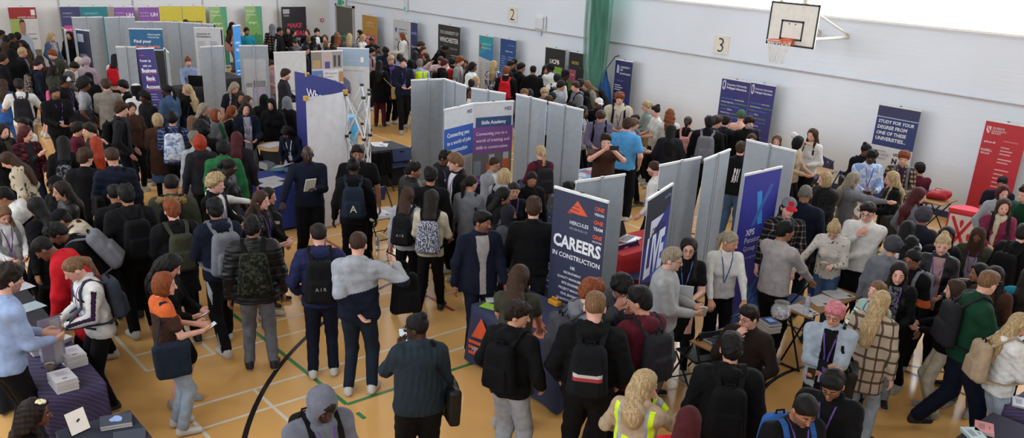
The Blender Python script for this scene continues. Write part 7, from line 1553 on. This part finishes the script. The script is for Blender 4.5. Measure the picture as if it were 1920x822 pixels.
1603 323 110 lA 1 hood.grey trs.grey A=o H1.65 ~woman with grey-blonde hair, grey hoodie, reaching out
1637 280 20 sK 5 knit.skywhite trs.white lan A=f P25 H1.76 ~dark-skinned boy in pale blue and white jumper
1627 268 20/60 nK 4 coat.black trs.black bag.blk H1.66 ~person with topknot and large black bag by the wall
1698 282 0 mG 1 shirt.plaidbrown trs.char in.plum straps.grey A=f H1.74 ~ginger person in brown checked shirt with open mouth
1727 303 -150 cK 2 tee.maroon trs.black seat H1.70 ~curly black-haired person in maroon seated by the wall
1675 321 -70/-80 lY 1 jack.black trs.black bag.char H1.68 ~woman with long honey-blonde hair in black
1726 352 130/100 lR 1 jack.grey trs.black H1.70 ~person with very long auburn hair
1882 331 0 SK 3 tee.navy trs.black seat H1.74 ~black-haired man in navy T-shirt before red banner
1884 347 25 bR 1 knit.lgrey trs.black H1.66 ~girl with dark red fringe and pale jumper
1886 372 10 lN 1 jack.raspberry trs.black scarf.cream straps.char H1.68 ~brown-haired girl in raspberry jacket with white scarf
1927 347 -40 sD 1 polo.dgreen trs.char H1.80 ~person in dark green polo at right edge
1735 388 175 x.dhood 3 coat.dusk trs.black H1.70 ~person in dark grey knitted hood, back turned
1705 414 178 lK 2 hood.white trs.black H1.63 ~dark-haired person in white hooded top, back turned
1712 442 172 wK 3 knit.white trs.black bag.navy H1.58 ~person with long black curls and cream sweater
1678 442 170 x.furry 2 coat.grey trs.black H1.65 ~person in grey fluffy hood beside black curls
1716 465 -30 nK 3 jack.ninety trs.black gl P15 straps.grey W1.05 H1.70 ~woman with glasses, black jacket with orange sleeve patch
1773 437 0 nY 1 jack.leather trs.black in.dpink lan A=f H1.77 ~pale woman with clip on blonde hair, dark leather jacket
1779 426 20 lK 4 coat.black trs.black H1.69 ~black-haired woman directly behind pale woman with clip
1838 426 -5 h.brown 4 jack.olive trs.black in.lilac lan A=f W1.05 H1.62 ~woman in brown headscarf and lilac top
1927 418 150 sD 1 jack.stripe trs.black bp.black H1.82 ~person in black track jacket at right edge
1690 493 0 lD 1 jack.black jean.lden in.greytee lan A=f H1.68 ~pale woman with long dark hair and grey printed T-shirt
1648 527 -40 pL 1 knit.mint trs.navy lan A=f P-5 H1.60 ~girl with ponytail in mint and white striped jumper
1656 546 162 lY 1 coat.plaidcream jean.lden W1.05 H1.66 ~woman with long blonde hair and cream checked jacket
1795 524 -80 bN 1 jack.black jean.cream H1.57 ~brown-haired girl in left profile beside green hoodie
1858 508 115/140 SL 1 hood.dgreen trs.navy bp.char A=f G=w W1.15 H1.85 ~man in dark green hoodie striding, charcoal rucksack
1840 494 -60 lK 3 jack.black trs.black H1.58 ~dark-haired woman in left profile behind green hoodie
1868 500 -20 lK 3 jack.brown trs.grey bag.char H1.71 ~woman with long black hair and brown jacket at right
1918 588 120 lY 1 hood.white jean.lden bp.beige W1.05 H1.62 ~blonde woman in white hoodie with beige rucksack
1938 500 170 lD 1 jack.teal trs.black H1.67 ~person in teal jacket at right edge
1569 566 0/-10 mP 2 jack.lden trs.black in.black gl lan lf A=x bag.blk H1.68 ~pink-haired person in pale denim jacket, arms folded
1408 570 -20/-45 qD 1 knit.dbrown jean.navy gl seat A=h W1.1 H1.80 ~seated man with glasses leaning cheek on hand
1376 623 188 qK 2 hood.blk trs.black bp.blk W1.15 H1.80 ~black-haired boy in black hoodie with black rucksack, foreground right
1567 690 -10 qK 3 jack.black trs.black in.black gl lan P30 H1.76 ~boy with glasses and purple lanyard, black top
1513 741 35 SK 3 tee.black trs.black brd lan straps.blue P30 W1.1 H1.74 ~bearded boy with blue rucksack straps at bottom
1212 695 158/120 lY 1 vest.coat trs.black short A=h W1.1 H1.66 ~blonde woman in yellow vest over beige hooded coat
1295 763 175 h.dmaroon 3 coat.red trs.black H1.66 ~person in dark red headscarf at bottom edge
62 748 85 wD 4 tee.black trs.black seat flower H1.72 ~curly-haired girl with white flower clip at bottom left
306 510 105/85 bG 1 tee.orange jean.lden jk.brown A=f bag.ink H1.68 ~woman with ginger bob in orange top using phone
318 475 60/70 wK 1 jack.black sho.black P35 A=f H1.68 ~dark curly-haired woman looking down at her phone
'''

for _i, _l in enumerate(x for x in PEOPLE_SRC.split('\n') if x.strip()):
    person(_l, 100+_i)
H9 = math.pi/2
for k_, kd, hd_, lb, of, ro in (
 ((781, 586), 'phone', 1, 'lit mobile phone held by the woman in dark denim jacket', (0, .02, .03), (.9, 0, 0)), ((306, 510), 'phone', 0, 'mobile phone held by the woman in orange top', (0, 0, .02), (.5, 0, 0)), ((318, 475), 'phone', 0, 'mobile phone held by the dark curly-haired woman', (0, 0, .02), (.5, 0, 0)),
 ((1137, 250), 'side', 0, 'black phone held sideways to take a photo', (-.09, .03, 0), (H9, 0, 0)), ((1203, 535), 'sheet', 1, 'large white sheet held low by the boy in maroon hoodie', (0, .05, -.12), (1.2, 0, .4)), ((576, 273), 'booklets', 1, 'pale booklets in the left hand of the bald man', (.02, .03, .06), (1.1, 0, .3)), ((1263, 464), 'cup', 0, 'paper cup held by the man in pale grey jumper', (0, .01, .03), (0, 0, 0)),
 ((1567, 412), 'cup', 1, 'paper cup held by the woman with blonde bun', (.02, .02, .02), (0, 0, 0)), ((998, 322), 'bottle', 0, 'pale bottle held by the smiling dark-haired girl', (0, .02, .02), (.2, 0, 0)), ((765, 352), 'glass', 0, 'clear cup raised by the long-haired woman drinking', (0, .0, .04), (.6, 0, 0)),
 ((405, 316), 'folder', 1, 'magazine held by the woman stretching her arm', (0, .04, 0), (.8, 0, 0)), ((405, 316), 'pen', 0, 'pale pen in the outstretched hand', (0, .03, .04), (1.2, 0, 0)), ((1294, 446), 'folder', 1, 'white folder held by the woman with glasses and black dress', (.06, .02, .08), (1.4, 0, 0)), ((1838, 426), 'folder', 1, 'pale blue folder held by the woman in brown headscarf', (.04, .03, .02), (.5, 0, .4)),
 ((1858, 508), 'phone', 0, 'mobile phone held by the man in green hoodie', (0, 0, .02), (.6, 0, 0)), ((537, 236), 'folder', 1, 'white clipboard held by the woman with long black curls', (.08, .03, .02), (.3, 0, 1.4)), ((1637, 280), 'phone', 0, 'mobile phone held by the boy in blue and white', (0, 0, .02), (.5, 0, 0)),
 ((1698, 282), 'booklets', 1, 'pink-white booklet held by the person in checked shirt', (0, .03, .02), (.4, 0, .2)), ((1168, 512), 'sheet', 1, 'folded white sheet held by the boy with glasses', (0, .03, -.1), (1.3, 0, 0)), ((1569, 566), 'phone', 1, 'mobile phone held by the pink-haired person', (0, .02, .03), (1.2, 0, 0)), ((1690, 493), 'phone', 0, 'mobile phone held by the pale dark-haired woman', (0, 0, .02), (.5, 0, 0))): held(k_, kd, hd_, lb, of, ro)
if (671, 436) in PEOPLE:
    P_ = PEOPLE[(671, 436)]; hp = P_['arms'][0][2]+P_['T'].d((.06, .06, -.30)); backpack(P_, 'blk', Fr(P_['T'].R @ rzm(.5), hp), 'black rucksack swung in the hand of the white and navy hoodie boy')
if (69, 111) in PEOPLE:
    P_ = PEOPLE[(69, 111)]; q_ = P_['arms'][0][2]*P_['s']; r_ = empty('carried_jacket', P_['loc'], P_['th'], 'bright pink jacket carried by the pale boy in navy hoodie', 'jacket'); k_ = Field(); G_ = Fr(np.eye(3), q_+np.array([.06, .04, 0]))
    k_.add(0, cone(G_.w((0, 0, .12)), G_.w((.02, 0, -.1)), .10, .12, (0, 1, 0), 1.7), .03); k_.add(0, cone(G_.w((.02, 0, -.1)), G_.w((-.03, .02, -.34)), .11, .06, (0, 1, 0), 1.7), .04); k_.disp(0, lambda p: wav(p, 34, 3)*.014); V, Q, L = k_.solve(.016); PAL['hotpink'] = '#c2527e'; mk('folded_cloth', V, Q, cloth('plain', 'hotpink'), r_, None, True)
SC.view_settings.view_transform = 'Standard'; SC.view_settings.look = 'None'; SC.view_settings.exposure = 0.; SC.view_settings.gamma = 1.; SC.view_settings.use_curve_mapping = False
SC.cycles.max_bounces = 6; SC.cycles.diffuse_bounces = 4; SC.cycles.glossy_bounces = 3; SC.cycles.use_denoising = True; SC.cycles.sample_clamp_indirect = 6
bpy.context.view_layer.update()
